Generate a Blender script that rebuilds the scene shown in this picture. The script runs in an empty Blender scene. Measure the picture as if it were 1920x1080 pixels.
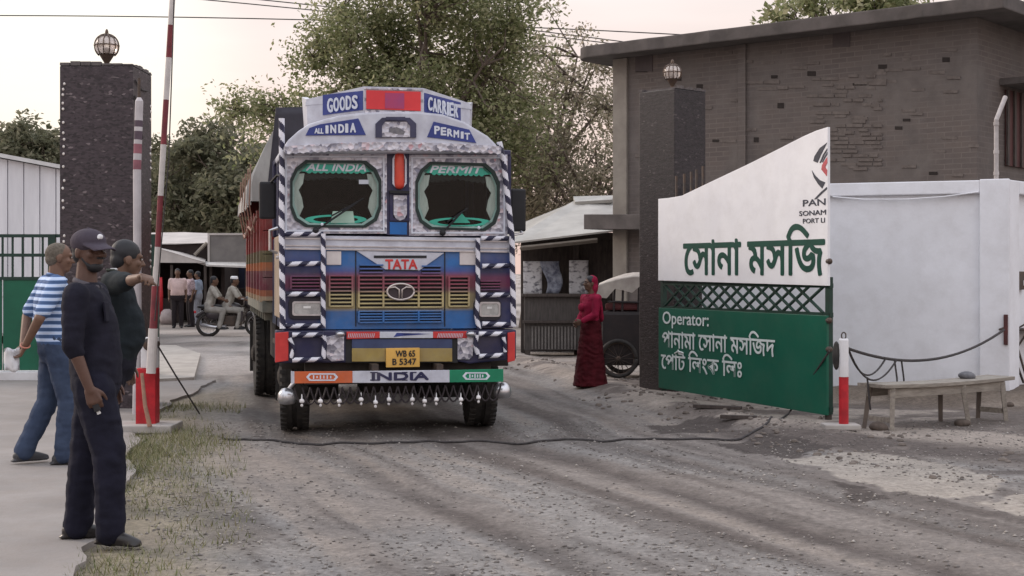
import bpy, bmesh, math, random
import numpy as np
from mathutils import Vector, Matrix, noise as mnoise

random.seed(7)
rng = np.random.default_rng(7)
S = bpy.context.scene
COL = S.collection
F, CX, CY, H = 2700.0, 960.0, 510.0, 1.48     # focal length and horizon measured on the photograph, eye height

# ------------------------------------------------------------------ camera
cam = bpy.data.cameras.new("camera")
cam.sensor_width = 36.0
cam.lens = 36.0 * F / 1920.0
cam.shift_y = -(540.0 - CY) / 1920.0
cam.clip_start = 0.1
cam.clip_end = 2000.0
camo = bpy.data.objects.new("camera", cam)
camo.location = (0, 0, H)
camo.rotation_euler = (math.radians(90), 0, 0)
COL.objects.link(camo)
S.camera = camo

# ------------------------------------------------------------------ world + sun
SUN_EL, SUN_AZ = math.radians(24), math.radians(-62)      # low in the left of the view, behind thin cloud
W = bpy.data.worlds.new("World")
S.world = W
W.use_nodes = True
nt = W.node_tree
for n in list(nt.nodes):
    nt.nodes.remove(n)
def wn(t, **k):
    n = nt.nodes.new(t)
    for a, b in k.items():
        setattr(n, a, b)
    return n
out = wn('ShaderNodeOutputWorld'); bg = wn('ShaderNodeBackground')
bg.inputs[1].default_value = 0.1
sky = wn('ShaderNodeTexSky', sky_type='NISHITA', sun_disc=False)
sky.sun_elevation = SUN_EL; sky.sun_rotation = SUN_AZ
sky.dust_density = 3.0
tc = wn('ShaderNodeTexCoord')
sep = wn('ShaderNodeSeparateXYZ'); nt.links.new(tc.outputs['Generated'], sep.inputs[0])
ramp = wn('ShaderNodeValToRGB')
cr = ramp.color_ramp
cr.elements[0].position = 0.0; cr.elements[0].color = (0.635, 0.455, 0.405, 1)
cr.elements[1].position = 1.0; cr.elements[1].color = (1.05, 1.10, 1.24, 1)
for p, c in ((0.10, (0.675, 0.535, 0.485)), (0.20, (0.73, 0.645, 0.615)), (0.40, (0.98, 0.96, 0.99))):
    e = cr.elements.new(p); e.color = (*c, 1)
nt.links.new(sep.outputs['Z'], ramp.inputs[0])
# thin cloud bands
mp = wn('ShaderNodeMapping'); mp.inputs['Scale'].default_value = (1.5, 1.5, 9.0)
nt.links.new(tc.outputs['Generated'], mp.inputs[0])
nz = wn('ShaderNodeTexNoise'); nz.inputs['Scale'].default_value = 2.2; nz.inputs['Detail'].default_value = 4
nt.links.new(mp.outputs[0], nz.inputs[0])
mr = wn('ShaderNodeMapRange'); mr.inputs[1].default_value = 0.3; mr.inputs[2].default_value = 0.7
mr.inputs[3].default_value = 0.92; mr.inputs[4].default_value = 1.08
nt.links.new(nz.outputs[0], mr.inputs[0])
# glow round the veiled sun low on the left
dot = wn('ShaderNodeVectorMath', operation='DOT_PRODUCT')
dot.inputs[1].default_value = Vector((-0.33, 1.0, 0.135)).normalized()
nt.links.new(tc.outputs['Generated'], dot.inputs[0])
mg = wn('ShaderNodeMapRange', interpolation_type='SMOOTHSTEP')
mg.inputs[1].default_value = 0.988; mg.inputs[2].default_value = 1.0
mg.inputs[3].default_value = 0.0; mg.inputs[4].default_value = 0.20
nt.links.new(dot.outputs['Value'], mg.inputs[0])
glow = wn('ShaderNodeVectorMath', operation='SCALE'); glow.inputs[0].default_value = (0.7, 1.0, 0.75)
nt.links.new(mg.outputs[0], glow.inputs['Scale'])
sc1 = wn('ShaderNodeVectorMath', operation='SCALE')
nt.links.new(ramp.outputs[0], sc1.inputs[0]); nt.links.new(mr.outputs[0], sc1.inputs['Scale'])
ad = wn('ShaderNodeVectorMath', operation='ADD')
nt.links.new(sc1.outputs[0], ad.inputs[0]); nt.links.new(glow.outputs[0], ad.inputs[1])
sc2 = wn('ShaderNodeVectorMath', operation='SCALE'); sc2.inputs['Scale'].default_value = 10.0
nt.links.new(ad.outputs[0], sc2.inputs[0])
mx = wn('ShaderNodeMix', data_type='RGBA'); mx.inputs[0].default_value = 0.9
nt.links.new(sky.outputs[0], mx.inputs[6]); nt.links.new(sc2.outputs[0], mx.inputs[7])
nt.links.new(mx.outputs[2], bg.inputs[0]); nt.links.new(bg.outputs[0], out.inputs[0])

sl = bpy.data.lights.new("sun", 'SUN'); sl.energy = 1.05; sl.angle = math.radians(14); sl.color = (1.0, 0.84, 0.70)
so = bpy.data.objects.new("sun", sl)
sd = Vector((math.sin(SUN_AZ) * math.cos(SUN_EL), math.cos(SUN_AZ) * math.cos(SUN_EL), math.sin(SUN_EL)))
so.rotation_euler = sd.to_track_quat('Z', 'Y').to_euler()
so.location = sd * 60
COL.objects.link(so)

vs = S.view_settings
vs.view_transform = 'Standard'; vs.look = 'None'; vs.gamma = 1.0; vs.exposure = 0.56
vs.use_curve_mapping = False
S.render.engine = 'CYCLES'
S.cycles.max_bounces = 6
S.cycles.transparent_max_bounces = 12

# ------------------------------------------------------------------ helpers
def srgb(r, g, b, k=1.0):
    def l(c):
        c = c / 255.0
        return (c / 12.92 if c <= 0.04045 else ((c + 0.055) / 1.055) ** 2.4) * k
    return (l(r), l(g), l(b))

def nodes_of(m):
    m.use_nodes = True
    t = m.node_tree
    b = t.nodes['Principled BSDF']
    return t, b

def M(name, col, col2=None, scale=6.0, rough=0.7, bump=0.0, metal=0.0, spec=0.4, stretch=(1, 1, 1), detail=5.0, lo=0.35, hi=0.65, bscale=None, dust=0.0):
    m = bpy.data.materials.new(name)
    t, b = nodes_of(m)
    b.inputs['Roughness'].default_value = rough
    b.inputs['Metallic'].default_value = metal
    b.inputs['Specular IOR Level'].default_value = spec
    if col2 is None:
        col2 = tuple(c * 0.72 for c in col)
    tcn = t.nodes.new('ShaderNodeTexCoord'); mpn = t.nodes.new('ShaderNodeMapping')
    mpn.inputs['Scale'].default_value = stretch
    t.links.new(tcn.outputs['Object'], mpn.inputs[0])
    n = t.nodes.new('ShaderNodeTexNoise'); n.inputs['Scale'].default_value = scale; n.inputs['Detail'].default_value = detail
    n.inputs['Roughness'].default_value = 0.62
    t.links.new(mpn.outputs[0], n.inputs[0])
    r = t.nodes.new('ShaderNodeMapRange'); r.inputs[1].default_value = lo; r.inputs[2].default_value = hi
    t.links.new(n.outputs[0], r.inputs[0])
    x = t.nodes.new('ShaderNodeMix'); x.data_type = 'RGBA'
    x.inputs[6].default_value = (*col2, 1); x.inputs[7].default_value = (*col, 1)
    t.links.new(r.outputs[0], x.inputs[0]); t.links.new(x.outputs[2], b.inputs['Base Color'])
    if dust: add_dust(t, b, tcn, x.outputs[2], dust)
    if bump:
        n2 = t.nodes.new('ShaderNodeTexNoise'); n2.inputs['Scale'].default_value = bscale or scale * 3; n2.inputs['Detail'].default_value = 6
        t.links.new(mpn.outputs[0], n2.inputs[0])
        bp = t.nodes.new('ShaderNodeBump'); bp.inputs['Strength'].default_value = bump; bp.inputs['Distance'].default_value = 0.02
        t.links.new(n2.outputs[0], bp.inputs['Height']); t.links.new(bp.outputs[0], b.inputs['Normal'])
    return m

def add_dust(t, b, tcn, src, amount):
    """road dust and scuffs lying on the paint in patches"""
    n = t.nodes.new('ShaderNodeTexNoise'); n.inputs['Scale'].default_value = 3.2; n.inputs['Detail'].default_value = 10; n.inputs['Roughness'].default_value = .72
    t.links.new(tcn.outputs['Object'], n.inputs[0])
    r = t.nodes.new('ShaderNodeMapRange'); r.inputs[1].default_value = .44; r.inputs[2].default_value = .68; r.inputs[4].default_value = amount
    t.links.new(n.outputs[0], r.inputs[0])
    x = t.nodes.new('ShaderNodeMix'); x.data_type = 'RGBA'; x.inputs[7].default_value = (.23, .195, .17, 1)
    t.links.new(r.outputs[0], x.inputs[0]); t.links.new(src, x.inputs[6]); t.links.new(x.outputs[2], b.inputs['Base Color'])

def link(o):
    COL.objects.link(o); return o

def tag(o, label=None, cat=None, group=None, kind=None):
    if label: o['label'] = label
    if cat: o['category'] = cat
    if group: o['group'] = group
    if kind: o['kind'] = kind
    return o

def thing(name, label, cat, loc=(0, 0, 0), rz=0.0, group=None):
    o = bpy.data.objects.new(name, None)
    o.empty_display_size = 0.2
    o.location = loc; o.rotation_euler = (0, 0, rz)
    link(o)
    return tag(o, label, cat, group)

def copy_tree(o, parent=None):
    c = o.copy(); link(c)
    if parent is not None: c.parent = parent
    for ch in list(o.children): copy_tree(ch, c)
    return c

class VP:
    """A vertical plane through (ox,oy): local x runs along angle a, local y away from the viewer's side, z up."""
    def __init__(s, ox, oy, a):
        s.o = Vector((ox, oy)); s.a = a
        s.u = Vector((math.cos(a), math.sin(a))); s.n = Vector((-math.sin(a), math.cos(a)))
    def __call__(s, px, py, v=0.0):
        d = Vector(((px - CX) / F, 1.0))
        t = (v + s.o.dot(s.n)) / d.dot(s.n)
        w = d * t - s.o
        return (w.dot(s.u), H - (py - CY) / F * t)
    def poly(s, pts, v=0.0):
        return [s(x, y, v) for x, y in pts]
    def rect(s, x0, y0, x1, y1, v=0.0):
        return s.poly([(x0, y0), (x1, y0), (x1, y1), (x0, y1)], v)

def G(px, py, z=0.0):
    """ground point under a pixel of the photograph"""
    Y = (H - z) * F / (py - CY)
    return ((px - CX) / F * Y, Y)
def P3(px, py, Y):
    return ((px - CX) / F * Y, Y, H - (py - CY) / F * Y)

class MB:
    def __init__(s):
        s.v = []; s.f = []; s.m = []
    def add(s, vs_, fs, mi=0):
        o = len(s.v); s.v.extend([tuple(p) for p in vs_])
        for f in fs:
            s.f.append([i + o for i in f]); s.m.append(mi)
        return s
    def box(s, c, d, rz=0.0, mi=0, rx=0.0, ry=0.0):
        R = Matrix.Rotation(rz, 3, 'Z') @ Matrix.Rotation(ry, 3, 'Y') @ Matrix.Rotation(rx, 3, 'X')
        vs_ = []
        for k in (-.5, .5):
            for j, i in ((-.5, -.5), (-.5, .5), (.5, .5), (.5, -.5)):
                vs_.append(Vector(c) + R @ Vector((i * d[0], j * d[1], k * d[2])))
        return s.add(vs_, [(0, 3, 2, 1), (4, 5, 6, 7), (0, 1, 5, 4), (1, 2, 6, 5), (2, 3, 7, 6), (3, 0, 4, 7)], mi)
    def prism(s, poly, y0, y1, mi=0):
        n = len(poly)
        vs_ = [(x, y0, z) for x, z in poly] + [(x, y1, z) for x, z in poly]
        fs = [list(range(n)), list(range(2 * n - 1, n - 1, -1))] + [(i, (i + 1) % n, n + (i + 1) % n, n + i) for i in range(n)]
        return s.add(vs_, fs, mi)
    def prismz(s, poly, z0, z1, mi=0):
        n = len(poly)
        vs_ = [(x, y, z0) for x, y in poly] + [(x, y, z1) for x, y in poly]
        fs = [list(range(n)), list(range(2 * n - 1, n - 1, -1))] + [(i, (i + 1) % n, n + (i + 1) % n, n + i) for i in range(n)]
        return s.add(vs_, fs, mi)
    def ring(s, outer, inner, y0, y1, mi=0):
        n = len(outer)
        vs_ = [(x, y0, z) for x, z in outer] + [(x, y0, z) for x, z in inner] + [(x, y1, z) for x, z in outer] + [(x, y1, z) for x, z in inner]
        fs = []
        for i in range(n):
            j = (i + 1) % n
            fs += [(i, j, n + j, n + i), (2 * n + i, 3 * n + i, 3 * n + j, 2 * n + j), (i, 2 * n + i, 2 * n + j, j), (n + i, n + j, 3 * n + j, 3 * n + i)]
        return s.add(vs_, fs, mi)
    def tube(s, pts, r, seg=8, mi=0, r1=None, stripe=None, cap=True):
        pts = [Vector(p) for p in pts]
        n = len(pts)
        if stripe:                                    # resample finely, paint a spiral of two materials
            new = [pts[0]]
            for a, b in zip(pts, pts[1:]):
                k = max(1, int((b - a).length / 0.012))
                new += [a.lerp(b, i / k) for i in range(1, k + 1)]
            pts = new; n = len(pts)
        o = len(s.v); up = None; dist = 0.0
        for i, p in enumerate(pts):
            d = (pts[min(i + 1, n - 1)] - pts[max(i - 1, 0)]).normalized()
            if up is None:
                up = Vector((0, 0, 1)) if abs(d.z) < .9 else Vector((1, 0, 0))
            a = (up - d * up.dot(d)).normalized(); up = a
            b = d.cross(a)
            rr = r if r1 is None else r + (r1 - r) * i / (n - 1)
            for k in range(seg):
                t = 2 * math.pi * k / seg
                s.v.append(tuple(p + (a * math.cos(t) + b * math.sin(t)) * rr))
        for i in range(n - 1):
            if stripe: dist += (pts[i + 1] - pts[i]).length
            for k in range(seg):
                s.f.append([o + i * seg + k, o + i * seg + (k + 1) % seg, o + (i + 1) * seg + (k + 1) % seg, o + (i + 1) * seg + k])
                s.m.append(mi if not stripe else int(math.floor((dist / stripe + k / seg) * 2)) % 2)
        if cap:
            s.f.append([o + k for k in range(seg)][::-1]); s.m.append(mi)
            s.f.append([o + (n - 1) * seg + k for k in range(seg)]); s.m.append(mi)
        return s
    def lathe(s, prof, c=(0, 0, 0), axis='z', seg=20, mi=0):
        o = len(s.v); n = len(prof)
        for r, h in prof:
            for k in range(seg):
                t = 2 * math.pi * k / seg
                a, b = r * math.cos(t), r * math.sin(t)
                p = (a, b, h) if axis == 'z' else ((h, a, b) if axis == 'x' else (a, h, b))
                s.v.append((c[0] + p[0], c[1] + p[1], c[2] + p[2]))
        for i in range(n - 1):
            for k in range(seg):
                s.f.append([o + i * seg + k, o + i * seg + (k + 1) % seg, o + (i + 1) * seg + (k + 1) % seg, o + (i + 1) * seg + k]); s.m.append(mi)
        s.f.append([o + k for k in range(seg)][::-1]); s.m.append(mi)
        s.f.append([o + (n - 1) * seg + k for k in range(seg)]); s.m.append(mi)
        return s
    def ell(s, c, r, seg=16, rings=10, mi=0, R=None):
        o = len(s.v); c = Vector(c)
        for i in range(1, rings):
            ph = math.pi * i / rings
            for k in range(seg):
                t = 2 * math.pi * k / seg
                p = Vector((r[0] * math.sin(ph) * math.cos(t), r[1] * math.sin(ph) * math.sin(t), r[2] * math.cos(ph)))
                s.v.append(tuple(c + (R @ p if R else p)))
        top = len(s.v); p = Vector((0, 0, r[2])); s.v.append(tuple(c + (R @ p if R else p)))
        bot = len(s.v); p = -p; s.v.append(tuple(c + (R @ p if R else p)))
        for i in range(rings - 2):
            for k in range(seg):
                s.f.append([o + i * seg + k, o + (i + 1) * seg + k, o + (i + 1) * seg + (k + 1) % seg, o + i * seg + (k + 1) % seg]); s.m.append(mi)
        for k in range(seg):
            s.f.append([top, o + k, o + (k + 1) % seg]); s.m.append(mi)
            l = o + (rings - 2) * seg
            s.f.append([bot, l + (k + 1) % seg, l + k]); s.m.append(mi)
        return s
    def cap(s, p0, r0, p1, r1, seg=12, mi=0):
        """tapered capsule"""
        p0, p1 = Vector(p0), Vector(p1)
        d = p1 - p0; L = d.length
        if L < 1e-6: return s.ell(p0, (r0, r0, r0))
        q = d.to_track_quat('Z', 'Y').to_matrix()
        prof = []
        for i in range(5):
            t = math.pi / 2 * (i / 4 - 1); prof.append((max(1e-4, r0 * math.cos(t)), r0 * math.sin(t)))
        for i in range(5):
            t = math.pi / 2 * (i / 4); prof.append((max(1e-4, r1 * math.cos(t)), L + r1 * math.sin(t)))
        a = MB().lathe(prof, seg=seg)
        return s.add([p0 + q @ Vector(v) for v in a.v], a.f, mi)
    def loft(s, rings, seg=20, mi=0):
        """closed loft; a ring is (cx,cy,cz,rx,ry)"""
        o = len(s.v); n = len(rings)
        for cx, cy, cz, rx, ry in rings:
            for k in range(seg):
                t = 2 * math.pi * k / seg
                s.v.append((cx + rx * math.cos(t), cy + ry * math.sin(t), cz))
        for i in range(n - 1):
            for k in range(seg):
                s.f.append([o + i * seg + k, o + i * seg + (k + 1) % seg, o + (i + 1) * seg + (k + 1) % seg, o + (i + 1) * seg + k]); s.m.append(mi)
        s.f.append([o + k for k in range(seg)][::-1]); s.m.append(mi)
        s.f.append([o + (n - 1) * seg + k for k in range(seg)]); s.m.append(mi)
        return s
    def mesh(s, name, bevel=0.0, smooth=False):
        me = bpy.data.meshes.new(name)
        me.from_pydata(s.v, [], s.f)
        me.polygons.foreach_set('material_index', s.m)
        bm = bmesh.new(); bm.from_mesh(me)
        bmesh.ops.recalc_face_normals(bm, faces=bm.faces)
        if bevel:
            es = [e for e in bm.edges if len(e.link_faces) == 2 and e.calc_face_angle(0) > 0.6]
            bmesh.ops.bevel(bm, geom=es, offset=bevel, segments=2, affect='EDGES', profile=0.6, clamp_overlap=True)
        bm.to_mesh(me); bm.free()
        if smooth:
            me.polygons.foreach_set('use_smooth', [True] * len(me.polygons))
        return me
    def build(s, name, mats, parent=None, bevel=0.0, smooth=False, loc=None, rz=0.0):
        me = s.mesh(name, bevel, smooth)
        for m in (mats if isinstance(mats, (list, tuple)) else [mats]): me.materials.append(m)
        o = bpy.data.objects.new(name, me); link(o)
        if parent is not None: o.parent = parent
        if loc is not None: o.location = loc
        if rz: o.rotation_euler = (0, 0, rz)
        return o

def raw(name, v, f, mats, parent=None, smooth=False):
    """fast mesh from numpy arrays, all faces with the same vertex count"""
    me = bpy.data.meshes.new(name)
    k = f.shape[1]
    me.vertices.add(len(v)); me.vertices.foreach_set('co', np.asarray(v, dtype=np.float32).ravel())
    me.loops.add(f.size); me.loops.foreach_set('vertex_index', f.astype(np.int32).ravel())
    me.polygons.add(len(f)); me.polygons.foreach_set('loop_start', np.arange(0, f.size, k, dtype=np.int32))
    me.update(calc_edges=True)
    if smooth: me.polygons.foreach_set('use_smooth', [True] * len(f))
    for m in (mats if isinstance(mats, (list, tuple)) else [mats]): me.materials.append(m)
    o = bpy.data.objects.new(name, me); link(o)
    if parent is not None: o.parent = parent
    return o

def union_text(ob):
    """fill every stroke contour on its own, so that overlapping strokes of a glyph do not punch holes"""
    cu = ob.to_curve(bpy.context.evaluated_depsgraph_get())
    S_ = []
    for sp in cu.splines:
        P = [(p.co.copy(), p.handle_left.copy(), p.handle_right.copy()) for p in sp.bezier_points]
        ar = sum(p[0].x * q[0].y - q[0].x * p[0].y for p, q in zip(P, P[1:] + P[:1])); S_.append((ar, P))
    sgn = 1 if max(S_, key=lambda s: abs(s[0]))[0] > 0 else -1
    def inside(pt, P):
        r = False
        for (p, _, _), (q, _, _) in zip(P, P[1:] + P[:1]):
            if (p.y > pt.y) != (q.y > pt.y) and pt.x < (q.x - p.x) * (pt.y - p.y) / (q.y - p.y) + p.x: r = not r
        return r
    outs = [s for s in S_ if s[0] * sgn > 0]; holes = [s for s in S_ if s[0] * sgn <= 0]
    vv, ff = [], []
    for k, (_, P) in enumerate(outs):
        c2 = bpy.data.curves.new('tmp', 'CURVE'); c2.dimensions = '2D'; c2.fill_mode = 'BOTH'; c2.extrude = .02; c2.resolution_u = 3
        for Q in [P] + [h[1] for h in holes if inside(h[1][0][0], P)]:
            s = c2.splines.new('BEZIER'); s.bezier_points.add(len(Q) - 1); s.use_cyclic_u = True
            for bp_, (co, hl, hr) in zip(s.bezier_points, Q):
                bp_.handle_left_type = bp_.handle_right_type = 'FREE'; bp_.co = co; bp_.handle_left = hl; bp_.handle_right = hr
        o2 = bpy.data.objects.new('tmp', c2); link(o2); bpy.context.view_layer.update()
        m2 = bpy.data.meshes.new_from_object(o2.evaluated_get(bpy.context.evaluated_depsgraph_get()))
        bpy.data.objects.remove(o2); n0 = len(vv)
        vv += [(v.co.x, v.co.y, v.co.z + k * .0005) for v in m2.vertices]; ff += [[i + n0 for i in p.vertices] for p in m2.polygons]; bpy.data.meshes.remove(m2)
    me = bpy.data.meshes.new('tmp'); me.from_pydata(vv, [], ff); return me

def text(name, body, box, y, mat, parent, shear=0.0, bold=0.0, ext=0.003, extra=None):
    """lettering fitted into box (x0,x1,z0,z1) on the local plane y, facing -y"""
    cu = bpy.data.curves.new(name, 'FONT'); cu.body = body; cu.extrude = 0.02; cu.resolution_u = 3
    ob = bpy.data.objects.new(name, cu); link(ob)
    bpy.context.view_layer.update()
    me = bpy.data.meshes.new_from_object(ob.evaluated_get(bpy.context.evaluated_depsgraph_get()))
    if body[0] > '\u0900': me = union_text(ob)
    bpy.data.objects.remove(ob)
    n = len(me.vertices); co = np.empty(n * 3, dtype=np.float32); me.vertices.foreach_get('co', co); co = co.reshape(-1, 3)
    if shear: co[:, 0] += co[:, 1] * shear
    lo, hi = co.min(0), co.max(0)
    x0, x1, z0, z1 = box
    X = x0 + (co[:, 0] - lo[0]) / (hi[0] - lo[0]) * (x1 - x0)
    Z = z0 + (co[:, 1] - lo[1]) / (hi[1] - lo[1]) * (z1 - z0)
    Yv = y - (co[:, 2] - lo[2]) / (hi[2] - lo[2]) * ext
    fat = bold * (z1 - z0)                       # heavier strokes: the outline is laid down again, shifted by a stroke's part
    P0 = np.stack([X, Yv, Z], 1); nv = n
    shifts = [(0, 0)] if not bold else [(0, 0), (fat, 0), (-fat, 0), (0, fat), (0, -fat), (.7 * fat, .7 * fat), (-.7 * fat, -.7 * fat), (.7 * fat, -.7 * fat), (-.7 * fat, .7 * fat)]
    polys = [list(p.vertices) for p in me.polygons]; bpy.data.meshes.remove(me)
    vv, ff = [], []
    for k, (a, c) in enumerate(shifts):
        vv += (P0 + np.array([a, -k * .00012, c])).tolist(); ff += [[i + k * nv for i in p] for p in polys]
    me = bpy.data.meshes.new(name); me.from_pydata(vv, [], ff)
    me.materials.append(mat)
    o = bpy.data.objects.new(name, me); link(o); o.parent = parent
    return o

def pbox(vp, x0, y0, x1, y1, v=0.0):
    a = vp(x0, y1, v); b = vp(x1, y0, v)
    return (a[0], b[0], a[1], b[1])

def remesh(mb, voxel, smooth_it=4, wrinkle=0.0, wscale=9.0):
    """union of overlapping solids as one continuous skin"""
    me = mb.mesh('tmp')
    ob = bpy.data.objects.new('tmp', me); link(ob)
    r = ob.modifiers.new('r', 'REMESH'); r.mode = 'VOXEL'; r.voxel_size = voxel
    sm = ob.modifiers.new('s', 'SMOOTH'); sm.iterations = smooth_it; sm.factor = 0.5
    bpy.context.view_layer.update()
    nm = bpy.data.meshes.new_from_object(ob.evaluated_get(bpy.context.evaluated_depsgraph_get()))
    bpy.data.objects.remove(ob); bpy.data.meshes.remove(me)
    nm.polygons.foreach_set('use_smooth', [True] * len(nm.polygons))
    if wrinkle:
        for v in nm.vertices:
            p = v.co
            w = mnoise.fractal(Vector((p.x * wscale, p.y * wscale, p.z * wscale * 1.7)), 1.0, 2.0, 2)
            w2 = math.sin(p.z * 55 + 6 * mnoise.noise(p * 7) + p.x * 30) * max(0, mnoise.noise(p * 5 + Vector((9, 3, 1))))
            v.co = p + v.normal * (w * wrinkle + w2 * wrinkle * 0.8)
        nm.update()
    return nm

# vectorised value noise for the terrain
def vnoise(x, y, seed=0):
    def hsh(i, j):
        n = (i.astype(np.int64) * 374761393 + j.astype(np.int64) * 668265263 + seed * 2147483647) & 0xffffffff
        n = ((n ^ (n >> 13)) * 1274126177) & 0xffffffff
        return ((n ^ (n >> 16)) & 0xffff) / 65535.0
    i = np.floor(x); j = np.floor(y); fx = x - i; fy = y - j
    fx = fx * fx * (3 - 2 * fx); fy = fy * fy * (3 - 2 * fy)
    a = hsh(i, j); b = hsh(i + 1, j); c = hsh(i, j + 1); d = hsh(i + 1, j + 1)
    return (a * (1 - fx) + b * fx) * (1 - fy) + (c * (1 - fx) + d * fx) * fy
def fbm(x, y, oct=4, seed=0):
    s = 0; a = 0.5
    for k in range(oct):
        s = s + a * vnoise(x * 2 ** k, y * 2 ** k, seed + k); a *= 0.5
    return s / (1 - 0.5 ** oct)
def sstep(a, b, x):
    t = np.clip((x - a) / (b - a), 0, 1); return t * t * (3 - 2 * t)

# shared materials
MT = {}
MT['white'] = M('white_paint', (0.74, 0.74, 0.76), (0.62, 0.61, 0.61), scale=3, rough=0.5)
MT['red'] = M('red_paint', srgb(190, 35, 45), srgb(150, 25, 35), scale=9, rough=0.5)
MT['black'] = M('black', (0.018, 0.018, 0.022), (0.012, 0.012, 0.014), rough=0.6)
MT['rubber'] = M('rubber', (0.022, 0.021, 0.021), (0.05, 0.045, 0.04), scale=12, rough=0.85)
MT['rope'] = M('rope', (0.06, 0.055, 0.055), (0.035, 0.03, 0.03), scale=40, rough=0.9)
MT['steel'] = M('steel', (0.55, 0.55, 0.57), (0.4, 0.4, 0.42), scale=20, rough=0.3, metal=0.9)
MT['darkmetal'] = M('dark_metal', (0.05, 0.045, 0.042), (0.09, 0.06, 0.045), scale=15, rough=0.6, metal=0.3)
MT['wood'] = M('weathered_wood', (0.30, 0.27, 0.23), (0.19, 0.165, 0.14), scale=6, rough=0.8, stretch=(1, 6, 6), bump=0.2)
MT['darkwood'] = M('dark_wood', (0.075, 0.06, 0.052), (0.04, 0.032, 0.03), scale=5, rough=0.8, stretch=(5, 5, 1), bump=0.3)
MT['concrete'] = M('concrete', (0.40, 0.375, 0.35), (0.30, 0.275, 0.255), scale=2.0, rough=0.9, bump=0.15, bscale=30)
# ================================================================== THE SETTING
def lane_c(Y):
    return np.where(Y < 13, -1.05 + (13 - Y) * 0.40, -1.05 - (Y - 13) * 0.22)
SX = np.array([4.6, 3.3, 2.45, 1.37, 0.35, -0.6, -1.6, -6.0]); SY = np.array([7.5, 10.2, 12.5, 15.4, 21.0, 26.0, 34.0, 60.0])
def sand_edge(Y):
    return np.interp(Y, SY, SX)
AX = np.array([-1.2, -1.55, -2.06, -3.15, -3.62, -4.0, -4.0]); AY = np.array([4.0, 5.5, 7.0, 12.3, 14.0, 19.4, 30.0])
def apron_edge(Y):
    return np.interp(Y, AY, AX)

def height(x, y):
    near = 1 - sstep(30, 60, y)
    w = x - lane_c(y) + 0.25 * (fbm(x * .4, y * .3, 3, 5) - .5)
    h = 0.028 * (fbm(x * 1.3, y * 1.3, 4, 1) - .5) + 0.018 * (fbm(x * 7, y * 7, 3, 2) - .5)
    rut = 0.5 * (np.exp(-((w - .92) / .16) ** 2) + np.exp(-((w + .92) / .16) ** 2) + .8 * np.exp(-((w - 1.75) / .14) ** 2) + .6 * np.exp(-((w - .35) / .12) ** 2))
    streak = fbm(w * 5, y * .35, 3, 9) - .5
    onroad = sstep(-.2, .4, x - apron_edge(y)) * sstep(-.1, .5, sand_edge(y) - x)
    h = h - 0.035 * rut * onroad + 0.03 * streak * onroad
    d = x - sand_edge(y) + .35 * (fbm(x * .9, y * .9, 3, 12) - .5)
    berm = np.exp(-((d - .38) / .34) ** 2) * sstep(11.0, 13.5, y) * (1 - sstep(24, 30, y))
    h = h + berm * (0.10 + 0.06 * (fbm(x * 2, y * 2, 3, 15) - .5))
    h = h + sstep(0.2, 1.2, d) * 0.02 * near
    # dirt banked against the boundary wall
    dw = y - (17.5 - (x - 2.2) * .382)
    h = h + 0.14 * sstep(-1.0, 0.0, dw) * sstep(2.9, 3.4, x) * (.7 + .6 * fbm(x * 2, y * 2, 3, 18)) * (1 - sstep(18, 22, y))
    # the concrete apron lies flat on the left
    ap = sstep(-.25, .05, apron_edge(y) - x)
    h = h * (1 - ap) + ap * (-0.02)
    return h * near
def gz(x, y):
    return float(height(np.array([float(x)]), np.array([float(y)]))[0])

def axis(dense0, dense1, step, far0, far1, grow=1.18):
    a = list(np.arange(dense0, dense1, step)); s = step
    while a[-1] < far1: s *= grow; a.append(a[-1] + s)
    s = step; b = []
    p = dense0
    while p > far0: s *= grow; p -= s; b.append(p)
    return np.array(b[::-1] + a)
gx = axis(-5.2, 6.2, .045, -500, 500)
ys = [4.0]
while ys[-1] < 26: ys.append(ys[-1] + 0.0035 * ys[-1])
yb = []; p = 4.0; s_ = .05
while p > -60: s_ *= 1.35; p -= s_; yb.append(p)
s_ = .1
while ys[-1] < 900: s_ *= 1.12; ys.append(ys[-1] + s_)
gy = np.array(yb[::-1] + ys)
XX, YY = np.meshgrid(gx, gy)
HH = height(XX, YY)
nx, ny = len(gx), len(gy)
V = np.stack([XX.ravel(), YY.ravel(), HH.ravel()], 1)
idx = np.arange(nx * ny).reshape(ny, nx)
FQ = np.stack([idx[:-1, :-1], idx[:-1, 1:], idx[1:, 1:], idx[1:, :-1]], -1).reshape(-1, 4)

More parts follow.
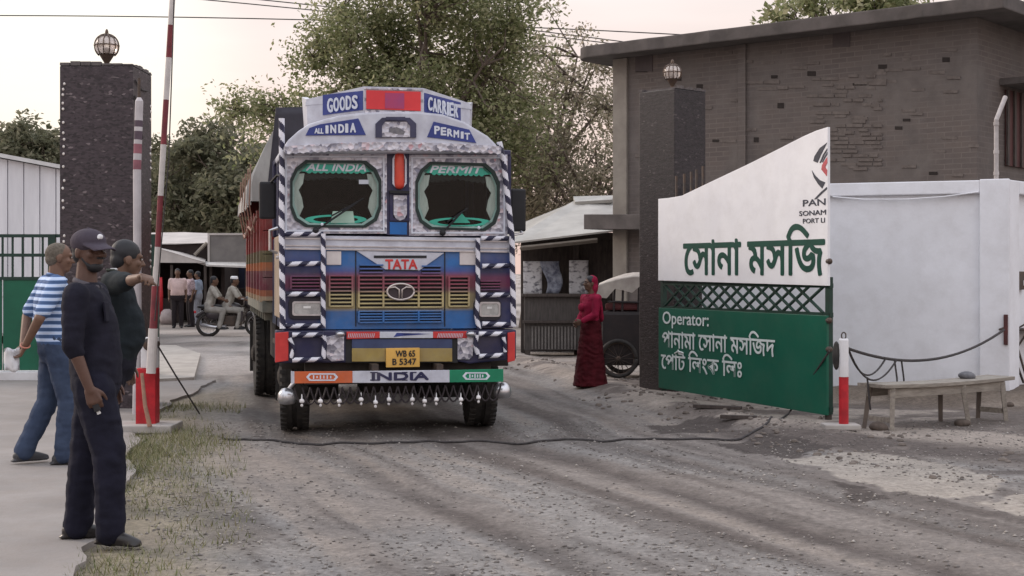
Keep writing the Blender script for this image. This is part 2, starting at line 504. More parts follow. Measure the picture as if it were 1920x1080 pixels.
def soil(x, y):
    """what the ground is made of: packed road, dark tracks, dry sand, verge earth"""
    w = x - lane_c(y) + 0.25 * (fbm(x * .4, y * .3, 3, 5) - .5)
    c = np.zeros(x.shape + (3,))
    road = np.array([0.228, 0.206, 0.190]); dark = np.array([0.095, 0.080, 0.074]); sand = np.array([0.325, 0.285, 0.25])
    verge = np.array([0.25, 0.222, 0.165]); grey = np.array([0.255, 0.245, 0.235])
    def mixc(c, col, m): return c * (1 - m[..., None]) + col * m[..., None]
    c = c + road
    c = mixc(c, grey, sstep(.45, .6, fbm(w * 1.6, y * .22, 3, 21)) * .8)
    st = fbm(w * 5, y * .35, 4, 9)
    c = mixc(c, dark, sstep(.54, .66, st) * .55)
    c = mixc(c, sand * .92, sstep(.46, .36, st) * .0 + sstep(.43, .33, st) * .55)
    for u0, wd, k in ((.92, .17, .75), (1.75, .13, .7), (.35, .10, .5), (-.92, .15, .45), (2.3, .1, .45)):
        c = mixc(c, dark, np.exp(-((w - u0 - .1 * (fbm(y * .5, x * 0 + u0, 2, 30) - .5)) / wd) ** 2) * k * (.75 + .8 * fbm(x * 3, y * 1.2, 3, 31)))
    # shade under and just ahead of the truck, painted into the soil colour
    truck_shade = np.exp(-((x + .95) / 1.3) ** 2 - ((y - 13.2) / 1.3) ** 2)
    c = mixc(c, dark, np.clip(truck_shade * 1.0 * fbm(x * 2, y * 2, 3, 40), 0, .6))
    d = x - sand_edge(y) + .45 * (fbm(x * .9, y * .9, 4, 12) - .5)
    sm = sstep(-.12, .25, d)
    c = mixc(c, sand, sm * sstep(10.6, 12.2, y + .7 * (fbm(x, y, 3, 44) - .5)))
    # damp brown earth between road and bench
    damp = sstep(.50, .60, fbm(x * 1.1, y * 1.6, 4, 50)) * sm
    c = mixc(c, dark * 1.15, damp * .8)
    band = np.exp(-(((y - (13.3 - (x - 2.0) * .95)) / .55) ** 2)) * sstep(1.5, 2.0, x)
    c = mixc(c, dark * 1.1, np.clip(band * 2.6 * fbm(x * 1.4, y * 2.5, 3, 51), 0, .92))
    wb = sstep(-1.6, -.3, y - (17.5 - (x - 2.2) * .382)) * sstep(2.8, 3.2, x)
    c = mixc(c, np.array([0.15, 0.122, 0.098]), wb * .85)
    # worn patches of old concrete showing through the dirt
    def inpoly(px):
        P = [G(*q) for q in px]; r = np.zeros(x.shape, bool)
        xx = x + .16 * (fbm(x * 3, y * 3, 4, 96) - .5); yy = y + .5 * (fbm(x * 2.2, y * 2.2, 4, 97) - .5)
        for (xa, ya), (xb, yb_) in zip(P, P[1:] + P[:1]):
            r ^= ((ya > yy) != (yb_ > yy)) & (xx < (xb - xa) * (yy - ya) / (yb_ - ya + 1e-9) + xa)
        return r.astype(float)
    old = np.array([.37, .335, .295])
    pm_ = np.maximum(inpoly([(1462, 856), (1600, 848), (1700, 856), (1790, 872), (1888, 903), (1850, 928), (1765, 934), (1660, 922), (1585, 897)]), inpoly([(1830, 938), (1925, 925), (1990, 960), (1925, 972)]))
    c = mixc(c, old, pm_ * (.75 + .3 * fbm(x * 4, y * 4, 3, 98)).clip(0, 1))
    wet = inpoly([(1215, 800), (1320, 792), (1385, 800), (1330, 812), (1240, 812)]) + inpoly([(1340, 832), (1440, 818), (1560, 838), (1480, 856), (1400, 850)]) + inpoly([(1560, 905), (1620, 915), (1680, 935), (1600, 935)])
    c = mixc(c, dark * .8, np.clip(wet, 0, 1) * .92)
    v = sstep(1.0, .1, x - apron_edge(y)) * (1 - sstep(16, 19, y))
    c = mixc(c, verge, v * (.4 + .8 * fbm(x * 2, y * 2, 3, 61)))
    far = sstep(18, 24, y)
    pale = np.array([0.40, 0.365, 0.34])
    c = mixc(c, pale, far * sstep(.35, .55, fbm(x * .35, y * .5, 4, 70)) * .9)
    f = .72 + .38 * fbm(x * 9, y * 9, 3, 80)
    return np.clip(c * f[..., None] * np.array([1.02, 1.0, .985]), 0, .6)
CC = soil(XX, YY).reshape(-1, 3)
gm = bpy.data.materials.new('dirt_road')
t, b = nodes_of(gm)
b.inputs['Roughness'].default_value = 0.95; b.inputs['Specular IOR Level'].default_value = 0.2
at = t.nodes.new('ShaderNodeAttribute'); at.attribute_name = 'soil'
tcn = t.nodes.new('ShaderNodeTexCoord')
n1 = t.nodes.new('ShaderNodeTexNoise'); n1.inputs['Scale'].default_value = 26; n1.inputs['Detail'].default_value = 8; n1.inputs['Roughness'].default_value = .7
t.links.new(tcn.outputs['Object'], n1.inputs[0])
vo = t.nodes.new('ShaderNodeTexVoronoi'); vo.inputs['Scale'].default_value = 34
t.links.new(tcn.outputs['Object'], vo.inputs[0])
m1 = t.nodes.new('ShaderNodeMapRange'); m1.inputs[1].default_value = .3; m1.inputs[2].default_value = .7; m1.inputs[3].default_value = .70; m1.inputs[4].default_value = 1.27
t.links.new(n1.outputs[0], m1.inputs[0])
sep2 = t.nodes.new('ShaderNodeSeparateColor'); t.links.new(vo.outputs['Color'], sep2.inputs[0])
m2 = t.nodes.new('ShaderNodeMapRange'); m2.inputs[3].default_value = .88; m2.inputs[4].default_value = 1.1
t.links.new(sep2.outputs[0], m2.inputs[0])
mm = t.nodes.new('ShaderNodeMath'); mm.operation = 'MULTIPLY'; t.links.new(m1.outputs[0], mm.inputs[0]); t.links.new(m2.outputs[0], mm.inputs[1])
vs1 = t.nodes.new('ShaderNodeVectorMath'); vs1.operation = 'SCALE'
t.links.new(at.outputs['Color'], vs1.inputs[0]); t.links.new(mm.outputs[0], vs1.inputs['Scale'])
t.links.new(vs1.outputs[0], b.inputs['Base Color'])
bp = t.nodes.new('ShaderNodeBump'); bp.inputs['Strength'].default_value = .7; bp.inputs['Distance'].default_value = .02
t.links.new(mm.outputs[0], bp.inputs['Height']); t.links.new(bp.outputs[0], b.inputs['Normal'])
ground = raw('ground', V, FQ, gm, smooth=True)
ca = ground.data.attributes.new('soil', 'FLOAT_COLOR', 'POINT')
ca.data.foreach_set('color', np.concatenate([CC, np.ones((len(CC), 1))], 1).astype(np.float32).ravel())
tag(ground, kind='structure')

# concrete apron on the left, broken edge
m_apron = M('apron_concrete', (0.285, 0.26, 0.243), (0.22, 0.20, 0.186), scale=1.3, rough=.9, bump=.2, bscale=40, detail=8, dust=.5)
pts = []
for y in np.arange(3.0, 19.6, .12):
    pts.append((float(apron_edge(y)) - .05 + .22 * (float(fbm(np.array([y * 1.7]), np.array([3.0]), 4, 90)[0]) - .5), float(y)))
MB().prismz(pts + [(-30, 19.6), (-30, 3.0)], -.05, 0.012).build('pavement', m_apron, bevel=0)
tag(bpy.data.objects['pavement'], kind='structure')
m_patch = M('patch_concrete', (.43, .39, .345), (.30, .27, .24), scale=2.5, rough=.95, bump=.2, bscale=40, detail=8)
# raised slab of the culvert behind the barrier
sl_ = [G(282, 718), G(364, 714), G(376, 668), G(330, 652), G(268, 652)]
tag(MB().prismz(sl_, -.1, .05).build('culvert_slab', m_patch), kind='structure')

# loose stones on the road: nobody could count them
def stones(n, name, smin, smax, dens, mats_):
    P = []
    while len(P) < n:
        y = rng.uniform(5.2, 19, 4000) if dens != 'near' else 5.2 + 9 * rng.random(4000) ** 1.6
        x = rng.uniform(-4.5, 6.5, 4000)
        ok = (x > apron_edge(y) - .1) & (np.abs(x) < y * .37 + .3)
        w = x - lane_c(y)
        pr = .12 + .9 * sstep(.42, .62, fbm(w * 1.6, y * .22, 3, 21)) + .5 * sstep(.5, .7, fbm(x * 1.5, y * 1.5, 3, 33))
        ok &= rng.random(4000) < pr
        P += list(zip(x[ok], y[ok]))
    P = np.array(P[:n]); z = height(P[:, 0], P[:, 1])
    base = np.array([[1, 0, 0], [0, 1, 0], [-1, 0, 0], [0, -1, 0], [.2, .1, .75], [0, 0, -.5]], float)
    f0 = np.array([[0, 1, 4], [1, 2, 4], [2, 3, 4], [3, 0, 4], [1, 0, 5], [2, 1, 5], [3, 2, 5], [0, 3, 5]])
    sz = smin + (smax - smin) * rng.random(n) ** 2.6
    a = rng.uniform(0, 6.28, n); st = rng.uniform(.55, 1.1, (n, 3)) * np.array([1, 1, .75])
    v = base[None] * (1 + .3 * (rng.random((n, 6, 1)) - .5)) * st[:, None] * sz[:, None, None]
    ca_, sa_ = np.cos(a)[:, None], np.sin(a)[:, None]
    v2 = np.stack([v[..., 0] * ca_ - v[..., 1] * sa_, v[..., 0] * sa_ + v[..., 1] * ca_, v[..., 2]], -1)
    v2 += np.stack([P[:, 0], P[:, 1], z + sz * .12], -1)[:, None]
    f = (f0[None] + 6 * np.arange(n)[:, None, None]).reshape(-1, 3)
    o = raw(name, v2.reshape(-1, 3), f, mats_)
    tag(o, 'grey and brown loose stones scattered over the dirt road', 'gravel', kind='stuff'); return o
m_st = bpy.data.materials.new('stone')
t, b = nodes_of(m_st); b.inputs['Roughness'].default_value = .9
ge = t.nodes.new('ShaderNodeNewGeometry'); rp = t.nodes.new('ShaderNodeValToRGB')
rp.color_ramp.elements[0].color = (.11, .098, .09, 1); rp.color_ramp.elements[1].color = (.36, .33, .30, 1)
e = rp.color_ramp.elements.new(.6); e.color = (.205, .185, .17, 1)
t.links.new(ge.outputs['Random Per Island'], rp.inputs[0]); t.links.new(rp.outputs[0], b.inputs['Base Color'])
stones(16000, 'gravel', .004, .021, 'near', m_st)

def clods(n):
    P = []
    while len(P) < n:
        y = rng.uniform(9.5, 23, 3000); x = sand_edge(y) + rng.uniform(-.35, 1.5, 3000)
        ok = (fbm(x * 1.8, y * 1.8, 3, 101) > .52) & (x < y * .36)
        P += list(zip(x[ok], y[ok]))
    P = np.array(P[:n]); z = height(P[:, 0], P[:, 1]); mb = MB()
    for (x, y), zz_ in zip(P, z):
        s_ = .008 + .028 * random.random() ** 3; r_ = Matrix.Rotation(random.uniform(0, 6.28), 3, 'Z')
        mb.ell((x, y, zz_ + s_ * .15), (s_ * random.uniform(.8, 1.6), s_ * random.uniform(.7, 1.2), s_ * random.uniform(.5, .8)), 6, 4, R=r_)
    tag(mb.build('clods', M('clod', (.19, .16, .138), (.10, .083, .072), scale=3, rough=.95)), 'dark lumps of earth strewn over the sandy bank on the right', 'earth', kind='stuff')
clods(650)
# grass on the verge
def leafmat(name, cols, trans=.25, rough=.6):
    m = bpy.data.materials.new(name); t, b = nodes_of(m)
    b.inputs['Roughness'].default_value = rough; b.inputs['Specular IOR Level'].default_value = .25
    ge = t.nodes.new('ShaderNodeNewGeometry'); rp = t.nodes.new('ShaderNodeValToRGB')
    cr = rp.color_ramp
    cr.elements[0].color = (*cols[0], 1); cr.elements[-1].color = (*cols[-1], 1)
    for i, c in enumerate(cols[1:-1]):
        e = cr.elements.new((i + 1) / (len(cols) - 1)); e.color = (*c, 1)
    t.links.new(ge.outputs['Random Per Island'], rp.inputs[0]); t.links.new(rp.outputs[0], b.inputs['Base Color'])
    if trans:
        tr = t.nodes.new('ShaderNodeBsdfTranslucent'); t.links.new(rp.outputs[0], tr.inputs[0])
        ms = t.nodes.new('ShaderNodeMixShader'); ms.inputs[0].default_value = trans
        o = t.nodes['Material Output']
        t.links.new(b.outputs[0], ms.inputs[1]); t.links.new(tr.outputs[0], ms.inputs[2]); t.links.new(ms.outputs[0], o.inputs[0])
    return m
m_grass = leafmat('grass', [(.07, .09, .028), (.13, .14, .055), (.20, .19, .095), (.27, .24, .145)], .2)
def grass(n):
    P = []
    while len(P) < n:
        y = 5.2 + 11 * rng.random(5000); e = apron_edge(y)
        x = e - .1 + .95 * rng.random(5000) ** 1.5
        pr = sstep(.42, .62, fbm(x * 2.2, y * 1.6, 3, 61)) * .9
        g1 = np.exp(-((x + 3.0) / .45) ** 2 - ((y - 11.7) / 1.3) ** 2); g2 = np.exp(-((x + 1.9) / .3) ** 2 - ((y - 7.0) / .8) ** 2)
        pr = np.clip(pr * .45 + g1 * 1.2 + g2 * .5, 0, 1)
        ok = rng.random(5000) < pr
        P += list(zip(x[ok], y[ok]))
    P = np.array(P[:n]); z = height(P[:, 0], P[:, 1])
    a = rng.uniform(0, 6.28, n); L = rng.uniform(.015, .06, n) * (1 + .5 * (P[:, 1] > 10.5)); wd = rng.uniform(.002, .005, n)
    lean = rng.uniform(.2, 1.6, n) * L
    dx, dy = np.cos(a), np.sin(a)
    p0 = np.stack([P[:, 0] - dy * wd, P[:, 1] + dx * wd, z - .005], 1); p1 = np.stack([P[:, 0] + dy * wd, P[:, 1] - dx * wd, z - .005], 1)
    p2 = np.stack([P[:, 0] + dx * lean, P[:, 1] + dy * lean, z + L], 1)
    v = np.stack([p0, p1, p2], 1).reshape(-1, 3); f = np.arange(3 * n).reshape(-1, 3)
    tag(raw('grass', v, f, m_grass), 'short dry grass along the edge of the concrete', 'grass', kind='stuff')
grass(6500)

# ------------------------------------------------------------------ gate pillars
def tile_mat(k):
  m_tile = bpy.data.materials.new('pillar_tile')
  t, b = nodes_of(m_tile); b.inputs['Roughness'].default_value = .55
  tcn = t.nodes.new('ShaderNodeTexCoord')
  br = t.nodes.new('ShaderNodeTexVoronoi'); br.inputs['Scale'].default_value = 26; br.inputs['Randomness'].default_value = .9
  mpn = t.nodes.new('ShaderNodeMapping'); mpn.inputs['Scale'].default_value = (1, 1, 2.2)
  t.links.new(tcn.outputs['Object'], mpn.inputs[0]); t.links.new(mpn.outputs[0], br.inputs[0])
  sp = t.nodes.new('ShaderNodeSeparateColor'); t.links.new(br.outputs['Color'], sp.inputs[0])
  rp = t.nodes.new('ShaderNodeValToRGB'); cr = rp.color_ramp
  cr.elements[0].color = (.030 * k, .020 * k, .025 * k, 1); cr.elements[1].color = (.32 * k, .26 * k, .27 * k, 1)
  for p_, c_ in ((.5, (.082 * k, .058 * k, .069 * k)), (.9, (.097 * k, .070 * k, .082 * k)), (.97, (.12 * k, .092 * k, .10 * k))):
      e = cr.elements.new(p_); e.color = (*c_, 1)
  t.links.new(sp.outputs[0], rp.inputs[0]); t.links.new(rp.outputs[0], b.inputs['Base Color'])
  bp = t.nodes.new('ShaderNodeBump'); bp.inputs['Strength'].default_value = .9; bp.inputs['Distance'].default_value = .02
  t.links.new(sp.outputs[1], bp.inputs['Height']); t.links.new(bp.outputs[0], b.inputs['Normal'])
  return m_tile
m_cap = M('pillar_cap', (.13, .115, .11), (.08, .068, .07), scale=8, rough=.9, bump=.3)
m_led = M('small_bulb', (.78, .74, .70), (.6, .55, .52), rough=.3)
m_globe = bpy.data.materials.new('lamp_glass'); t, b = nodes_of(m_globe)
b.inputs['Base Color'].default_value = (.95, .86, .80, 1); b.inputs['Roughness'].default_value = .25; b.inputs['Transmission Weight'].default_value = .55
m_brass = M('lamp_metal', (.075, .05, .042), (.12, .085, .06), scale=20, rough=.5, metal=.4)
def pillar(loc, rz, sx, sy, h, label, lamplabel, globe_r, leds, tk_=.56):
    m_tile = tile_mat(tk_)
    p = thing('gate_pillar', label, 'pillar', loc, rz)
    mb = MB(); mb.box((0, sy / 2, h / 2 - .1), (sx, sy, h + .2))
    # uneven edges of the stone cladding
    mb.build('stone_cladding', m_tile, p, bevel=.012)
    mb = MB()
    for i in range(7):
        for s_, y_ in ((0, .02), (1, sy - .02)):
            w_ = sx / 7; hh = random.uniform(.008, .05)
            mb.box((-sx / 2 + w_ * (i + .5), y_, h + hh / 2 + .003), (w_ * .92, .05, hh))
    for i in range(6):
        w_ = sy / 6; hh = random.uniform(.01, .05)
        mb.box((sx / 2 - .02, w_ * (i + .5), h + hh / 2 + .002), (.05, w_ * .9, hh))
    mb.box((0, sy / 2, h + .014), (sx * .8, sy * .8, .028))
    mb.build('cap_stones', m_cap, p)
    if leds:
        mb = MB()
        for i in range(26):
            if random.random() < .3: continue
            z = h - .18 - i * .075 + random.uniform(-.02, .02)
            mb.ell((-sx / 2 + .045 + random.uniform(-.01, .01), -.006, z), (.014, .012, .016), 8, 6)
            if random.random() < .8: mb.ell((sx / 2 + .006, sy - .07 + random.uniform(-.015, .015), z - .1), (.012, .018, .018), 8, 6)
        mb.build('light_string', m_led, p)
        mb = MB().tube([(sx / 2 + .012, .05, h - .15), (sx / 2 + .015, .3, h - .22), (sx / 2 + .012, sy - .2, h - .2)], .008, 6)
        mb.tube([(sx / 2 + .012, .03, h - .32), (sx / 2 + .015, .35, h - .75)], .009, 6)
        mb.build('wire', MT['rope'], p)
    l = thing('pillar_lamp', lamplabel, 'lamp', (loc[0] - math.sin(rz) * sy / 2, loc[1] + math.cos(rz) * sy / 2, h + .028))
    g = globe_r
    MB().lathe([(.045, 0), (.05, .015), (.02, .03), (.022, .05), (g * .62, .05 + g * .75), (g * .66, .05 + g * .8), (g * .3, .05 + g * .82)], seg=16).build('base', m_brass, l, smooth=False)
    cz = .05 + g * 1.45
    MB().ell((0, 0, cz), (g * .93, g * .93, g * .93), 20, 14).build('globe', m_globe, l, smooth=True)
    mb = MB()
    for k in range(6):
        a = math.pi * k / 6
        mb.tube([(g * math.sin(u) * math.cos(a), g * math.sin(u) * math.sin(a), cz + g * math.cos(u)) for u in np.linspace(-2.45, 2.45, 25)], g * .045, 6)
    for zz in (.05, .75):
        r_ = math.sqrt(1 - zz * zz) * g
        mb.tube([(r_ * math.cos(u), r_ * math.sin(u), cz + zz * g) for u in np.linspace(0, 6.2832, 25)], g * .045, 6)
    mb.ell((0, 0, cz + g * 1.08), (.02, .02, .045), 8, 6)
    mb.build('cage', m_brass, l, smooth=True)
    MB().tube([(0, 0, .05 + g * .7), (0, 0, cz - g * .1)], .018, 8).build('bulb_holder', m_brass, l)
pillar((-4.475, 15.5, 0), 0.0, .79, .8, 3.70, 'tall dark stone-clad gate pillar beside the white shed, behind the guards', 'globe lamp on the pillar at the left, against the pink sky', .135, True)
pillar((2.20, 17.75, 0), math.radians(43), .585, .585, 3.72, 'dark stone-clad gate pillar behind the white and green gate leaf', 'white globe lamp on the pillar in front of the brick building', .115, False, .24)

# ------------------------------------------------------------------ green side gate on the left
m_green = M('gate_green', (.006, .115, .062), (.004, .085, .047), scale=2, rough=.45)
m_dgreen = M('gate_dark_green', (.012, .045, .032), (.01, .03, .022), rough=.5)
gs = thing('side_gate', 'dark green sheet metal gate with pickets on top, behind the striped shirt man', 'gate', (-4.95, 20.1, 0))
mb = MB()
for i in range(7): mb.box((-.36 - i * .72, 0, .74), (.70, .03, 1.26))
mb.build('sheet_panel', m_green, gs, bevel=.006)
mb = MB()
for i in range(36): mb.box((-.06 - i * .14, 0, 1.70), (.026, .022, .60))
for z in (1.39, 1.715, 1.985): mb.box((-2.5, .0, z), (5.0, .05, .045))
mb.build('picket_rail', m_dgreen, gs)
for i in range(4): MB().box((-.02 - i * 1.44, -.03, 1.0), (.10, .06, 1.98)).build('frame_post', m_dgreen, gs)
tag(MB().box((-7.45, 20.05, .03), (5.0, .3, .14)).build('kerb', MT['white'], bevel=.01), kind='structure')

# ------------------------------------------------------------------ gate leaf with the operator's sign
hx, hy = (1234 - CX) / F * 17.1, 17.1
ex, ey = (1551 - CX) / F * 14.2, 14.2
LA = math.atan2(ey - hy, ex - hx); LV = VP(hx, hy, LA)
lf = thing('gate_leaf', 'open gate leaf with sloping white sign top and dark green lower sheet', 'gate', (hx, hy, 0), LA)
m_sign = M('sign_white', (.80, .80, .82), (.73, .73, .76), scale=1.5, rough=.45, dust=.14)
m_bottle = M('sheet_green', (.006, .112, .068), (.005, .092, .056), scale=1.2, rough=.4, dust=.06)
top = [(1234, 373), (1255, 371), (1278, 367), (1330, 342), (1400, 309), (1460, 279), (1505, 256), (1530, 245), (1552, 238), (1552, 536), (1234, 526)]
MB().prism(LV.poly(top), 0, .03).build('sign_panel', m_sign, lf, bevel=.004)
MB().prism(LV.poly([(1234, 577), (1549, 592), (1549, 779), (1234, 727)]), .005, .035).build('lower_sheet', m_bottle, lf, bevel=.004)
mb = MB()
xl, xr = LV(1234, 550)[0], LV(1550, 560)[0]
for x in (xl + .03, xr - .04): mb.box((x, .06, .75), (.06, .05, 1.36))
mb.box(((xl + xr) / 2, .06, 1.345), (xr - xl, .045, .045)); mb.box(((xl + xr) / 2, .06, 1.055), (xr - xl, .045, .045)); mb.box(((xl + xr) / 2, .06, .12), (xr - xl, .045, .05))
mb.build('frame', m_dgreen, lf)
mb = MB()
n = 13; z0, z1 = 1.07, 1.335
for i in range(-1, n):
    x0 = xl + .05 + (xr - xl - .14) * i / n; dx = (xr - xl - .14) / n * 1.9
    for a, c in (((x0, z0), (x0 + dx, z1)), ((x0 + dx, z0), (x0, z1))):
        if min(a[0], c[0]) < xl or max(a[0], c[0]) > xr - .05: continue
        mb.tube([(a[0], .05, a[1]), (c[0], .05, c[1])], .018, 6)
mb.build('lattice', m_dgreen, lf)
for i, (x, y) in enumerate(((1268, 330), (1283, 326), (1296, 322), (1306, 318), (1318, 312))):
    u, z = LV(x, y, .06)
    MB().box((u, .06, (z + 1.36) / 2), (.022, .022, z - 1.36)).build('picket', MT['darkmetal'], lf)
for y in (490, 601, 655):
    u, z = LV(1553, y, .02)
    MB().lathe([(.02, -.02), (.03, 0), (.03, .03), (.012, .05)], (u, .02, z), 'x', 10).build('latch', MT['darkmetal'], lf)
MB().lathe([(.035, 0), (.035, .1)], (xr - .05, .06, 0.0), 'z', 12).build('roller', MT['darkmetal'], lf)
# writing
m_let = M('letter_green', (.004, .065, .045), (.003, .05, .035), rough=.4)
m_letw = M('letter_white', (.72, .78, .76), (.62, .68, .66), rough=.5)
m_letn = M('letter_dark', (.03, .035, .055), (.02, .025, .04), rough=.5)
def gate_text(body, x0, y0, x1, y1, mat, bold, split=None):
    return text('lettering', body, pbox(LV, x0, y0, x1, y1), -.001, mat, lf, bold=bold * 2.2)
def gate_line(body, x0, x1, z0, z1, mat, bold):
    text('lettering', body, (LV(x0, 600)[0], LV(x1, 600)[0], z0, z1), -.001, mat, lf, bold=bold)
gate_line('\u09c7\u09b8\u09be\u09a8\u09be \u09ae\u09b8\u09bf\u099c', 1282, 1546, 1.45, 1.96, m_let, .021)
gate_line('Operator:', 1243, 1329, .825, 1.015, m_letw, .010)
gate_line('\u09aa\u09be\u09a8\u09be\u09ae\u09be \u09c7\u09b8\u09be\u09a8\u09be \u09ae\u09b8\u09bf\u099c\u09a6', 1242, 1453, .595, .85, m_letw, .010)
gate_line('\u09c7\u09aa\u09be\u099f \u09bf\u09b2\u0982\u0995 \u09bf\u09b2\u0983', 1240, 1391, .33, .58, m_letw, .010)
zr = .534
MB().tube([(LV(1266, 600)[0], -.006, zr), (LV(1272, 600)[0], -.006, zr + .028), (LV(1282, 600)[0], -.006, zr + .012)], .010, 6).build('lettering', m_letw, lf)
gate_text('PAN', 1506, 372, 1548, 387, m_letn, .01)
gate_text('SONAM', 1499, 393, 1549, 405, m_letn, .01)
gate_text('PORT LI', 1506, 408, 1547, 419, m_letn, .004)
def lz(pts): return LV.poly([(1460 + x / 3.484, 230 + y / 3.484) for x, y in pts])
mb = MB()
for pl in ([(318, 130), (270, 165), (235, 220), (228, 250), (255, 262), (275, 215), (300, 165)], [(318, 168), (292, 205), (268, 262), (276, 264), (300, 212), (319, 180)], [(320, 190), (300, 222), (284, 258), (290, 260), (306, 228), (320, 206)],
           [(218, 312), (230, 355), (258, 400), (285, 430), (305, 390), (270, 375), (240, 345)], [(315, 420), (275, 455), (232, 500), (246, 500), (285, 462), (317, 434)]):
    mb.prism(lz(pl), -.004, .0)
mb.build('emblem', m_letn, lf)
MB().prism(lz([(318, 225), (285, 275), (280, 305), (315, 350), (318, 310), (305, 290), (319, 262)]), -.004, .0).build('emblem', M('emblem_red', srgb(190, 90, 95)), lf)

# ------------------------------------------------------------------ white boundary wall
wx0, wy0, wx1, wy1 = 2.30, 17.50, 5.60, 16.2
WA = math.atan2(wy1 - wy0, wx1 - wx0); WV = VP(wx0, wy0, WA); WL = math.hypot(wx1 - wx0, wy1 - wy0)
m_wall = M('whitewash', (.77, .78, .82), (.69, .695, .725), scale=1.1, rough=.85, bump=.06, bscale=25, detail=7, dust=.16)
bw = thing('boundary_wall', 'whitewashed boundary wall with moulded top behind the wooden bench', 'wall', (wx0, wy0, 0), WA)
px_ = WV(1837, 500)[0]
MB().box((px_ / 2, .14, 1.12), (px_, .2, 2.5)).build('wall_panel', m_wall, bw)
MB().box((px_ / 2, .11, 2.445), (px_, .26, .15), 0).build('coping', m_wall, bw, bevel=.012)
MB().box(((px_ + WL) / 2, .12, 1.15), (WL - px_, .30, 2.76)).build('pier', m_wall, bw, bevel=.012)
MB().tube([(u, -.03, z) for u, z in (WV(1562, 369), WV(1620, 374), WV(1700, 374), WV(1770, 369), WV(1835, 360))], .008, 6).build('cable', m_wall, bw)
A2 = WA + math.radians(72)
w2 = thing('boundary_wall', 'return of the whitewashed wall at the right edge, carrying the switch box', 'wall', (wx1, wy1, 0), A2)
V2 = VP(wx1, wy1, A2)
MB().box((1.7, .19, 1.12), (2.8, .2, 2.5)).build('wall_panel', m_wall, w2)
MB().box((1.7, .13, 2.445), (2.8, .26, .15)).build('coping', m_wall, w2, bevel=.012)
MB().box((.155, .15, 1.15), (.29, .30, 2.74)).build('pier', m_wall, w2, bevel=.012)
u, z = V2(1909, 526, .08)
sb = thing('switch_box', 'small dark switch box fixed to the white wall at the right edge', 'switch box', (*(V2.o + V2.u * u + V2.n * .08), z), A2)
MB().box((0, -.02, 0), (.28, .06, .21)).build('housing', MT['darkmetal'], sb, bevel=.008)
MB().box((.05, -.058, -.03), (.05, .02, .06)).build('switch', MT['white'], sb, bevel=.004)

# ------------------------------------------------------------------ brick building behind
BA = math.atan2(-4.0, 4.77); BV = VP(1.69, 24.0, BA); BL = BV(1832, 300)[0]
m_bw = bpy.data.materials.new('rough_brickwork'); t, b = nodes_of(m_bw); b.inputs['Roughness'].default_value = .95; b.inputs['Specular IOR Level'].default_value = .15
tcn = t.nodes.new('ShaderNodeTexCoord'); sx_ = t.nodes.new('ShaderNodeSeparateXYZ'); t.links.new(tcn.outputs['Object'], sx_.inputs[0])
av = t.nodes.new('ShaderNodeMath'); av.operation = 'ADD'; t.links.new(sx_.outputs[0], av.inputs[0]); t.links.new(sx_.outputs[1], av.inputs[1])
cx_ = t.nodes.new('ShaderNodeCombineXYZ'); t.links.new(av.outputs[0], cx_.inputs[0]); t.links.new(sx_.outputs[2], cx_.inputs[1])
bk = t.nodes.new('ShaderNodeTexBrick'); bk.inputs['Scale'].default_value = 4.0; bk.inputs['Row Height'].default_value = .30; bk.inputs['Brick Width'].default_value = 1.0
bk.inputs['Mortar Size'].default_value = .03; bk.inputs['Color1'].default_value = (.128, .108, .099, 1); bk.inputs['Color2'].default_value = (.105, .09, .085, 1); bk.inputs['Mortar'].default_value = (.145, .126, .117, 1)
t.links.new(cx_.outputs[0], bk.inputs['Vector'])
nz2 = t.nodes.new('ShaderNodeTexNoise'); nz2.inputs['Scale'].default_value = .9; nz2.inputs['Detail'].default_value = 7; nz2.inputs['Roughness'].default_value = .65
t.links.new(tcn.outputs['Object'], nz2.inputs[0])
mr2 = t.nodes.new('ShaderNodeMapRange'); mr2.inputs[1].default_value = .42; mr2.inputs[2].default_value = .6; t.links.new(nz2.outputs[0], mr2.inputs[0])
nz3 = t.nodes.new('ShaderNodeTexNoise'); nz3.inputs['Scale'].default_value = 3.5; nz3.inputs['Detail'].default_value = 8
t.links.new(tcn.outputs['Object'], nz3.inputs[0])
rp3 = t.nodes.new('ShaderNodeValToRGB'); rp3.color_ramp.elements[0].position = .3; rp3.color_ramp.elements[0].color = (.103, .091, .086, 1); rp3.color_ramp.elements[1].position = .7; rp3.color_ramp.elements[1].color = (.146, .130, .122, 1)
t.links.new(nz3.outputs[0], rp3.inputs[0])
x3 = t.nodes.new('ShaderNodeMix'); x3.data_type = 'RGBA'; t.links.new(mr2.outputs[0], x3.inputs[0]); t.links.new(bk.outputs[0], x3.inputs[6]); t.links.new(rp3.outputs[0], x3.inputs[7])
t.links.new(x3.outputs[2], b.inputs['Base Color'])
bp = t.nodes.new('ShaderNodeBump'); bp.inputs['Strength'].default_value = .5; bp.inputs['Distance'].default_value = .03; t.links.new(nz3.outputs[0], bp.inputs['Height']); t.links.new(bp.outputs[0], b.inputs['Normal'])
m_col_lit = M('column_lit', (.25, .23, .20), (.19, .17, .15), scale=3, rough=.95, bump=.2)  # light from the left is put into the column's paler colour
m_slab = M('roof_concrete', (.12, .105, .10), (.07, .062, .058), scale=2.5, rough=.95, bump=.3, detail=8)
m_hole_shade = M('hole_shade', (.03, .024, .022), rough=1)
m_brk = M('bare_brick', (.145, .125, .114), (.10, .084, .077), scale=7, rough=.95, bump=.3)
bb = thing('brick_building', 'unplastered brown brick building with a flat concrete roof behind the gate', 'building', (1.69, 24.0, 0), BA)
ZT = 5.02
wallmb = MB().box((BL / 2, 4.0, ZT / 2), (BL, 8.0, ZT))
